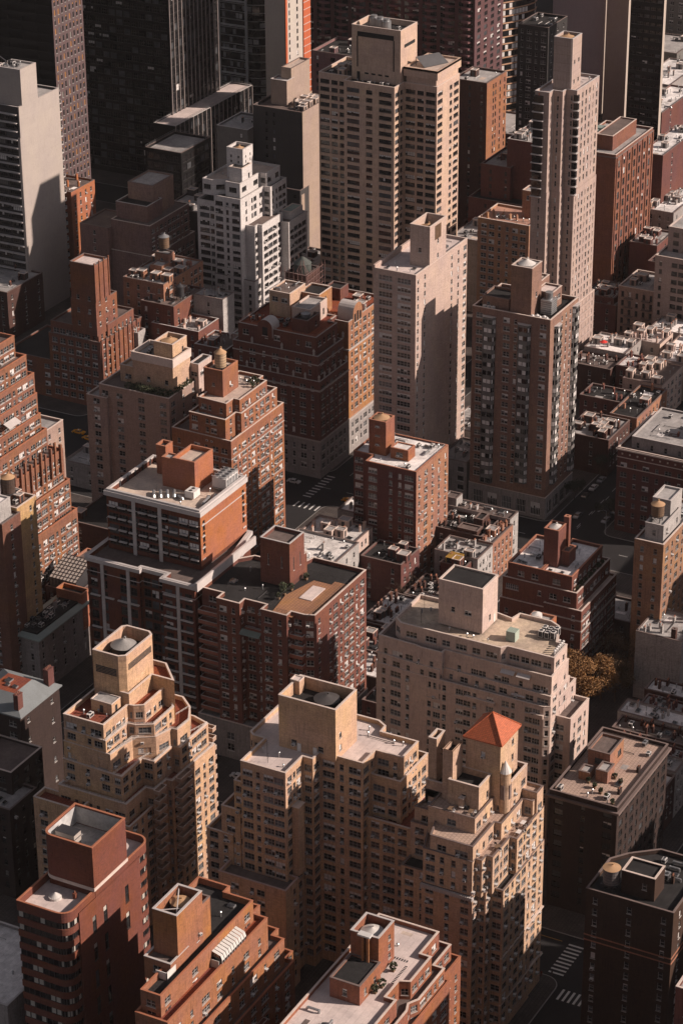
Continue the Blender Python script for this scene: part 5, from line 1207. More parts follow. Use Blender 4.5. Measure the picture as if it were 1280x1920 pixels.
# ---- R5
b = B('apartment_building', 'tan brick building with a white bulkhead and stilted water tank, right edge', 'apartment building', W_MARL, ac=.15, seed=62, fr='g', bp=.3, cap=100)
b.wall = wallmat('ochre_brown_brick', (0.34, 0.195, 0.125))
b.tier(r4(621.8, 229.7, 652, 238.6), 0, 46, FS('s.s.s', z=46, fh=3.0), FS('dsdsdsd', z=46, fh=3.0), par=.8, roof=R_GREY, cope=COPE)
b.tier(r4(624.5, 231, 638, 236.6), 44, 50.5, FS('.s.', fh=9), FS('s.s', fh=9), par=.5, roof=R_GREY, cope=COPW, wall=W_WHT)
b.tier(r4(632, 232, 641, 237.6), 44, 55, None, None, par=.5, roof=R_GREY, cope=COPW, wall=W_WHT)
clutter(b, r4(640, 230, 651, 237), 45.2, 5, 5, 'vcs'); b.done()
water_tower(627.6, 234.2, 49.9, 1.9, 3.4, 2.2, 'brown water tank on steel stilts above the white bulkhead at the right edge', WOOD, CONEW)
# ---- R6
b = B('office_building', 'dark brick building with white cornice lines and round dots below its roof, right edge', 'building', wallmat('aubergine_brick', (0.155, 0.06, 0.052)), ac=0, seed=63, fr='g', bp=.3)
P = r4(708.8, 248, 740, 279.3); b.tier(P, 0, 30, FS('d.s.d.s.d.s.d.s', fh=3.5, z=30, top=5), FS('dsdsds', fh=3.5, z=30, top=5), par=1.0, roof=R_BRN, cope=COPE)
b.band(P, 29.3, .5, .5, COPE); b.band(P, 26.6, .25, .2, COPE); b.band(P, 23.2, .25, .2, COPE)
m = MB()
for k in range(11): m.cyl(708.75, 277.6-k*2.6, 27.8, 28.3, .3, 8)
b.part(m, 'medallion', [COPE])
b.tier(r4(712.5, 248, 738, 276), 28, 33, FS('s.s.s.s.s.s', fh=9, wh=2), FS('s.s.s', fh=9), par=.5, roof=R_GREY, cope=COPW, wall=W_GREYB)
b.tier(r4(722, 252, 728, 258), 32, 38, None, None, par=.2, roof=R_DARK, wall=W_RUST); clutter(b, r4(714, 258, 736, 274), 32.5, 4, 12, 'vchs'); b.done()
# ---- R7 rows of townhouses
low('townhouse', 'dark roofed brick house with a wooden slatted lean-to, beside the brown bay tower', (745, 297, 764, 313.5), 13.5, W_DKB, R_GREY, 's.s.', 'ssssss', 171, 12, 'hvcsbb', group='townhouses at the right')
low('townhouse', 'long black flat roof with small white vents, below the pale slab tower', (776, 305.2, 787.4, 321), 13.5, W_MAR, R_DARK, 's.s.s.s', 'ss', 172, 6, 'vvs', group='townhouses at the right')
low('townhouse', 'salmon fronted corner house with a black roof and bright dots along its cornice', (765, 294.9, 793, 305), 14, W_MARL, R_DARK, 's.s', 'ssssssss', 173, 8, 'vbvc', group='townhouses at the right')
low('townhouse', 'cream bow-fronted townhouse beyond the salmon fronted corner house', (793.4, 297, 814, 312), 15, W_CREAM, R_BRN, 's.s', 'dsdsd', 174, 9, 'hbbv', group='townhouses at the right')
low('townhouse', 'dark roof crowded with pale vents at the foot of the tall rose panel tower', (800, 319.4, 812, 335.6), 14, W_DKB, R_BRN, 's.s.s', 'ss', 175, 10, 'vvcv', group='townhouses at the right')
low('townhouse', 'white flat roof with a red umbrella, right of the panel tower', (812.4, 319, 828, 335), 15.5, W_GREYB, R_SILV, 's.s', 'sss', 176, 6, 'vbs', group='townhouses at the right')
low('townhouse', 'white roofed house with brick chimneys below the red umbrella', (803, 309, 815, 318.6), 15, W_MAR, R_SILV, 's.s', 'ss', 177, 6, 'hhv', group='townhouses at the right')
low('townhouse', 'tan walled roof with clay pots, right of the umbrella roof', (829, 312, 842, 327), 14.5, W_CREAM, R_PINK, 's.s', 'ss', 178, 9, 'hcb', group='townhouses at the right')
low('townhouse', 'pale roof with two skylights at the far right row', (843, 303, 856, 322), 14, W_GREYB, R_SILV, 's.s', 'ss', 179, 8, 'sbh', group='townhouses at the right')
low('townhouse', 'white roofed corner house at the right edge of the far row', (816, 293, 842, 309), 14.5, W_CREAM, R_SILV, 's.s', 'dsd', 180, 12, 'sbhv', group='townhouses at the right')
low('townhouse', 'terrace roof with garden furniture left of the rust bulkhead at the right', (742, 262, 760, 280), 20, W_CREAM, R_PINK, 's.s', 'dsd', 181, 12, 'hvcv', group='townhouses at the right')
low('townhouse', 'white gabled roof at the right edge beyond the garden furniture terrace', (762, 258, 790, 281), 16, W_CREAM, R_SILV, 's.s', 'dsd', 182, 8, 'hvb', group='townhouses at the right')
t = thing('parasol', 'red parasol on the white roof right of the tall panel tower', 'parasol', (816, 329, 14.9)); m = MB(); m.cyl(0, 0, 0, 2.3, .05, 6); m.obj('pole', [STEEL], t); m = MB(); m.cone(0, 0, 2.2, 3.0, 1.5, 8); m.obj('canopy', [plain('red_canopy', (.6, .03, .02), .7)], t)
# ---- L5 terraced brick mass, far left
W_L5 = wallmat('terraced_orange_brick', (0.27, 0.125, 0.078)); 
b = B('apartment_building', 'huge terraced orange brown brick building stepping down along the left edge', 'apartment building', W_L5, ac=.26, seed=64, fr='w', bp=.55)
T5 = [(90, 579, 420), (84, 580.2, 417), (78, 581.5, 415.5), (72, 580.8, 414.4), (66, 580.0, 413), (61, 580.6, 411.5), (55, 581.4, 406.6), (45, 582.0, 405.2), (35, 583.0, 403.8)]
for i, (z, x1, y0) in enumerate(T5):
    b.tier(r4(545, y0, x1, 450), 0 if i == len(T5)-1 else z-16, z, None, FS('dsdsdsdtsdtd', z=90, fh=2.95, m=.3), par=.9, roof=R_BRN, cope=COPO)
for k in range(13):
    m = MB(); x = 548+k*2.6; m.box(x, 405.0+(1.2 if k % 2 else .9), 48, x+.7, 406.8, 57.2+(k % 3)*.8); b.part(m, 'pier', [W_L5])
m = MB(); m.quad((561, 413.0, 70.0), (567, 413.0, 70.0), (567, 410.8, 68.9), (561, 410.8, 68.9)); m.quad((561, 410.8, 68.84), (567, 410.8, 68.84), (567, 413.0, 69.9), (561, 413.0, 69.9)); b.part(m, 'awning', [COPW])
b.done()
b = B('apartment_building', 'narrow grey beige building with a stone cornice behind the terraced mass', 'apartment building', W_BEI, ac=0, seed=65)
b.tier(r4(598, 424.6, 608, 438), 0, 50, FS('s.s', fh=3.1), FS('s.s', fh=3.1), par=.8, cope=COPE); b.done()
# ---- L9, shade and sun put into its brown and tan wall colours
b = B('apartment_building', 'brown brick building with a sun-toned tan side strip and white roof structures, left edge', 'apartment building', wallmat('shade_brown_brick', (0.21, 0.10, 0.07)), ac=.3, seed=66, fr='w', bp=.4)
b.tier(r4(529.4, 392.6, 538.4, 412), 0, 56, FS('s.s', z=56, fh=3.05), FS('.s.', z=56, fh=3.05), par=.7, roof=R_GREY, cope=COPD)
b.tier(r4(538.2, 393.6, 547.8, 405), 0, 57, None, FS('.s', z=57, fh=3.05), par=.8, roof=R_BRN, cope=COPE, wall=wallmat('sunlit_tan_brick', (0.55, 0.36, 0.19)))
b.tier(r4(530, 394.6, 536.8, 400.6), 55, 61, FS('.s', fh=9), None, par=.4, roof=R_SILV, cope=COPW, wall=W_WHT)
b.tier(r4(532, 400.6, 541, 407), 55, 66, FS('.s', fh=9), None, par=.4, roof=R_SILV, cope=COPW, wall=W_WHT)
clutter(b, r4(539, 395, 547, 404), 56.2, 3, 5, 'vcb'); b.done()
water_tower(543, 399.6, 56.2, 2.0, 4.6, 2.8, 'dark wooden water tank with tan cone on the brown left edge building', plain('dark_tank_wood', (.06, .035, .025), .8), CONEW)
# ---- L10, L11, L12
b = B('townhouse', 'house with a large glazed studio roof, between the brown building and the modern tower', 'townhouse', W_DKB, ac=0, seed=67)
b.tier(r4(560, 389.6, 573.6, 401), 0, 20, FS('s.s.s', fh=3.4), FS('ddd', fh=3.4, wh=2), par=.5, roof=R_DARK, cope=COPD)
b.tier(r4(574, 390, 583, 401), 0, 22, None, FS('dd', fh=3.4), par=.5, roof=R_BRN, cope=COPR, wall=W_MARL)
m = MB(); A_, Bq, Cq, Dq = (561.4, 400.4, 22.4), (561.4, 390.8, 22.4), (570.4, 390.8, 26.0), (570.4, 400.4, 26.0)
m.quad(Dq, A_, Bq, Cq, 0); m.quad((561.4, 400.4, 19.4), (561.4, 390.8, 19.4), Bq, A_, 2); m.poly([(561.4, 390.8, 19.4), (570.4, 390.8, 19.4), Cq, Bq], 1); m.quad((570.4, 390.8, 19.4), (570.4, 400.4, 19.4), Dq, Cq, 1)
for k in range(9): y = 400.4-k*1.2; m.tube((561.4, y, 22.5), (570.4, y, 26.1), .09, 4, 1); m.tube((561.35, y, 19.5), (561.35, y, 22.4), .08, 4, 1)
for k in range(8): x = 561.4+k*1.29; z = 22.5+3.6*(x-561.4)/9; m.tube((x, 400.4, z), (x, 390.8, z), .08, 4, 1)
b.part(m, 'studio_glazing', [plain('obscured_glass', (.5, .45, .41), .3, v=.3), STEEL, CURT]); condenser(b, 560.9, 403, 20, 1.4, 1.2, 1.8); condenser(b, 563.6, 403.4, 20, 1.4, 1.2, 1.8); condenser(b, 566.3, 403.8, 20, 1.4, 1.2, 1.8)
b.done()
b = B('townhouse', 'narrow ornate beige facades with arched windows in full sun beside the modern tower', 'townhouse', W_CREAM, ac=.1, seed=68)
b.tier(r4(560.5, 385.8, 567.2, 389.4), 0, 18.6, None, FS('ss', fh=3.6, wh=2.2), par=.5, cope=COPE); b.tier(r4(567.4, 384.8, 575, 389.4), 0, 20, None, FS('sss', fh=3.6, wh=2.4), par=.5, cope=COPE, wall=W_TAN3); b.done()
b = B('townhouse', 'grey stone corner house with a green copper roof edge, lower left', 'townhouse', W_GREYB, ac=.1, seed=69, fr='w')
P = r4(534.0, 386.0, 560.0, 395.4); b.tier(P, 0, 18.6, FS('.s..s', fh=3.7, wh=2.2), FS('s.s.s.s.s', fh=3.7, wh=2.2), par=.1, cope=False, roof=R_DARK)
m = MB(); Q = inset(P, -1.0); Qi = inset(P, 1.2); n = 4
for i in range(4): j = (i+1) % 4; m.quad((Q[i][0], Q[i][1], 18.5), (Q[j][0], Q[j][1], 18.5), (Qi[j][0], Qi[j][1], 19.0), (Qi[i][0], Qi[i][1], 19.0)); m.quad((Q[j][0], Q[j][1], 18.1), (Q[i][0], Q[i][1], 18.1), (P[i][0], P[i][1], 18.3), (P[j][0], P[j][1], 18.3)); m.quad((Q[i][0], Q[i][1], 18.1), (Q[j][0], Q[j][1], 18.1), (Q[j][0], Q[j][1], 18.5), (Q[i][0], Q[i][1], 18.5))
b.part(m, 'copper_eave', [plain('green_copper', (0.28, 0.34, 0.32), .7, v=.4)])
m = MB(); m.prism(inset(Qi, .3), 18.6, 19.3, 0, True); b.part(m, 'roof', [R_DARK]); clutter(b, Qi, 19.3, 55, 18, 'vcschca'); b.tier(r4(557, 385.9, 561, 395), 10, 22, None, None, par=1.2, roof=R_DARK, cope=COPR, wall=W_RUST)
b.done()
b = B('townhouse', 'dark brick mansion with a sloping slate roof and two chimneys, left edge', 'townhouse', wallmat('shade_dark_brick', (0, 0, 0)), ac=.05, seed=70, fr='w')
P = r4(466.5, 344.6, 484.5, 362); b.tier(P, 0, 40, FS('d.d.d', fh=3.4), FS('s.s', fh=6), par=.05, cope=False)
m = MB(); Q = inset(P, -.6); Qi = inset(P, 5.0)
for i in range(4): j = (i+1) % 4; m.quad((Q[i][0], Q[i][1], 40), (Q[j][0], Q[j][1], 40), (Qi[j][0], Qi[j][1], 43), (Qi[i][0], Qi[i][1], 43))
m.prism(Q, 39.6, 40, 0, False, True); b.part(m, 'slate_roof', [plain('blue_grey_slate', (0.17, 0.19, 0.20), .7, v=.5)]); m = MB(); m.poly([(p[0], p[1], 43) for p in Qi]); b.part(m, 'roof', [R_RED])
chimney(b, 468.6, 346.4, 40, 5.2, 2.2, 1.4, W_MAR, 3); chimney(b, 482.6, 346.4, 40, 5.6, 2.6, 1.6, W_MAR, 4); clutter(b, Qi, 43, 5, 3, 'ss'); b.done()
b = B('apartment_building', 'plain dark building in deep shade under the slate roofed mansion', 'apartment building', wallmat('shade_dark_brick', (0, 0, 0)), ac=.05, seed=71, fr='d')
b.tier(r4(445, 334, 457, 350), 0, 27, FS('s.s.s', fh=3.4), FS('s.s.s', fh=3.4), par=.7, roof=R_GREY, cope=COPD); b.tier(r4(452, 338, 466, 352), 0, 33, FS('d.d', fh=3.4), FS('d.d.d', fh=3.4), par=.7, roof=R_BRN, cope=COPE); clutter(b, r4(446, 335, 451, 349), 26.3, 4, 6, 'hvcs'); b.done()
b = B('low_building', 'low building with a broad snowy grey roof, bottom left corner', 'building', W_GREYB, ac=0, seed=72)
b.tier(r4(386, 294.5, 412.5, 316), 0, 20, None, None, par=.8, roof=R_SILV, cope=COPW); clutter(b, r4(396, 296, 411, 315), 19.2, 5, 4, 'hv'); b.done()
low('townhouse', 'pair of pale edged roofs in the dark street beside the yellow taxis', (655, 445, 668, 458), 9, W_GREYB, R_GREY, 's.s', 'ss', 191, 4, 'bv')
low('townhouse', 'narrow townhouse roof terrace behind the modern tower', (585, 384, 606, 400), 14, W_DKB, R_SILV, 's.s', 'ss', 192, 8, 'hvbs')
low('townhouse', 'dark roofed house in the shade left of the mauve building', (608, 402, 630, 425), 15, W_DKB, R_DARK, 's.s', 'ss', 193, 6, 'hvbs')
low('townhouse', 'small white walled roof with timber fence left of the modern tower', (570, 369, 590, 384), 17, W_WHT, R_GREY, 's.s', 'ss', 194, 6, 'hvbs')
W_T12 = wallmat('tan_concrete_panel', (0.62, 0.455, 0.36), 'stucco', 0.8)
W_T15 = wallmat('rose_panel', (0.50, 0.385, 0.34), 'panel', 0.6)
W_CONC = wallmat('pale_concrete_slab', (0.50, 0.445, 0.41), 'stucco', 0.35)
W_DKG = wallmat('charcoal_wall', (0.075, 0.07, 0.07), 'stucco', 0.6)
W_BLK = wallmat('black_steel', (0.012, 0.012, 0.013), 'stucco', 0.5, 0.5)
W_GRYM = wallmat('mid_grey_wall', (0.20, 0.19, 0.18), 'stucco', 0.6)
W_T7 = wallmat('wine_panel', (0.13, 0.068, 0.072), 'stucco', 0.6)
W_WHITE = wallmat('white_brick', (0.70, 0.67, 0.66), v=0.55)
W_T22 = wallmat('dusky_rose_brick', (0.27, 0.165, 0.145))
W_L2 = wallmat('burnt_orange_brick', (0.25, 0.105, 0.066))
BRZ = plain('bronze_drape', (0.26, 0.12, 0.04), 0.5, v=1.2, scale=.5)
LIT = bpy.data.materials.new('lit_window'); LIT.use_nodes = True
_b = LIT.node_tree.nodes['Principled BSDF']; _b.inputs['Emission Color'].default_value = (1, .86, .66, 1); _b.inputs['Emission Strength'].default_value = 1.1

# ---- T12 big tan tower
b = B('apartment_tower', 'large tan concrete tower with ribbon windows and a big blank mechanical penthouse, top centre', 'apartment tower', W_T12, ac=0, seed=81, fr='d', bp=.22, gl=GLD)
Z = 100
rib = dict(w={'r': 5.2, 'q': 4.4, 't': 2.6})
P = [(818.5, 416.2), (826.4, 416.2), (826.4, 402.8), (845.5, 402.8), (845.5, 450.5), (823.5, 450.5), (823.5, 437.2), (818.5, 437.2)]
b.tier(P, 0, Z, FS('rtr', z=Z, fh=3.0, wh=1.55, top=2.4, m=.5, **rib), FS('q.tq', z=Z, fh=3.0, wh=1.55, top=2.4, m=.5, w={'q': 4.0, 't': 2.0}), par=1.0, roof=R_DARK, cope=COPE)
b.tier(r4(826.9, 403.3, 845.2, 415.6), Z-1, Z+2.6, FS('r', fh=30, wh=1.7, top=2.3, w={'r': 11}), FS('r', fh=30, wh=1.7, top=2.3, w={'r': 16.5}), par=0, roof=R_TAN, cope=False)
m = MB(); m.prism(r4(826.0, 402.4, 845.8, 416.2), Z+2.6, Z+6.0, 0, False, True); Q = r4(826.0, 402.4, 845.8, 416.2); m.ring(Q, inset(Q, .7), Z+5.2, Z+6.05, 0); m.poly([(p[0], p[1], Z+5.3) for p in inset(Q, .7)], 1); b.part(m, 'roof_slab', [W_T12, R_TAN])
m = MB(); m.quad((829.5, 409.5, Z+5.6), (839.5, 404.5, Z+5.6), (840.5, 409.0, Z+8.6), (831.5, 414.0, Z+8.6)); m.quad((831.5, 414.0, Z+8.5), (840.5, 409.0, Z+8.5), (839.5, 404.5, Z+5.5), (829.5, 409.5, Z+5.5)); m.poly([(839.5, 404.5, Z+5.5), (840.5, 409, Z+5.5), (840.5, 409, Z+8.6)], 0); m.tube((831.5, 414, Z+5.3), (831.5, 414, Z+8.5), .15, 5); b.part(m, 'solar_canopy', [plain('grey_canopy', (.09, .09, .095), .4)])
b.tier(r4(824.5, 416.8, 838.0, 437.0), Z-1, 119.6, FS('.', z=1), FS('.', z=1), par=2.0, roof=R_DARK, cope=COPE)
m = MB(); m.box(824.36, 419.6, 115.6, 824.52, 434.6, 117.4, 0); m.box(824.36, 434.4, 104, 824.52, 434.8, 115.6, 0); m.box(824.36, 419.4, 104, 824.52, 419.8, 115.6, 0); m.box(827.5, 416.66, 112.6, 836, 416.82, 113.8, 0); m.box(824.36, 433.6, 99.1, 824.52, 434.8, 102.2, 0)
for k in range(4): m.box(824.36, 421.6+k*2.8, 101.6, 824.52, 423.2+k*2.8, 102.2, 0)
b.part(m, 'louvre', [DARK])
for i in range(3):
    m = MB(); m.cyl(828.2+i*1.2, 424.5+i*3.2, 117.6, 121.6, 1.7, 12); m.cyl(828.2+i*1.2, 424.5+i*3.2, 121.6, 122.4, 1.2, 12); b.part(m, 'cooling_tower', [GALV])
clutter(b, r4(825.5, 418, 837, 436), 117.6, 8, 10, 'cgvcc'); clutter(b, r4(819, 417.5, 824, 436.5), 99, 3, 6, 'vc'); clutter(b, r4(824.5, 438, 844, 450), 99, 3, 6, 'vcb')
b.done()
# ---- T15
b = B('apartment_tower', 'tall slender rose panel tower with a windowless square top, upper right', 'apartment tower', W_T15, ac=0, seed=82, fr='g', bp=.3)
Z = 113
b.tier([(800.4, 352.2), (800.4, 346.8), (803.8, 346.8), (803.8, 343.2), (807, 343.2), (807, 339.2), (826.8, 339.2), (826.8, 352.2)], 76, Z, FS('n', z=Z, fh=3.1, wh=2.0, w={'n': .7}), FS('n.s.s.sns', z=Z, fh=3.1, wh=2.0, w={'n': .5}), par=.9, roof=R_PINK, cope=COPW)
b.tier([(800.2, 352.6), (800.2, 346.6), (803.6, 346.6), (803.6, 343.0), (806.9, 343.0), (806.9, 339.0), (827.0, 339.0), (827, 352.6)], 0, 76.5, FS('n', z=Z, fh=3.1, wh=1.8, w={'n': .7}), FS('ns.sns.sns', z=Z, fh=3.1, wh=1.8, w={'n': .5}), par=.05, cope=False)
b.tier(r4(807, 338.9, 829.5, 352), 0, 31, None, FS('ns.sns.sns', z=Z, fh=3.1, wh=1.8), par=.6)
m = MB()
for k in range(12): z = 111.6-k*3.1; m.box(799.6, 349.0, z-2.5, 800.36, 352.4, z, 0); m.box(799.2, 348.6, z-2.9, 800.4, 352.8, z-2.6, 1); m.box(806.4, 338.4, z-2.9, 808.4, 340.6, z-2.6, 1); m.box(806.9, 338.7, z-2.4, 808.2, 340.4, z-.2, 0)
b.part(m, 'corner_window', [GLD, COPW])
b.tier(r4(807.3, 341.6, 815.3, 348.6), Z-1, 131, FS('.', z=1), FS('.ss', fh=7, wh=1.4, top=8), par=1.6, roof=R_BRN, cope=COPW)
m = MB(); m.box(800.3, 350.4, 80, 800.38, 350.8, 112.5, 0); m.box(803.6, 346.5, 76, 803.78, 346.8, 112.5, 1); m.box(807.2, 341.5, 114, 807.28, 342.2, 130.8, 1); b.part(m, 'stripe', [plain('rust_stripe', (.45, .12, .07), .8, v=.8), COPE])
clutter(b, r4(816, 340, 826, 351), 112.2, 4, 6, 'vvc'); b.done()
water_tower(811.2, 345.2, 129.5, 2.2, 1.0, 0, 'tan cone lid in the windowless square top of the tall rose tower', CONEW, CONEW, ch=.8)
# ---- T16
b = B('office_building', 'orange brick loft building with tall window bays and green roof tanks, upper right', 'office building', wallmat('loft_orange_brick', (0.25, 0.11, 0.075)), ac=0, seed=83, fr='d', bp=.3)
b.tier(r4(889.5, 356.8, 927.5, 377), 0, 62, FS('.', z=1), FS('ddddddd', z=62, fh=4.3, wh=2.7, top=3.2), par=.9, roof=R_GREY, cope=COPE)
m = MB()
for k in range(8): m.box(890.4+k*5.2, 356.45, 3, 891.3+k*5.2, 356.85, 61)
b.part(m, 'pier', [b.wall]); b.band(r4(889.5, 356.8, 927.5, 377), 60.6, .5, .3, COPD)
b.tier(r4(896, 361, 920, 368), 61, 67, None, None, par=.4, roof=R_BRN)
for i in range(4): condenser(b, 893.5+i*2.6, 370.5, 61.1, 2.2, 3, 2.6, ACM)
for i in range(2): m = MB(); m.cyl(903+i*5, 372-i, 61, 66, 2.1, 14); b.part(m, 'tank', [plain('green_tank', (.24, .30, .28), .6)])
b.done()
# ---- T19, T18, T14
b = B('apartment_building', 'salmon brick building with a busy pink roof terrace, left of the tall rose tower', 'apartment building', wallmat('salmon_tan_brick', (0.47, 0.265, 0.165)), ac=.3, seed=84, fr='w', bp=.55)
b.tier(r4(832.6, 367.2, 850, 388.2), 0, 50, FS('ddssdd', z=50, fh=2.95), FS('dd', z=50), par=.8, roof=roofmat('salmon_deck', (0.45, 0.26, 0.20), .8), cope=COPE)
b.tier(r4(842, 370, 848, 374.5), 48, 60, FS('.s', fh=9), FS('.s', fh=4), par=.4, roof=R_GREY, wall=W_MARL); clutter(b, r4(834, 368.5, 841, 387), 49.2, 6, 18, 'vhvca'); b.done()
b = B('apartment_building', 'maroon brick building with a crowded roof of ducts, behind the salmon building', 'apartment building', W_MAR, ac=0, seed=85, fr='d')
b.tier(r4(908, 400, 935, 411), 0, 55, FS('.', z=1), FS('s.s.s', fh=3.1), par=.8, roof=R_GREY, cope=COPW); b.tier(r4(905, 408, 935, 421), 0, 44, FS('.s..s', fh=3.1), None, par=.8, roof=R_GREY, cope=COPD); b.tier(r4(900, 400, 933, 424), 0, 31, FS('.s..s', fh=3.1), None, par=.8, roof=R_DARK, cope=COPD)
clutter(b, r4(909, 401, 934, 411), 54.2, 9, 26, 'cgvhbs', mat=W_WHT); clutter(b, r4(912, 412, 934, 421), 43.2, 10, 14, 'cgvhb'); b.done()
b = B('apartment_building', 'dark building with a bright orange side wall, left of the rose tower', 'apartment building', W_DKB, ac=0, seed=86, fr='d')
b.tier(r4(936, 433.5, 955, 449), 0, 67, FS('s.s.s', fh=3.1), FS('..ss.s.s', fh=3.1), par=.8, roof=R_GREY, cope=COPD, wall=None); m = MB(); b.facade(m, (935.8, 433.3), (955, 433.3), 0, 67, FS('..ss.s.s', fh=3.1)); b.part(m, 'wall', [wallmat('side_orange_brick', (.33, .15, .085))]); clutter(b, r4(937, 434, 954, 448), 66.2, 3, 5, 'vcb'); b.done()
# ---- T21 white stepped
b = B('apartment_building', 'white brick stepped apartment building with a small square tower top, upper left of centre', 'apartment building', W_WHITE, ac=.08, seed=87, fr='d', bp=.3)
Z = 60
b.tier(r4(785.4, 471.0, 795.0, 482.0), 0, Z-3, FS('qq', z=Z, fh=3.0), None, par=.8, roof=R_DARK, cope=COPW)
b.tier([(784.4, 462.6), (801.5, 462.6), (801.5, 459.6), (814, 459.6), (814, 474.0), (784.4, 474.0)], 0, Z, FS('t.s.t..', z=Z, fh=3.0), FS('.s.st.d', z=Z, fh=3.0), par=.7, roof=R_DARK, cope=COPW)
b.tier([(787.4, 464.4), (802, 464.4), (802, 461.5), (812.5, 461.5), (812.5, 480), (786.5, 480), (786.5, 476), (790, 470.6), (787.4, 470.6)], Z-1, Z+5, FS('.t.', fh=9, wh=1.8), FS('t.t', fh=9, wh=1.8), par=.8, roof=R_TAN, cope=COPW)
b.tier(r4(790, 464.9, 797.4, 470.5), Z+4, Z+10, FS('.', z=1), FS('.s', fh=3.6, wh=2, top=3), par=.2, roof=R_DARK)
b.tier(r4(793.8, 466.6, 801.2, 473.6), Z+4, Z+16, FS('sss', fh=2, wh=.8, top=2.6, bot=6, w={'s': .7}), FS('.sss', fh=2, wh=.8, top=2.6, bot=6, w={'s': .6}), par=1.0, roof=R_DARK, cope=COPW)
b.tier([(787.8, 458.8), (790.4, 458.8), (790.4, 457.0), (806, 457.0), (806, 463), (787.8, 463)], 0, 49, FS('.', z=1), FS('tttd', z=Z, fh=3.0), par=.5, roof=R_BRN, cope=COPW)
b.tier(r4(804.5, 453.6, 819.0, 462), 0, 46, FS('.', z=1), FS('tqtt', z=Z, fh=3.0), par=.5, roof=R_BRN, cope=COPW)
b.tier(r4(809, 455, 818, 459.5), 45, 48.5, None, None, par=.1, roof=roofmat('pale_green_roof', (.33, .40, .36), .4), wall=W_WHITE)
b.tier(r4(785.6, 457.8, 806, 470.0), 0, 28, FS('.s.s', z=28, fh=3.0), FS('dtdt', z=28, fh=3.0), par=.7, roof=R_DARK, cope=COPD)
b.tier(r4(784.2, 469, 792, 474.4), 0, 29, FS('t', z=29), None, par=.7, roof=R_DARK, cope=COPD)
clutter(b, r4(788, 471, 812, 479), Z+4.2, 3, 8, 'vcv'); b.done()
water_tower(797.6, 470.4, Z+14.4, 1.9, .6, 0, 'tan cone lid in the perforated tower top of the white stepped building', CONEW, CONEW, ch=.9)
# ---- T20
b = B('office_building', 'charcoal building with a huge blank tan side wall, upper left of centre', 'office building', W_DKG, ac=0, seed=88, fr='d', bp=.3, gl=GLD)
Z = 75
W_T20 = wallmat('blank_tan_wall', (0.42, 0.325, 0.27), 'stucco', .6)
b.tier(r4(845.6, 470.0, 866.0, 492.0), 0, Z, FS('.ss...', z=Z, fh=3.4), None, par=1.1, roof=R_BRN, cope=COPD)
m = MB(); m.quad((845.6, 469.9, 0), (866, 469.9, 0), (866, 469.9, Z+.15), (845.6, 469.9, Z+.15)); m.quad((845.6, 469.9, Z+.15), (866, 469.9, Z+.15), (866, 470, Z+.15), (845.6, 470, Z+.15)); m.box(843.6, 469.6, 0, 846, 469.95, 42); b.part(m, 'blank_wall', [W_T20])
b.tier(r4(842.8, 469.8, 850, 487), 0, 44, FS('s.s.s', fh=3.4), None, par=.6, roof=R_GREY, cope=COPD)
b.tier(r4(841, 492, 860, 506), 0, 66, FS('..s', fh=3.4), None, par=.8, roof=R_GREY, cope=COPW, wall=W_GRYM)
b.tier(r4(857, 481, 872, 485.5), Z-1, Z+13, None, None, par=.6, roof=R_TAN, cope=COPD, wall=W_T20); b.tier(r4(853, 480.8, 859, 488), Z-1, Z+9, None, None, par=.6, roof=R_SILV, cope=COPW, wall=W_T20)
clutter(b, r4(847, 471, 865, 480), Z-1.1, 4, 16, 'cgvbchs', mat=W_T20); clutter(b, r4(846, 489, 862, 505), 66, 4, 8, 'cvgh'); b.done()
low('low_building', 'dark low building with a tiled roof edge behind the white stepped building', (822, 497, 845, 520), 36, W_DKG, R_GREY, 's.s.s', 'sss', 201, 5, 'vcb', group='low rooftops between the towers')
# ---- T22
b = B('apartment_building', 'dusky rose brick building with grey roofed set-back top, upper left', 'apartment building', W_T22, ac=0, seed=89, fr='w', bp=.8)
b.tier(r4(794.8, 507.4, 810.0, 518.6), 0, 55, FS('.', z=1), FS('n.n.n.', fh=30, wh=8, top=10, w={'n': .35}), par=.5, roof=R_GREY, cope=COPD, wall=wallmat('rosy_tan_brick', (.36, .235, .19)))
b.tier(r4(788, 506, 799, 520), 0, 49, None, None, par=.7, roof=R_DARK, cope=COPW)
b.tier(r4(784.2, 502.6, 813, 520), 0, 43, FS('.', z=1), FS('dsdsdddsd', z=43, fh=3.3), par=.4, roof=R_BRN, cope=COPE); b.tier(r4(783.4, 501.6, 815, 522), 0, 31, FS('..s', z=43, fh=3.3), FS('dsdsdddsdd', z=43, fh=3.3), par=.4, cope=COPE)
b.tier(r4(782, 520, 800, 533), 0, 40, FS('.s.', fh=3.3), None, par=.5, roof=R_BRN, cope=COPD)
b.done()
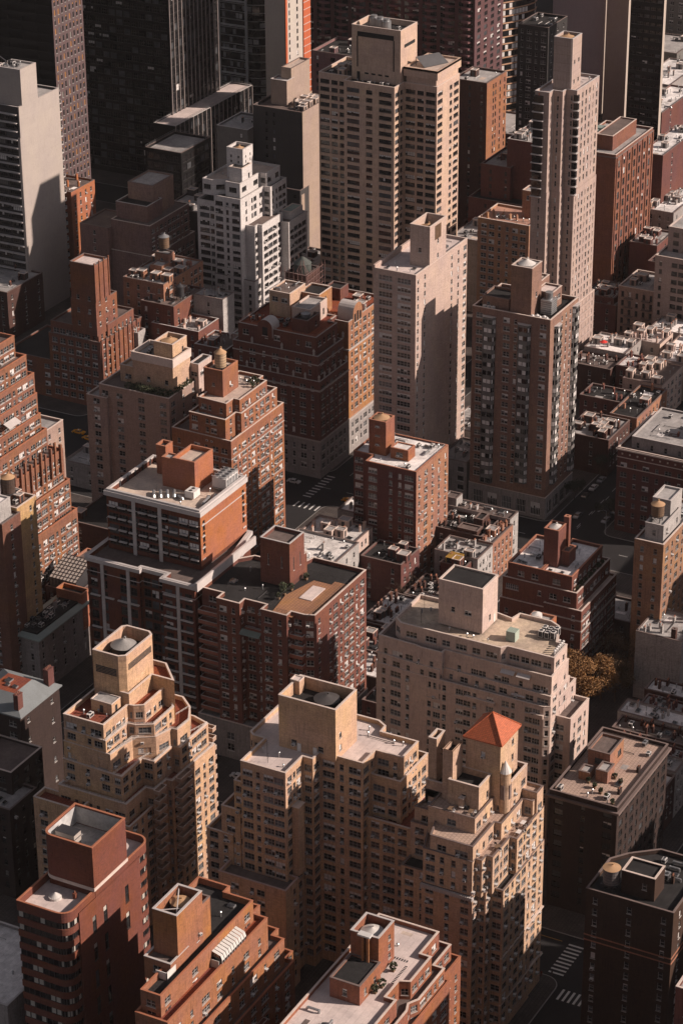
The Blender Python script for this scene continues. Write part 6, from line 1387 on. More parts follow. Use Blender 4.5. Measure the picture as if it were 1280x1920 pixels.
# ---- L2
b = B('apartment_tower', 'burnt orange brick tower with a tapering stepped crown, left', 'apartment tower', W_L2, ac=.12, seed=90, fr='w', bp=.35)
b.tier(r4(713.4, 481.2, 722.6, 491.4), 28, 55, FS('.s.s', fh=5, top=12), FS('.ss.', fh=4, top=14), par=.7, roof=R_PINK, cope=COPD)
b.tier(r4(714.4, 481.4, 727.4, 492.6), 24, 40.5, FS('ddd', z=40, fh=3.4, wh=2), FS('ssss', z=40, fh=3.4, wh=2), par=.7, roof=R_GREY, cope=COPD)
b.tier([(713.8, 501.4), (713.8, 483.6), (719.6, 483.6), (719.6, 480.8), (737, 480.8), (737, 501.4)], 0, 30.5, FS('dddddd', z=30, fh=3.4, wh=2), FS('ssssss', z=30, fh=3.4, wh=2), par=.7, roof=R_BRN, cope=COPD)
b.tier(r4(713.0, 479.9, 741, 502), 0, 26, FS('dddddd', z=30, fh=3.4, wh=2), FS('ssssssss', z=30, fh=3.4, wh=2), par=.7, roof=R_BRN, cope=COPD)
for k in range(9): b.boxp('pier', 713.3+k*2.95, 479.5, 2, 713.8+k*2.95, 479.95, 26.8, W_L2)
for k in range(4): b.boxp('pier', 713.2+k*3.0, 480.9, 41, 713.7+k*3.0, 481.25, 56, W_L2)
b.tier(r4(713.4, 501, 740.6, 522), 0, 15, FS('d.d.d', fh=3.4), None, par=.7, roof=R_DARK, cope=COPD)
b.done()
# ---- L1
b = B('apartment_tower', 'concrete slab tower with a blank sunlit side and black balconied glass front, left edge', 'apartment tower', W_CONC, ac=0, seed=91, fr='d', bp=.5, gl=GLD, cap=100)
b.tier(r4(774.6, 551.4, 785.0, 562), 84, 100, FS('.', z=1), None, par=.6, roof=R_GREY, cope=COPW, wall=None)
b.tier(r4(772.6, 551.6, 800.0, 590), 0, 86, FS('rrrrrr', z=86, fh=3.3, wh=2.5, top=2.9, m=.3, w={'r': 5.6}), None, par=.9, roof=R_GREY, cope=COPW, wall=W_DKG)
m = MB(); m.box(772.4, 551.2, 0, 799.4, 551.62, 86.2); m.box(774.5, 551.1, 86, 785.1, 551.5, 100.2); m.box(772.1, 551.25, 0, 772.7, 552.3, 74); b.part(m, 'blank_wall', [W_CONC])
m = MB()
for k in range(25):
    z = 83.2-k*3.3; m.box(771.3, 552.2, z-.28, 772.7, 590, z+.02, 0); m.box(799.4, 551.3, z-.28, 800.9, 556, z+.02, 0); m.box(800.7, 551.3, z, 800.9, 556, z+1.0, 0)
b.part(m, 'floor_slab', [COPW])
b.tier(r4(776, 565, 790, 584), 85, 96, FS('.s', fh=9), None, par=.5, roof=R_GREY, wall=W_GRYM); clutter(b, r4(775.5, 553, 784, 561), 99.4, 5, 5, 'vgc'); clutter(b, r4(787, 553, 799, 575), 85.1, 5, 6, 'vgch')
m = MB(); m.tube((781, 560, 99.4), (776.5, 568, 107), .22, 6); m.tube((776.5, 568, 107), (776, 569, 106.4), .2, 5); m.cyl(781, 560, 99.4, 101, .8, 8); b.part(m, 'crane_arm', [STEEL]); b.done()
low('apartment_building', 'small stepped red brick building squeezed behind the concrete slab tower', (805, 552, 822, 566), 42, W_RUST, R_BRN, 's.s', 'ssss', 211, 4, 'hv', group='low rooftops between the towers')
low('low_building', 'pale flat roof catching the sun beside the bronze tower foot', (822, 545, 838, 556), 22, W_GREYB, R_TAN, '...', 's.s', 212, 2, 'v', group='low rooftops between the towers')
# ---- L3 rooftops group
low('apartment_building', 'brick building with orange parapet walls and grey roof, right of the burnt orange tower', (748, 474.5, 776, 492), 37, W_MARL, R_GREY, 's.s.s.s', 'sds.s.sds', 213, 15, 'hhbvbc', group='rooftops behind the mauve building', tiers=((756, 480, 761, 485, 3.4, R_GREY), (764, 482, 768, 488, 5)))
low('apartment_building', 'lower red brick wing in front of the orange parapet roof', (744, 468, 765, 482), 31, W_MID, R_BRN, 's.s.s', 's.ds', 214, 10, 'hvcsb', group='rooftops behind the mauve building', mat=W_MARL)
low('apartment_building', 'whitewashed walled building with a patched grey roof and clay chimneys', (758, 455.5, 766, 468), 31, W_WHT, R_GREY, '.s.', '...', 215, 7, 'hvas', group='rooftops behind the mauve building')
low('apartment_building', 'red building with a white balustrade roof edge, just behind the mauve building', (742, 456.6, 756.5, 476.5), 24, W_MID, R_GREY, 's.s.s', '...', 216, 12, 'hvcsb', group='rooftops behind the mauve building', cope=COPW, par=1.2, mat=W_CREAM)
low('townhouse', 'red house with arched windows and a green tinted roof beside the ornate block', (722, 433, 736, 446), 29, W_MID, R_BRN, 's.s.s', 's.s', 217, 6, 'vbh', group='rooftops behind the mauve building', cope=COPW)
low('townhouse', 'beige bulkhead house with a pale green roof left of the ornate gable', (728, 424, 740, 434), 33, W_BEI, roofmat('pale_green_roof', (0, 0, 0)), 's.s', 's.s', 218, 4, 'vc', group='rooftops behind the mauve building', cope=COPW)
low('townhouse', 'white curved gable wall house behind the roof garden', (735, 478, 740, 490), 22, W_WHT, R_GREY, 's.s', '..', 219, 3, 'hv', group='rooftops behind the mauve building', cope=COPW)
water_tower(752, 470, 30.5, 1.5, 3.4, 2.0, 'dark grey tank with a cone beside the orange parapet roof', STEEL, STEEL, ch=1.2)
water_tower(768.5, 486.5, 41.5, 1.9, 4.2, 1.2, 'pinkish wooden tank on an orange brick base, in front of the dusky rose building', WOOD, GALV, ch=1.2)
# ---- towers along the top
def bigtower(name, label, P, z0, z1, wall, L, R, seed, fr='d', bp=.03, cap=100, gl=None, blind=None, par=1.0, sp=None, **k):
    b = B(name, label, 'office tower', wall, 'office towers along the top of the view', ac=0, seed=seed, fr=fr, bp=bp, cap=cap, gl=gl or GLD, blind=blind); b.tier(P, z0, z1, L, R, par=par, roof=R_DARK, cope=COPD); return b
b = bigtower('office_tower', 'dark tower with a bronze draped grid facade and a few lit windows, top left', r4(857.4, 592.5, 879.5, 680), 0, 200, W_BLK, FS('r'*12, fh=3.9, wh=2.2, z=200), None, 301, blind=BRZ, bp=.0)
W_BRZ = wallmat('bronze_mauve_panel', (0.135, 0.095, 0.098), 'stucco', .8)
m = MB(); b.wins, keep = [], b.wins; b.bp = .85; b.fr = 'g'
b.facade(m, (857.4, 592.2), (879.5, 592.2), 0, 200, FS('llll.llll.llll', fh=3.9, wh=2.5, z=200, m=.4, w={'l': 1.1})); b.part(m, 'wall', [W_BRZ]); b.bl = BRZ; b.done()
m = MB(); RR = random.Random(3)
for (px, py) in ((129, 76), (154, 84), (132, 112), (146, 166), (123, 217), (135, 172), (119, 180), (157, 160)):
    lo, hi = 0, 200
    d = ray(px, py); t_ = 592.15/d[1]; x = d[0]*t_; z = CAM_H+d[2]*t_; m.quad((x-.6, 592.12, z-1.1), (x+.6, 592.12, z-1.1), (x+.6, 592.12, z+1.1), (x-.6, 592.12, z+1.1))
b.part(m, 'lit_window', [LIT])
m = MB()
for k in range(4): x = 857.6+k*7.25; m.box(x-.25, 591.8, 0, x+.25, 592.2, 200)
b.part(m, 'pier', [W_BRZ])
b = bigtower('office_tower', 'black steel tower with fine pale vertical mullions and a pale podium roof', r4(935, 585, 976, 640), 0, 210, W_BLK, FS('t'*14, fh=3.9, wh=2.6, z=210), FS('t'*11, fh=3.9, wh=2.9, z=210, m=.2), 302)
m = MB()
for k in range(13): x = 935+k*3.38; m.box(x-.16, 584.6, 0, x+.16, 585, 210)
for zz_, h in ((86, 3.0), (163, 4.5)):
    for k in range(12): m.box(935.3+k*3.38, 584.86, zz_, 938+k*3.38, 585.02, zz_+h, 1)
b.part(m, 'mullion_fin', [plain('pale_mullion', (.30, .26, .25), .5), plain('louvre_band', (.22, .19, .18), .6, v=.8)])
b.tier([(921, 575), (988, 575), (988, 586), (921, 586)], 0, 32, FS('.', z=1), FS('t'*16, fh=4, wh=3.1, z=32, m=.2), par=.4, roof=R_PINK, cope=COPW)
m = MB()
for k in range(19): x = 921+k*3.7; m.box(x-.14, 574.6, 0, x+.14, 575, 32)
b.part(m, 'mullion_fin', [plain('pale_mullion', (0, 0, 0))]); b.rail(r4(921.3, 575.3, 987.7, 585), 32, 1.0, GALV); b.done()
b = bigtower('office_building', 'black glass box with a flat grey railed roof, below the pale podium', r4(896, 557, 920, 575), 0, 30, W_BLK, FS('ttttt', fh=4, wh=2.8, z=30), FS('tttttt', fh=4, wh=2.8, z=30), 303); m = MB(); m.poly([(896.6, 557.6, 29.1), (919.4, 557.6, 29.1), (919.4, 574.4, 29.1), (896.6, 574.4, 29.1)]); b.part(m, 'roof', [R_GREY]); b.rail(r4(896.2, 557.2, 919.8, 574.8), 30, 1, GALV); b.done()
# T3 glass tower with a bowed front
def px0(px, py, z=0): return at(px, py, z)
x0, y0 = px0(500, 215); 
Q = [(x0, y0+46), (x0, y0+8), (x0+3, y0+6)]+[(x0+3+17*(1-math.cos(t*math.pi/10)) , y0-2-8*math.sin(t*math.pi/10)*1.0) for t in range(0, 6)]+[(x0+40, y0-12), (x0+40, y0+46)]
b = B('office_tower', 'dark glass tower with silver floor lines, left of the striped tower', 'office tower', W_BLK, 'office towers along the top of the view', ac=0, seed=304, fr='d', gl=GLD)
Q = [(x0, y0+48), (x0, y0+10)]+[(x0+24-24*math.cos(t*math.pi/16), y0+10-16*math.sin(t*math.pi/16)) for t in range(1, 9)]+[(x0+40, y0-6), (x0+40, y0+48)]
m = MB(); m.prism(Q, 0, 215); b.part(m, 'glass_wall', [GLD]); b.first = (x0, y0)
m = MB()
for k in range(54): m.ring(inset(Q, -.25), inset(Q, .1), k*3.95+1, k*3.95+1.35)
b.part(m, 'floor_line', [plain('dim_silver', (.34, .34, .34), .4, .5)])
m = MB(); n = len(Q)
for i in range(n-1):
    a, c = Vector(Q[i]), Vector(Q[i+1]); q = max(1, int((c-a).length/1.9)); nn = Vector((c-a).y and ((c-a).y, -(c-a).x) or (0, -1)).normalized()
    for j in range(q):
        p = a.lerp(c, j/q)
        for k in range(54):
            if b.rnd.random() < .28: p2 = a.lerp(c, (j+.8)/q); o_ = nn*.06; m.quad((p.x+o_.x, p.y+o_.y, k*3.95+1.9), (p2.x+o_.x, p2.y+o_.y, k*3.95+1.9), (p2.x+o_.x, p2.y+o_.y, k*3.95+4.3), (p.x+o_.x, p.y+o_.y, k*3.95+4.3))
b.part(m, 'window', [plain('dim_blind', (.22, .225, .23), .6, v=1.2, scale=.4)])
m = MB()
for y in (y0+10, y0+25, y0+44): m.box(x0-.7, y-.6, 0, x0, y+.6, 215)
for k in range(18): m.box(x0-.6, y0+10, 6+k*11.8, x0, y0+44, 6.8+k*11.8)
b.part(m, 'frame', [plain('silver_frame', (.5, .5, .5), .4, .5)]); b.done()
x0, y0 = px0(583, 309, 0)
b = B('apartment_tower', 'bright white and orange striped slab tower, top, right of the glass tower', 'apartment tower', wallmat('white_slab_paint', (.60, .55, .50), 'stucco', .3), 'office towers along the top of the view', ac=0, seed=305, fr='d', gl=GLD)
b.tier(r4(x0-22, y0, x0, y0+10), 0, 200, FS('.', z=1), FS('.s.p.s....', fh=3.3, wh=1.9, z=200), par=.5, cope=COPW)
m = MB(); m.box(x0-6.2, y0-.5, 0, x0+.2, y0-.02, 200, 0); m.box(x0-22.2, y0-.5, 0, x0-20.6, y0-.02, 200, 0)
for k in range(60): m.box(x0-6.25, y0-.6, k*3.3+.6, x0+.25, y0-.5, k*3.3+.85, 1)
b.part(m, 'orange_panel', [plain('orange_render', (.42, .10, .04), .7, v=.2), COPW]); b.done()
x0, y0 = px0(640, 140, 30)
b = bigtower('office_tower', 'plain dark tower in shade right of the striped slab', r4(*at(640, 4, 0), at(640, 4, 0)[0]+30, at(640, 4, 0)[1]+70), 0, 300, W_BLK, FS('t'*12, fh=3.6, z=220), FS('tttttt', fh=3.6, z=220), 306, bp=.1); b.done()
b = bigtower('apartment_tower', 'dim grey tower with square windows behind the mechanical penthouse of the tan tower', r4(*at(690, 2, 0), at(690, 2, 0)[0]+30, at(690, 2, 0)[1]+50), 0, 300, W_GRYM, FS('d'*10, fh=3.1, z=230), FS('ddddd', fh=3.1, z=230), 307, bp=.3); b.done()
b = bigtower('apartment_building', 'small plum coloured building with a grey roof behind the tan tower', r4(930, 492, 953, 512), 0, 72, wallmat('plum_pink_brick', (.25, .14, .14)), FS('s.d.d', fh=3.3, z=72), FS('ss.s', fh=3.3, z=72), 308, bp=.3); clutter(b, r4(931, 493, 952, 511), 71, 4, 10, 'cvgb'); b.done()
# T7 wine tower with ribs
b = B('apartment_tower', 'huge wine coloured tower of stacked bay windows behind the tan tower, top', 'apartment tower', W_T7, 'office towers along the top of the view', ac=0, seed=309, fr='d', gl=GLD, bp=.25)
X0, Y0 = at(885, 300, 0)
b.tier(r4(X0, Y0, X0+30, Y0+86), 0, 245, FS('tdtdtdtdtdtdtdtdtdt', fh=3.05, z=230, wh=2.0, m=.3), FS('tttt', fh=3.05, z=230), par=1, cope=COPD)
m = MB()
for k in range(74):
    z = 3+k*3.05
    for j in range(9):
        y = Y0+1.5+j*9; m.prism([(X0, y+5.4), (X0-1.6, y+4.4), (X0-1.6, y+1.0), (X0, y)], z-.55, z+.35, 0, True, True) if z > 20 else None
b.part(m, 'bay_sill', [wallmat('wine_sill', (.24, .12, .125), 'stucco', .4)])
b.done()
x0, y0 = px0(895, 235, 0)
b = B('apartment_tower', 'glass tower with curved striped orange floor bands, top right of centre', 'apartment tower', W_BLK, 'office towers along the top of the view', ac=0, seed=310, fr='d', gl=GLD); b.first = (x0, y0)
Q = [(x0, y0+24), (x0, y0)]+[(x0+34*math.sin(t*math.pi/12), y0-14*math.sin(t*math.pi/6)*.55-2*t) for t in range(1, 7)]+[(x0+34, y0+24)]
m = MB(); m.prism(Q, 0, 210); b.part(m, 'glass_wall', [GLD])
m = MB(); mm_ = MB()
for k in range(63): m.ring(inset(Q, -.4), inset(Q, .1), k*3.3+1, k*3.3+1.5)
n = len(Q)
for i in range(n-1):
    a, c = Vector(Q[i]), Vector(Q[i+1]); q = max(1, int((c-a).length/1.7)); d = (c-a).normalized(); nn = Vector((d.y, -d.x))
    for j in range(q):
        for k in range(63):
            if b.rnd.random() < .4: p, p2, o_ = a.lerp(c, j/q), a.lerp(c, (j+.8)/q), nn*.08; mm_.quad((p.x+o_.x, p.y+o_.y, k*3.3+1.7), (p2.x+o_.x, p2.y+o_.y, k*3.3+1.7), (p2.x+o_.x, p2.y+o_.y, k*3.3+3.9), (p.x+o_.x, p.y+o_.y, k*3.3+3.9))
b.part(m, 'floor_band', [plain('tan_floor_band', (.42, .25, .16), .6)]); b.part(mm_, 'window', [BLIND]); b.done()
b = bigtower('apartment_building', 'dark brick building with pale sash windows behind the rose tower', r4(980, 426, 1000, 440), 0, 80, wallmat('near_black_brick', (.045, .042, .042)), FS('s.d.s.d.', fh=3.1, z=80), FS('sss', fh=3.1, z=80), 311, fr='g', bp=.5); clutter(b, r4(981, 427, 999, 439), 79, 3, 7, 'cvbg'); b.done()
# T10 slabs
def slabt(label, px, py, z0, left, right, w1, w2, seed, L=None, R=None, H_=230, name='office_tower'):
    x, y = at(px, py, z0); ly = leny(x, y, z0, left); lx = lenx(x, y, z0, right)
    b = B(name, label, 'office tower', w1, 'office towers along the top of the view', ac=0, seed=seed, fr='d', gl=GLD, bp=.15)
    b.tier(r4(x, y, x+lx+.01, y+ly), 0, H_, L, None, par=1, cope=COPD); m = MB(); m.quad((x-.03, y-.05, 0), (x+lx, y-.05, 0), (x+lx, y-.05, H_), (x-.03, y-.05, H_)); b.part(m, 'end_wall', [w2]); b.done(); return x, y
W_MG = wallmat('mauve_grey_slab', (.60, .50, .52), 'stucco', .25); W_LIT = wallmat('sunlit_slab', (.55, .48, .42), 'stucco', .25); W_BG = wallmat('beige_grid_slab', (.50, .37, .31), 'stucco', .3)  # pale end wall colour carries the sunlight on the narrow faces
slabt('plain mauve grey slab tower with one small vent, top right', 1125, 215, 0, 1030, 1141, W_MG, W_LIT, 321, FS('.', z=1))
slabt('beige slab tower with a sun-toned pale edge, top right', 1168, 232, 0, 1128, 1184, W_BG, W_LIT, 322, FS('.', z=1))
slabt('black glass slab tower with a thin sun-toned pale edge, top right corner', 1226, 365, 8, 1166, 1230, W_BLK, W_LIT, 323, FS('d'*16, fh=3.3, wh=1.3, z=230))
x0, y0 = at(1290, 168, 0)
b = bigtower('apartment_tower', 'grey balconied tower in the far top right corner', r4(x0, y0, x0+20, y0+22), 0, 240, W_GRYM, FS('d.d.d.d.d', fh=3.1, z=240), FS('ddddd', fh=3.1, z=240), 324, bp=.4, fr='g'); b.done()
# far right mid-rise
low('warehouse', 'dark red building with a snowy roof at the right edge, above the cluttered terrace', (*at(1242, 292, 44), at(1242, 292, 44)[0]+40, at(1242, 292, 44)[1]+10), 44, W_MAR, R_SILV, '......', 'ss', 331, 8, 'cbvg', group='far rooftops upper right', mat=W_WHT)
low('warehouse', 'upper red building with a white roof in the far right corner', (*at(1240, 212, 40), at(1240, 212, 40)[0]+40, at(1240, 212, 40)[1]+12), 40, W_MAR, R_SILV, '..s.', 'ss', 332, 10, 'cbvg', group='far rooftops upper right', mat=W_WHT)
low('warehouse', 'tan roofed building with timber frames, right of the orange loft building', (*at(1160, 440, 24), at(1160, 440, 24)[0]+40, at(1160, 440, 24)[1]+18), 24, W_MARL, R_BRN, '..s.', 'ssss', 333, 20, 'cbvh', group='far rooftops upper right', mat=W_TAN3)
low('apartment_building', 'small red bulkhead building with pale roof units, right of the orange loft building', (897, 341, 915, 352.5), 25, W_MAR, R_GREY, '...', 's', 334, 6, 'cbv', group='far rooftops upper right')
low('apartment_building', 'dark red low building with twin white tanks, upper right', (888, 326, 905, 341), 22, W_MAR, R_BRN, '.s.', 's', 335, 9, 'cbvc', group='far rooftops upper right')
b = B('apartment_building', 'dim rose building with zigzag fire escapes, right of the tall panel tower', 'apartment building', W_BEI, ac=0, seed=336, fr='d'); b.tier(r4(861, 326.8, 880, 342), 0, 21, FS('sssssss', fh=3.6, wh=2.2, z=21), FS('sss', fh=3.6), par=.8, roof=R_GREY, cope=COPE); clutter(b, r4(862, 328, 879, 341), 20.2, 3, 8, 'vcb')
for y in (330.5, 337.5):
    m = MB()
    for k in range(5): z = 2.2+k*3.6; m.box(859.6, y-1.8, z, 861, y+1.8, z+.08); m.tube((859.7, y-1.6, z), (860.9, y+1.5, z+3.6), .08, 4); m.tube((859.65, y-1.8, z+1), (859.65, y+1.8, z+1), .05, 4)
    b.part(m, 'fire_escape', [COPD])
b.done()
b = B('apartment_building', 'pale rose building with evenly spaced dark windows, right edge upper middle', 'apartment building', wallmat('dim_pale_rose', (.42, .34, .32), v=.6), ac=0, seed=337, fr='d', bp=.15); b.tier(r4(858, 300, 880, 326.6), 0, 37, FS('s.dddd.dd', fh=3.3, z=37), FS('ddd', fh=3.3), par=.8, roof=R_GREY, cope=COPE); b.tier(r4(866, 300, 880, 325), 35, 46, FS('ddddd', fh=3.3), None, par=.5); b.done()
low('townhouse', 'dark house with a grey roof deep in shade beside the fire escape building', (862, 343, 880, 356), 12, W_MAR, R_GREY, 'ss', 's', 338, 8, 'vcb', group='far rooftops upper right')
low('townhouse', 'snow dusted low roof behind the fire escape building', (882, 328, 900, 325.9+0), 12, W_WHT, R_SILV, 'ss', 's', 339, 6, 'vb', group='far rooftops upper right') if False else None
low('apartment_building', 'grey windowed low block squeezed between the tan tower and the salmon building', (858, 395, 880, 412), 30, W_GREYB, R_GREY, 's.s', 's.s', 340, 8, 'vcb', group='far rooftops upper right')
low('low_building', 'grey low roof beneath the blank tan wall, left of the tan tower', (826, 455, 846, 468), 20, W_DKB, R_GREY, 's.s.s', 'ss', 341, 8, 'vcbg', group='low rooftops between the towers')
low('low_building', 'tan walled low building far behind the charcoal building', (*at(600, 205, 45), at(600, 205, 45)[0]+22, at(600, 205, 45)[1]+16), 45, W_TAN3, R_GREY, 's.s.s', 's.s.s', 342, 9, 'vcbg', group='low rooftops between the towers')
low('low_building', 'dark low block in the shadow between the tan tower and the wine tower', (950, 455, 985, 480), 20, W_DKG, R_DARK, 's.s.s', 'sss', 343, 8, 'vcbg', group='low rooftops between the towers')
for i, (px, py, w_, d_, z) in enumerate([(905, 130, 30, 50, 60), (990, 330, 30, 30, 18), (1262, 215, 30, 40, 30), (650, 60, 40, 60, 40), (330, 330, 30, 22, 25), (1150, 600, 14, 12, 10), (20, 640, 24, 24, 20), (1240, 60, 40, 60, 60)]):
    x, y = at(px, py, 0)
    low('apartment_building', ['shaded block glimpsed right of the wine tower', 'low block between the salmon building and the maroon roofs', 'far block behind the red warehouses at the right edge', 'far block right of the striped slab tower', 'low shaded block behind the dusky rose building', 'tiny lean-to at the foot of the tall rose tower', 'low dark block at the foot of the concrete slab tower', 'far block in the top right corner'][i], (x, y, x+w_, y+d_), z, (W_DKB, W_MAR, W_GRYM)[i % 3], R_GREY, 's.s.s.s', 's.s.s', 350+i, 10, 'vcbgh', group='far filler blocks')
for i, (px, py, w_, d_, z, c) in enumerate([(1250, 345, 40, 14, 26, 0), (1262, 400, 30, 12, 24, 1), (1215, 455, 16, 14, 18, 2), (1255, 160, 40, 16, 34, 1), (1150, 560, 10, 10, 14, 0), (1200, 395, 16, 12, 20, 2)]):
    x, y = at(px, py, z)
    low('apartment_building', ['dark red low block with a busy grey roof below the snowy red warehouse', 'low block with a pale roof right of the timber framed roof', 'small grey roofed block above the rose fire escape building', 'pale roofed block beside the grey balconied tower', 'dark small house at the foot of the tall panel tower', 'brown roofed block behind the twin white tanks'][i], (x, y, x+w_, y+d_), z, (W_MAR, W_GREYB, W_DKB)[c], (R_GREY, R_SILV, R_BRN)[c], 's.s.s', 's.s.s', 380+i, 9, 'vcbgh', group='far rooftops upper right')
m = MB(); m.quad((-3000, -3000, 0), (6000, -3000, 0), (6000, 6000, 0), (-3000, 6000, 0)); g = m.obj('ground', [roofmat('asphalt', (0.026, 0.025, 0.027), 0.5, 'plain')]); tag(g, 'dark asphalt ground under the whole city', 'ground', None, 'structure')
PAV = roofmat('pavement_slabs', (0.085, 0.072, 0.068), 1.0, 'tile'); KERB = plain('kerb_stone', (.26, .25, .24), .8)
LINE = plain('road_paint', (0.55, 0.55, 0.54), .7, v=.5); LINEY = plain('yellow_road_paint', (0.45, 0.26, 0.05), .7, v=.5)
def block(P, r=4):
    P = rounded(r4(*P), (0, 1, 2, 3), r, 5); m = MB(); m.prism(inset(P, .25), 0, .146, 0); m.ring(P, inset(P, .25), 0.0, .15, 1); o = m.obj('pavement', [PAV, KERB]); tag(o, None, None, None, 'structure')
for P in ((330, 196.5, 478.5, 284), (330, 290, 478.5, 480), (496, 192, 682, 288), (508.5, 292, 682, 372), (508.5, 376, 650, 480), (703.5, 300, 900, 369), (703.5, 230, 900, 282), (703.5, 381.5, 900, 480), (703.5, 478.5+4, 900, 640), (496, 120, 682, 178), (920, 300, 1160, 369), (920, 381.5, 1160, 640), (687.5, 340, 702.8, 361)): block(P)
def stripes(x0, y0, x1, y1, n, along, name='zebra_crossing', mat=None):
    m = MB()
    for k in range(n):
        if along == 'y': x = x0+(x1-x0)*k/(n-1); m.box(x-.3, y0, .004, x+.3, y1, .008)
        else: y = y0+(y1-y0)*k/(n-1); m.box(x0, y-.3, .004, x1, y+.3, .008)
    tag(m.obj(name, [mat or LINE]), None, None, None, 'structure')
stripes(480.3, 197.0, 492.6, 201.0, 9, 'y'); stripes(470.8, 182, 475.2, 194.6, 10, 'x'); stripes(684.5, 379, 701.5, 382, 9, 'y'); stripes(676, 371, 680, 381, 6, 'x')
m = MB(); m.box(480, 205.2, .004, 486.4, 205.9, .008); m.box(486.3, 206, .004, 486.5, 225, .008); m.box(493, 203, .004, 493.2, 240, .008, 1)
for k in range(20): m.box(524.2, 296+k*9, .004, 524.35, 299+k*9, .008); m.box(692.9, 205+k*9, .004, 693.1, 208+k*9, .008); m.box(500+k*12, 290.3, .004, 503+k*12, 290.45, .008)
for k in range(14): m.box(705+k*10, 290.8, .004, 708+k*10, 291, .008); m.box(705+k*10, 375, .004, 708+k*10, 375.15, .008)
for k in range(6): m.box(522, 316+k*1.3, .004, 523.6, 316.3+k*1.3, .008)
tag(m.obj('road_marking', [LINE, LINEY]), None, None, None, 'structure')
# cars, lamps
YEL = (.62, .26, .01); WHC = (.55, .55, .55); DKC = (.03, .03, .035); SIL = (.25, .26, .28)
car(691.5, 476.5, 1.6, YEL, 'yellow taxi nearer the mauve building in the dark street', 'taxi', True); car(688.6, 470.5, 1.45, YEL, 'yellow taxi beside another one, nearer the low pale roofs', 'taxi', True)
car(691.5, 389.5, 1.57, WHC, 'white car waiting by the foot of the ornate block'); car(687.2, 393.2, 1.57, DKC, 'dark car beside the white car near the ornate block'); car(687, 366, 1.57, YEL, 'yellow taxi at the zebra crossing behind the snowy roofs', 'taxi', True)
for i, (x, y, c, s) in enumerate([(521.2, 312.5, WHC, 'white car in the narrow street between the tan towers'), (526.4, 324, DKC, 'dark car parked in the narrow street between the tan towers'), (712, 293.6, SIL, 'grey car driving past the stone base of the brown bay tower'), (484, 189, DKC, 'dark car turning at the bottom right crossing'), (488.5, 214, DKC, 'dark car behind the stop line at the bottom right')]): car(x, y, 1.57 if i in (0, 1) else 0 if i == 2 else 1.57, c, s)
RC = random.Random(21)
for i in range(34):
    if i < 12: x, y, rz = 706+i*7.2, 284.0, 0
    elif i < 20: x, y, rz = 727+(i-12)*6.8, 297.2, 0
    elif i < 27: x, y, rz = 684.6, 402+(i-20)*6.4, 1.57
    else: x, y, rz = 481.2, 208+(i-27)*6.2, 1.57
    if RC.random() < .2: continue
    cc = RC.choice((DKC, DKC, SIL, WHC)); k_ = i if i < 12 else i-12 if i < 20 else i-20 if i < 27 else i-27
    car(x, y, rz, cc, '%s car parked %s, %s space from the crossing' % ({DKC: 'dark', SIL: 'grey', WHC: 'white'}[cc], 'on the right kerb of the tree-lined avenue' if i < 12 else 'beside the brown bay tower' if i < 20 else 'in the street below the ornate block' if i < 27 else 'in the street beside the orange roofed tower',
        'first second third fourth fifth sixth seventh eighth ninth tenth eleventh twelfth'.split()[k_]), group='cars parked along the kerbs')
lamp(704.2, 280.4, 2.6, 'street lamp with a curved arm at the corner of the tree-lined avenue'); lamp(704.3, 398, 2.9, 'street lamp in front of the ornate block'); lamp(496.8, 214, 3.1, 'street lamp by the crossing at the bottom right'); lamp(682, 388, 0.3, 'street lamp beside the orange brick building at the crossing')
# trees
AUT = plain('autumn_leaves', (0.16, 0.075, 0.018), .75, v=1.3, scale=.5); AUT2 = plain('dark_autumn_leaves', (0.075, 0.040, 0.014), .8, v=1.3, scale=.5); DG = plain('dark_green_leaves', (0.022, 0.026, 0.014), .8, v=1.2)
tree(*at(1090, 1345, 0), 23, 11, 1, 'big tree in golden autumn leaf beside the cream building', AUT, 120)
tree(607, 236.5, 14, 7, 6, 'second golden brown tree in the shade right of the big autumn tree', AUT2, 40)
for i, (x, y, h, s) in enumerate([(606, 240.5, 17, 'bare tree in front of the stepped red brick building'), (617, 241.5, 18, 'bare orange tinged tree between the red brick building and the whitewashed house'), (632, 242.5, 16, 'bare tree at the far end of the dark garden at the right'), (647, 296, 11, 'bare tree in the courtyard below the dark brick building'),
    (634, 316, 13, 'bare tree with reddish twigs beside the snowy white roofs'), (627, 315.6, 12, 'leafless tree next to the reddish tree in the courtyard')]): tree(x, y, h, 6, 10+i, s, AUT2 if i in (0, 1) else None, 6)
for i in range(7): tree(712+i*11, 299.6 if i % 2 else 283.6, 9.5, 4, 30+i, ['dark street tree at the corner of the avenue', 'street tree below the brown bay tower', 'third street tree up the avenue', 'fourth street tree up the avenue', 'fifth street tree up the avenue', 'sixth street tree up the avenue', 'last visible street tree up the avenue'][i], DG, 10, 'street trees along the avenue')
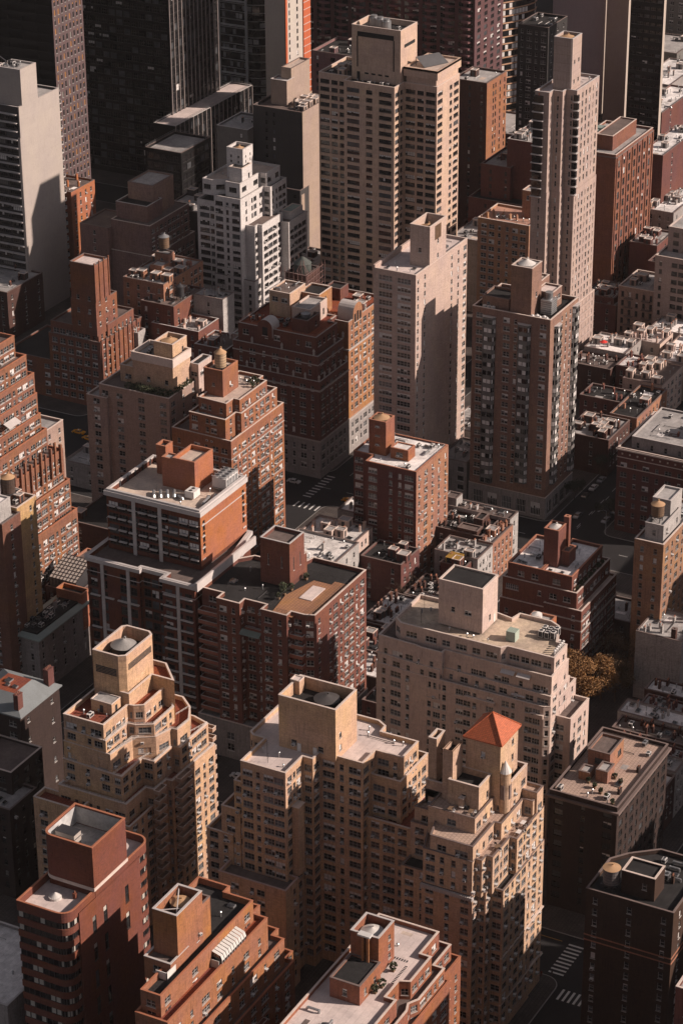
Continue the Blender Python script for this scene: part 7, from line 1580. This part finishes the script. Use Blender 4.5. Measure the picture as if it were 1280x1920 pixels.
# two people at the crossing
def person(x, y, rz, col, label):
    t = thing('person', label, 'person', (x, y, .15), None, rz); me = bpy.data.meshes.new('body'); J = [(0, 0, .95), (0, 0, 1.2), (0, 0, 1.42), (0, .01, 1.52), (0, .02, 1.66), (.11, 0, .92), (.13, .08, .5), (.13, .02, .05), (.13, .14, .03), (-.11, 0, .92), (-.13, -.08, .5), (-.13, -.16, .06), (-.13, -.05, .03), (.2, 0, 1.4), (.26, -.04, 1.12), (.25, .06, .88), (-.2, 0, 1.4), (-.26, .04, 1.12), (-.25, .12, .9)]
    E_ = [(0, 1), (1, 2), (2, 3), (3, 4), (0, 5), (5, 6), (6, 7), (7, 8), (0, 9), (9, 10), (10, 11), (11, 12), (2, 13), (13, 14), (14, 15), (2, 16), (16, 17), (17, 18)]
    R__ = [.16, .15, .15, .06, .11, .10, .07, .05, .05, .10, .07, .05, .05, .07, .05, .035, .07, .05, .035]
    me.from_pydata(J, E_, []); o = link('body', me, t); mo = o.modifiers.new('skin', 'SKIN'); o.modifiers.new('sub', 'SUBSURF').levels = 1
    for v, r in zip(me.skin_vertices[0].data, R__): v.radius = (r, r)
    me.skin_vertices[0].data[0].use_root = True; me.materials.append(plain(col[0], col[1], .8))
person(478.6, 199.4, 1.2, ('dark_coat', (.05, .03, .03)), 'person in a dark coat at the kerb by the lower right crossing'); person(477.2, 201.6, 2.0, ('rust_jacket', (.22, .05, .03)), 'person in a rust jacket stepping towards the lower right crossing')
# ---- lower right, in shade
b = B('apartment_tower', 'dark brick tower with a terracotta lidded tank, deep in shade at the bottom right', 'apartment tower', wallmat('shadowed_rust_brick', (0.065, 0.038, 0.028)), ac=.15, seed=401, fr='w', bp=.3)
zt = 48
x0, y0 = at(1098, 1662, zt)
P = [(452.6, 160), (475, 160), (475, 172), (470, 178), (466, 181.0), (452.6, 181.0)]
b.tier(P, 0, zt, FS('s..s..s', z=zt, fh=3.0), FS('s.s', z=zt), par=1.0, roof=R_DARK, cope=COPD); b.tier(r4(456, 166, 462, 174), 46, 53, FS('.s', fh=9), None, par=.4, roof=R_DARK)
b.band(P, 34, .3, .12, COPR); b.band(P, 35.4, .3, .12, COPR); clutter(b, r4(463, 162, 474, 172), 47, 4, 12, 'cvgsh'); b.done()
water_tower(456.0, 176.4, 47.2, 1.9, 3.8, 2.0, 'tank with a flat terracotta coloured lid on the dark bottom right tower', plain('grey_tank', (.12, .11, .11), .7), CONEW, ch=.5)
# the city goes on beyond the right edge of the view and shades the low streets
def offtown(label, x0, y0, x1, y1, z, seed):
    b = B('apartment_tower', label, 'apartment tower', (W_MAR, W_TAN, W_BEI, W_MID)[seed % 4], 'towers beyond the right edge', ac=0, seed=seed, cap=0); b.tier(r4(x0, y0, x1, y1), 0, z, FS('d.s.d.s', fh=3.1), None, par=1); b.done()
OFF = [(474, 96, 520, 122, 62), (528, 92, 560, 120, 60), (570, 98, 604, 126, 66), (612, 104, 650, 132, 74), (400, 108, 440, 140, 70), (656, 128, 682, 160, 70), (706, 120, 745, 165, 60), (440, 60, 470, 92, 84), (350, 120, 388, 150, 62), (760, 150, 800, 200, 62), (820, 170, 860, 215, 66)]
for i in range(2):  # unseen towers added to keep low sky light off the walls
    b = B('apartment_tower', 'tower out of view below the bottom edge, %s' % ('first from the right second third fourth fifth sixth seventh'.replace('first from the right', 'first').split()[i]), 'apartment tower', (W_MID, W_TAN, W_DKB)[i % 3], 'towers beyond the bottom edge', ac=0, seed=600+i, cap=0); b.tier(r4(296, 70+i*52, 330, 110+i*52), 0, 78+(i*7) % 10, None, None, par=1); b.done()
for i, t in enumerate(OFF): offtown('tower out of view beyond the right edge, shading the streets (%s)' % ['nearest the crossing', 'second', 'third', 'fourth', 'south of the crossing', 'by the park avenue', 'beyond the avenue', 'tallest', 'lowest', 'far', 'farthest'][i], *t, seed=500+i)
print('WINDOWS', NWIN, 'OBJECTS', len(bpy.data.objects))

hz = bpy.data.materials.new('haze'); hz.use_nodes = True; hn = hz.node_tree
for n_ in list(hn.nodes):
    if n_.type == 'BSDF_PRINCIPLED': hn.nodes.remove(n_)
pv = hn.nodes.new('ShaderNodeVolumePrincipled'); pv.inputs['Density'].default_value = 0.000014; pv.inputs['Color'].default_value = (0.92, 0.88, 0.88, 1); pv.inputs['Anisotropy'].default_value = 0.0
hn.links.new(pv.outputs[0], hn.nodes['Material Output'].inputs['Volume'])
m = MB(); m.box(-40, -60, -1, 1500, 1100, 400); h_ = m.obj('haze', [hz]); tag(h_, None, None, None, 'stuff')
S.cycles.volume_bounces = 0
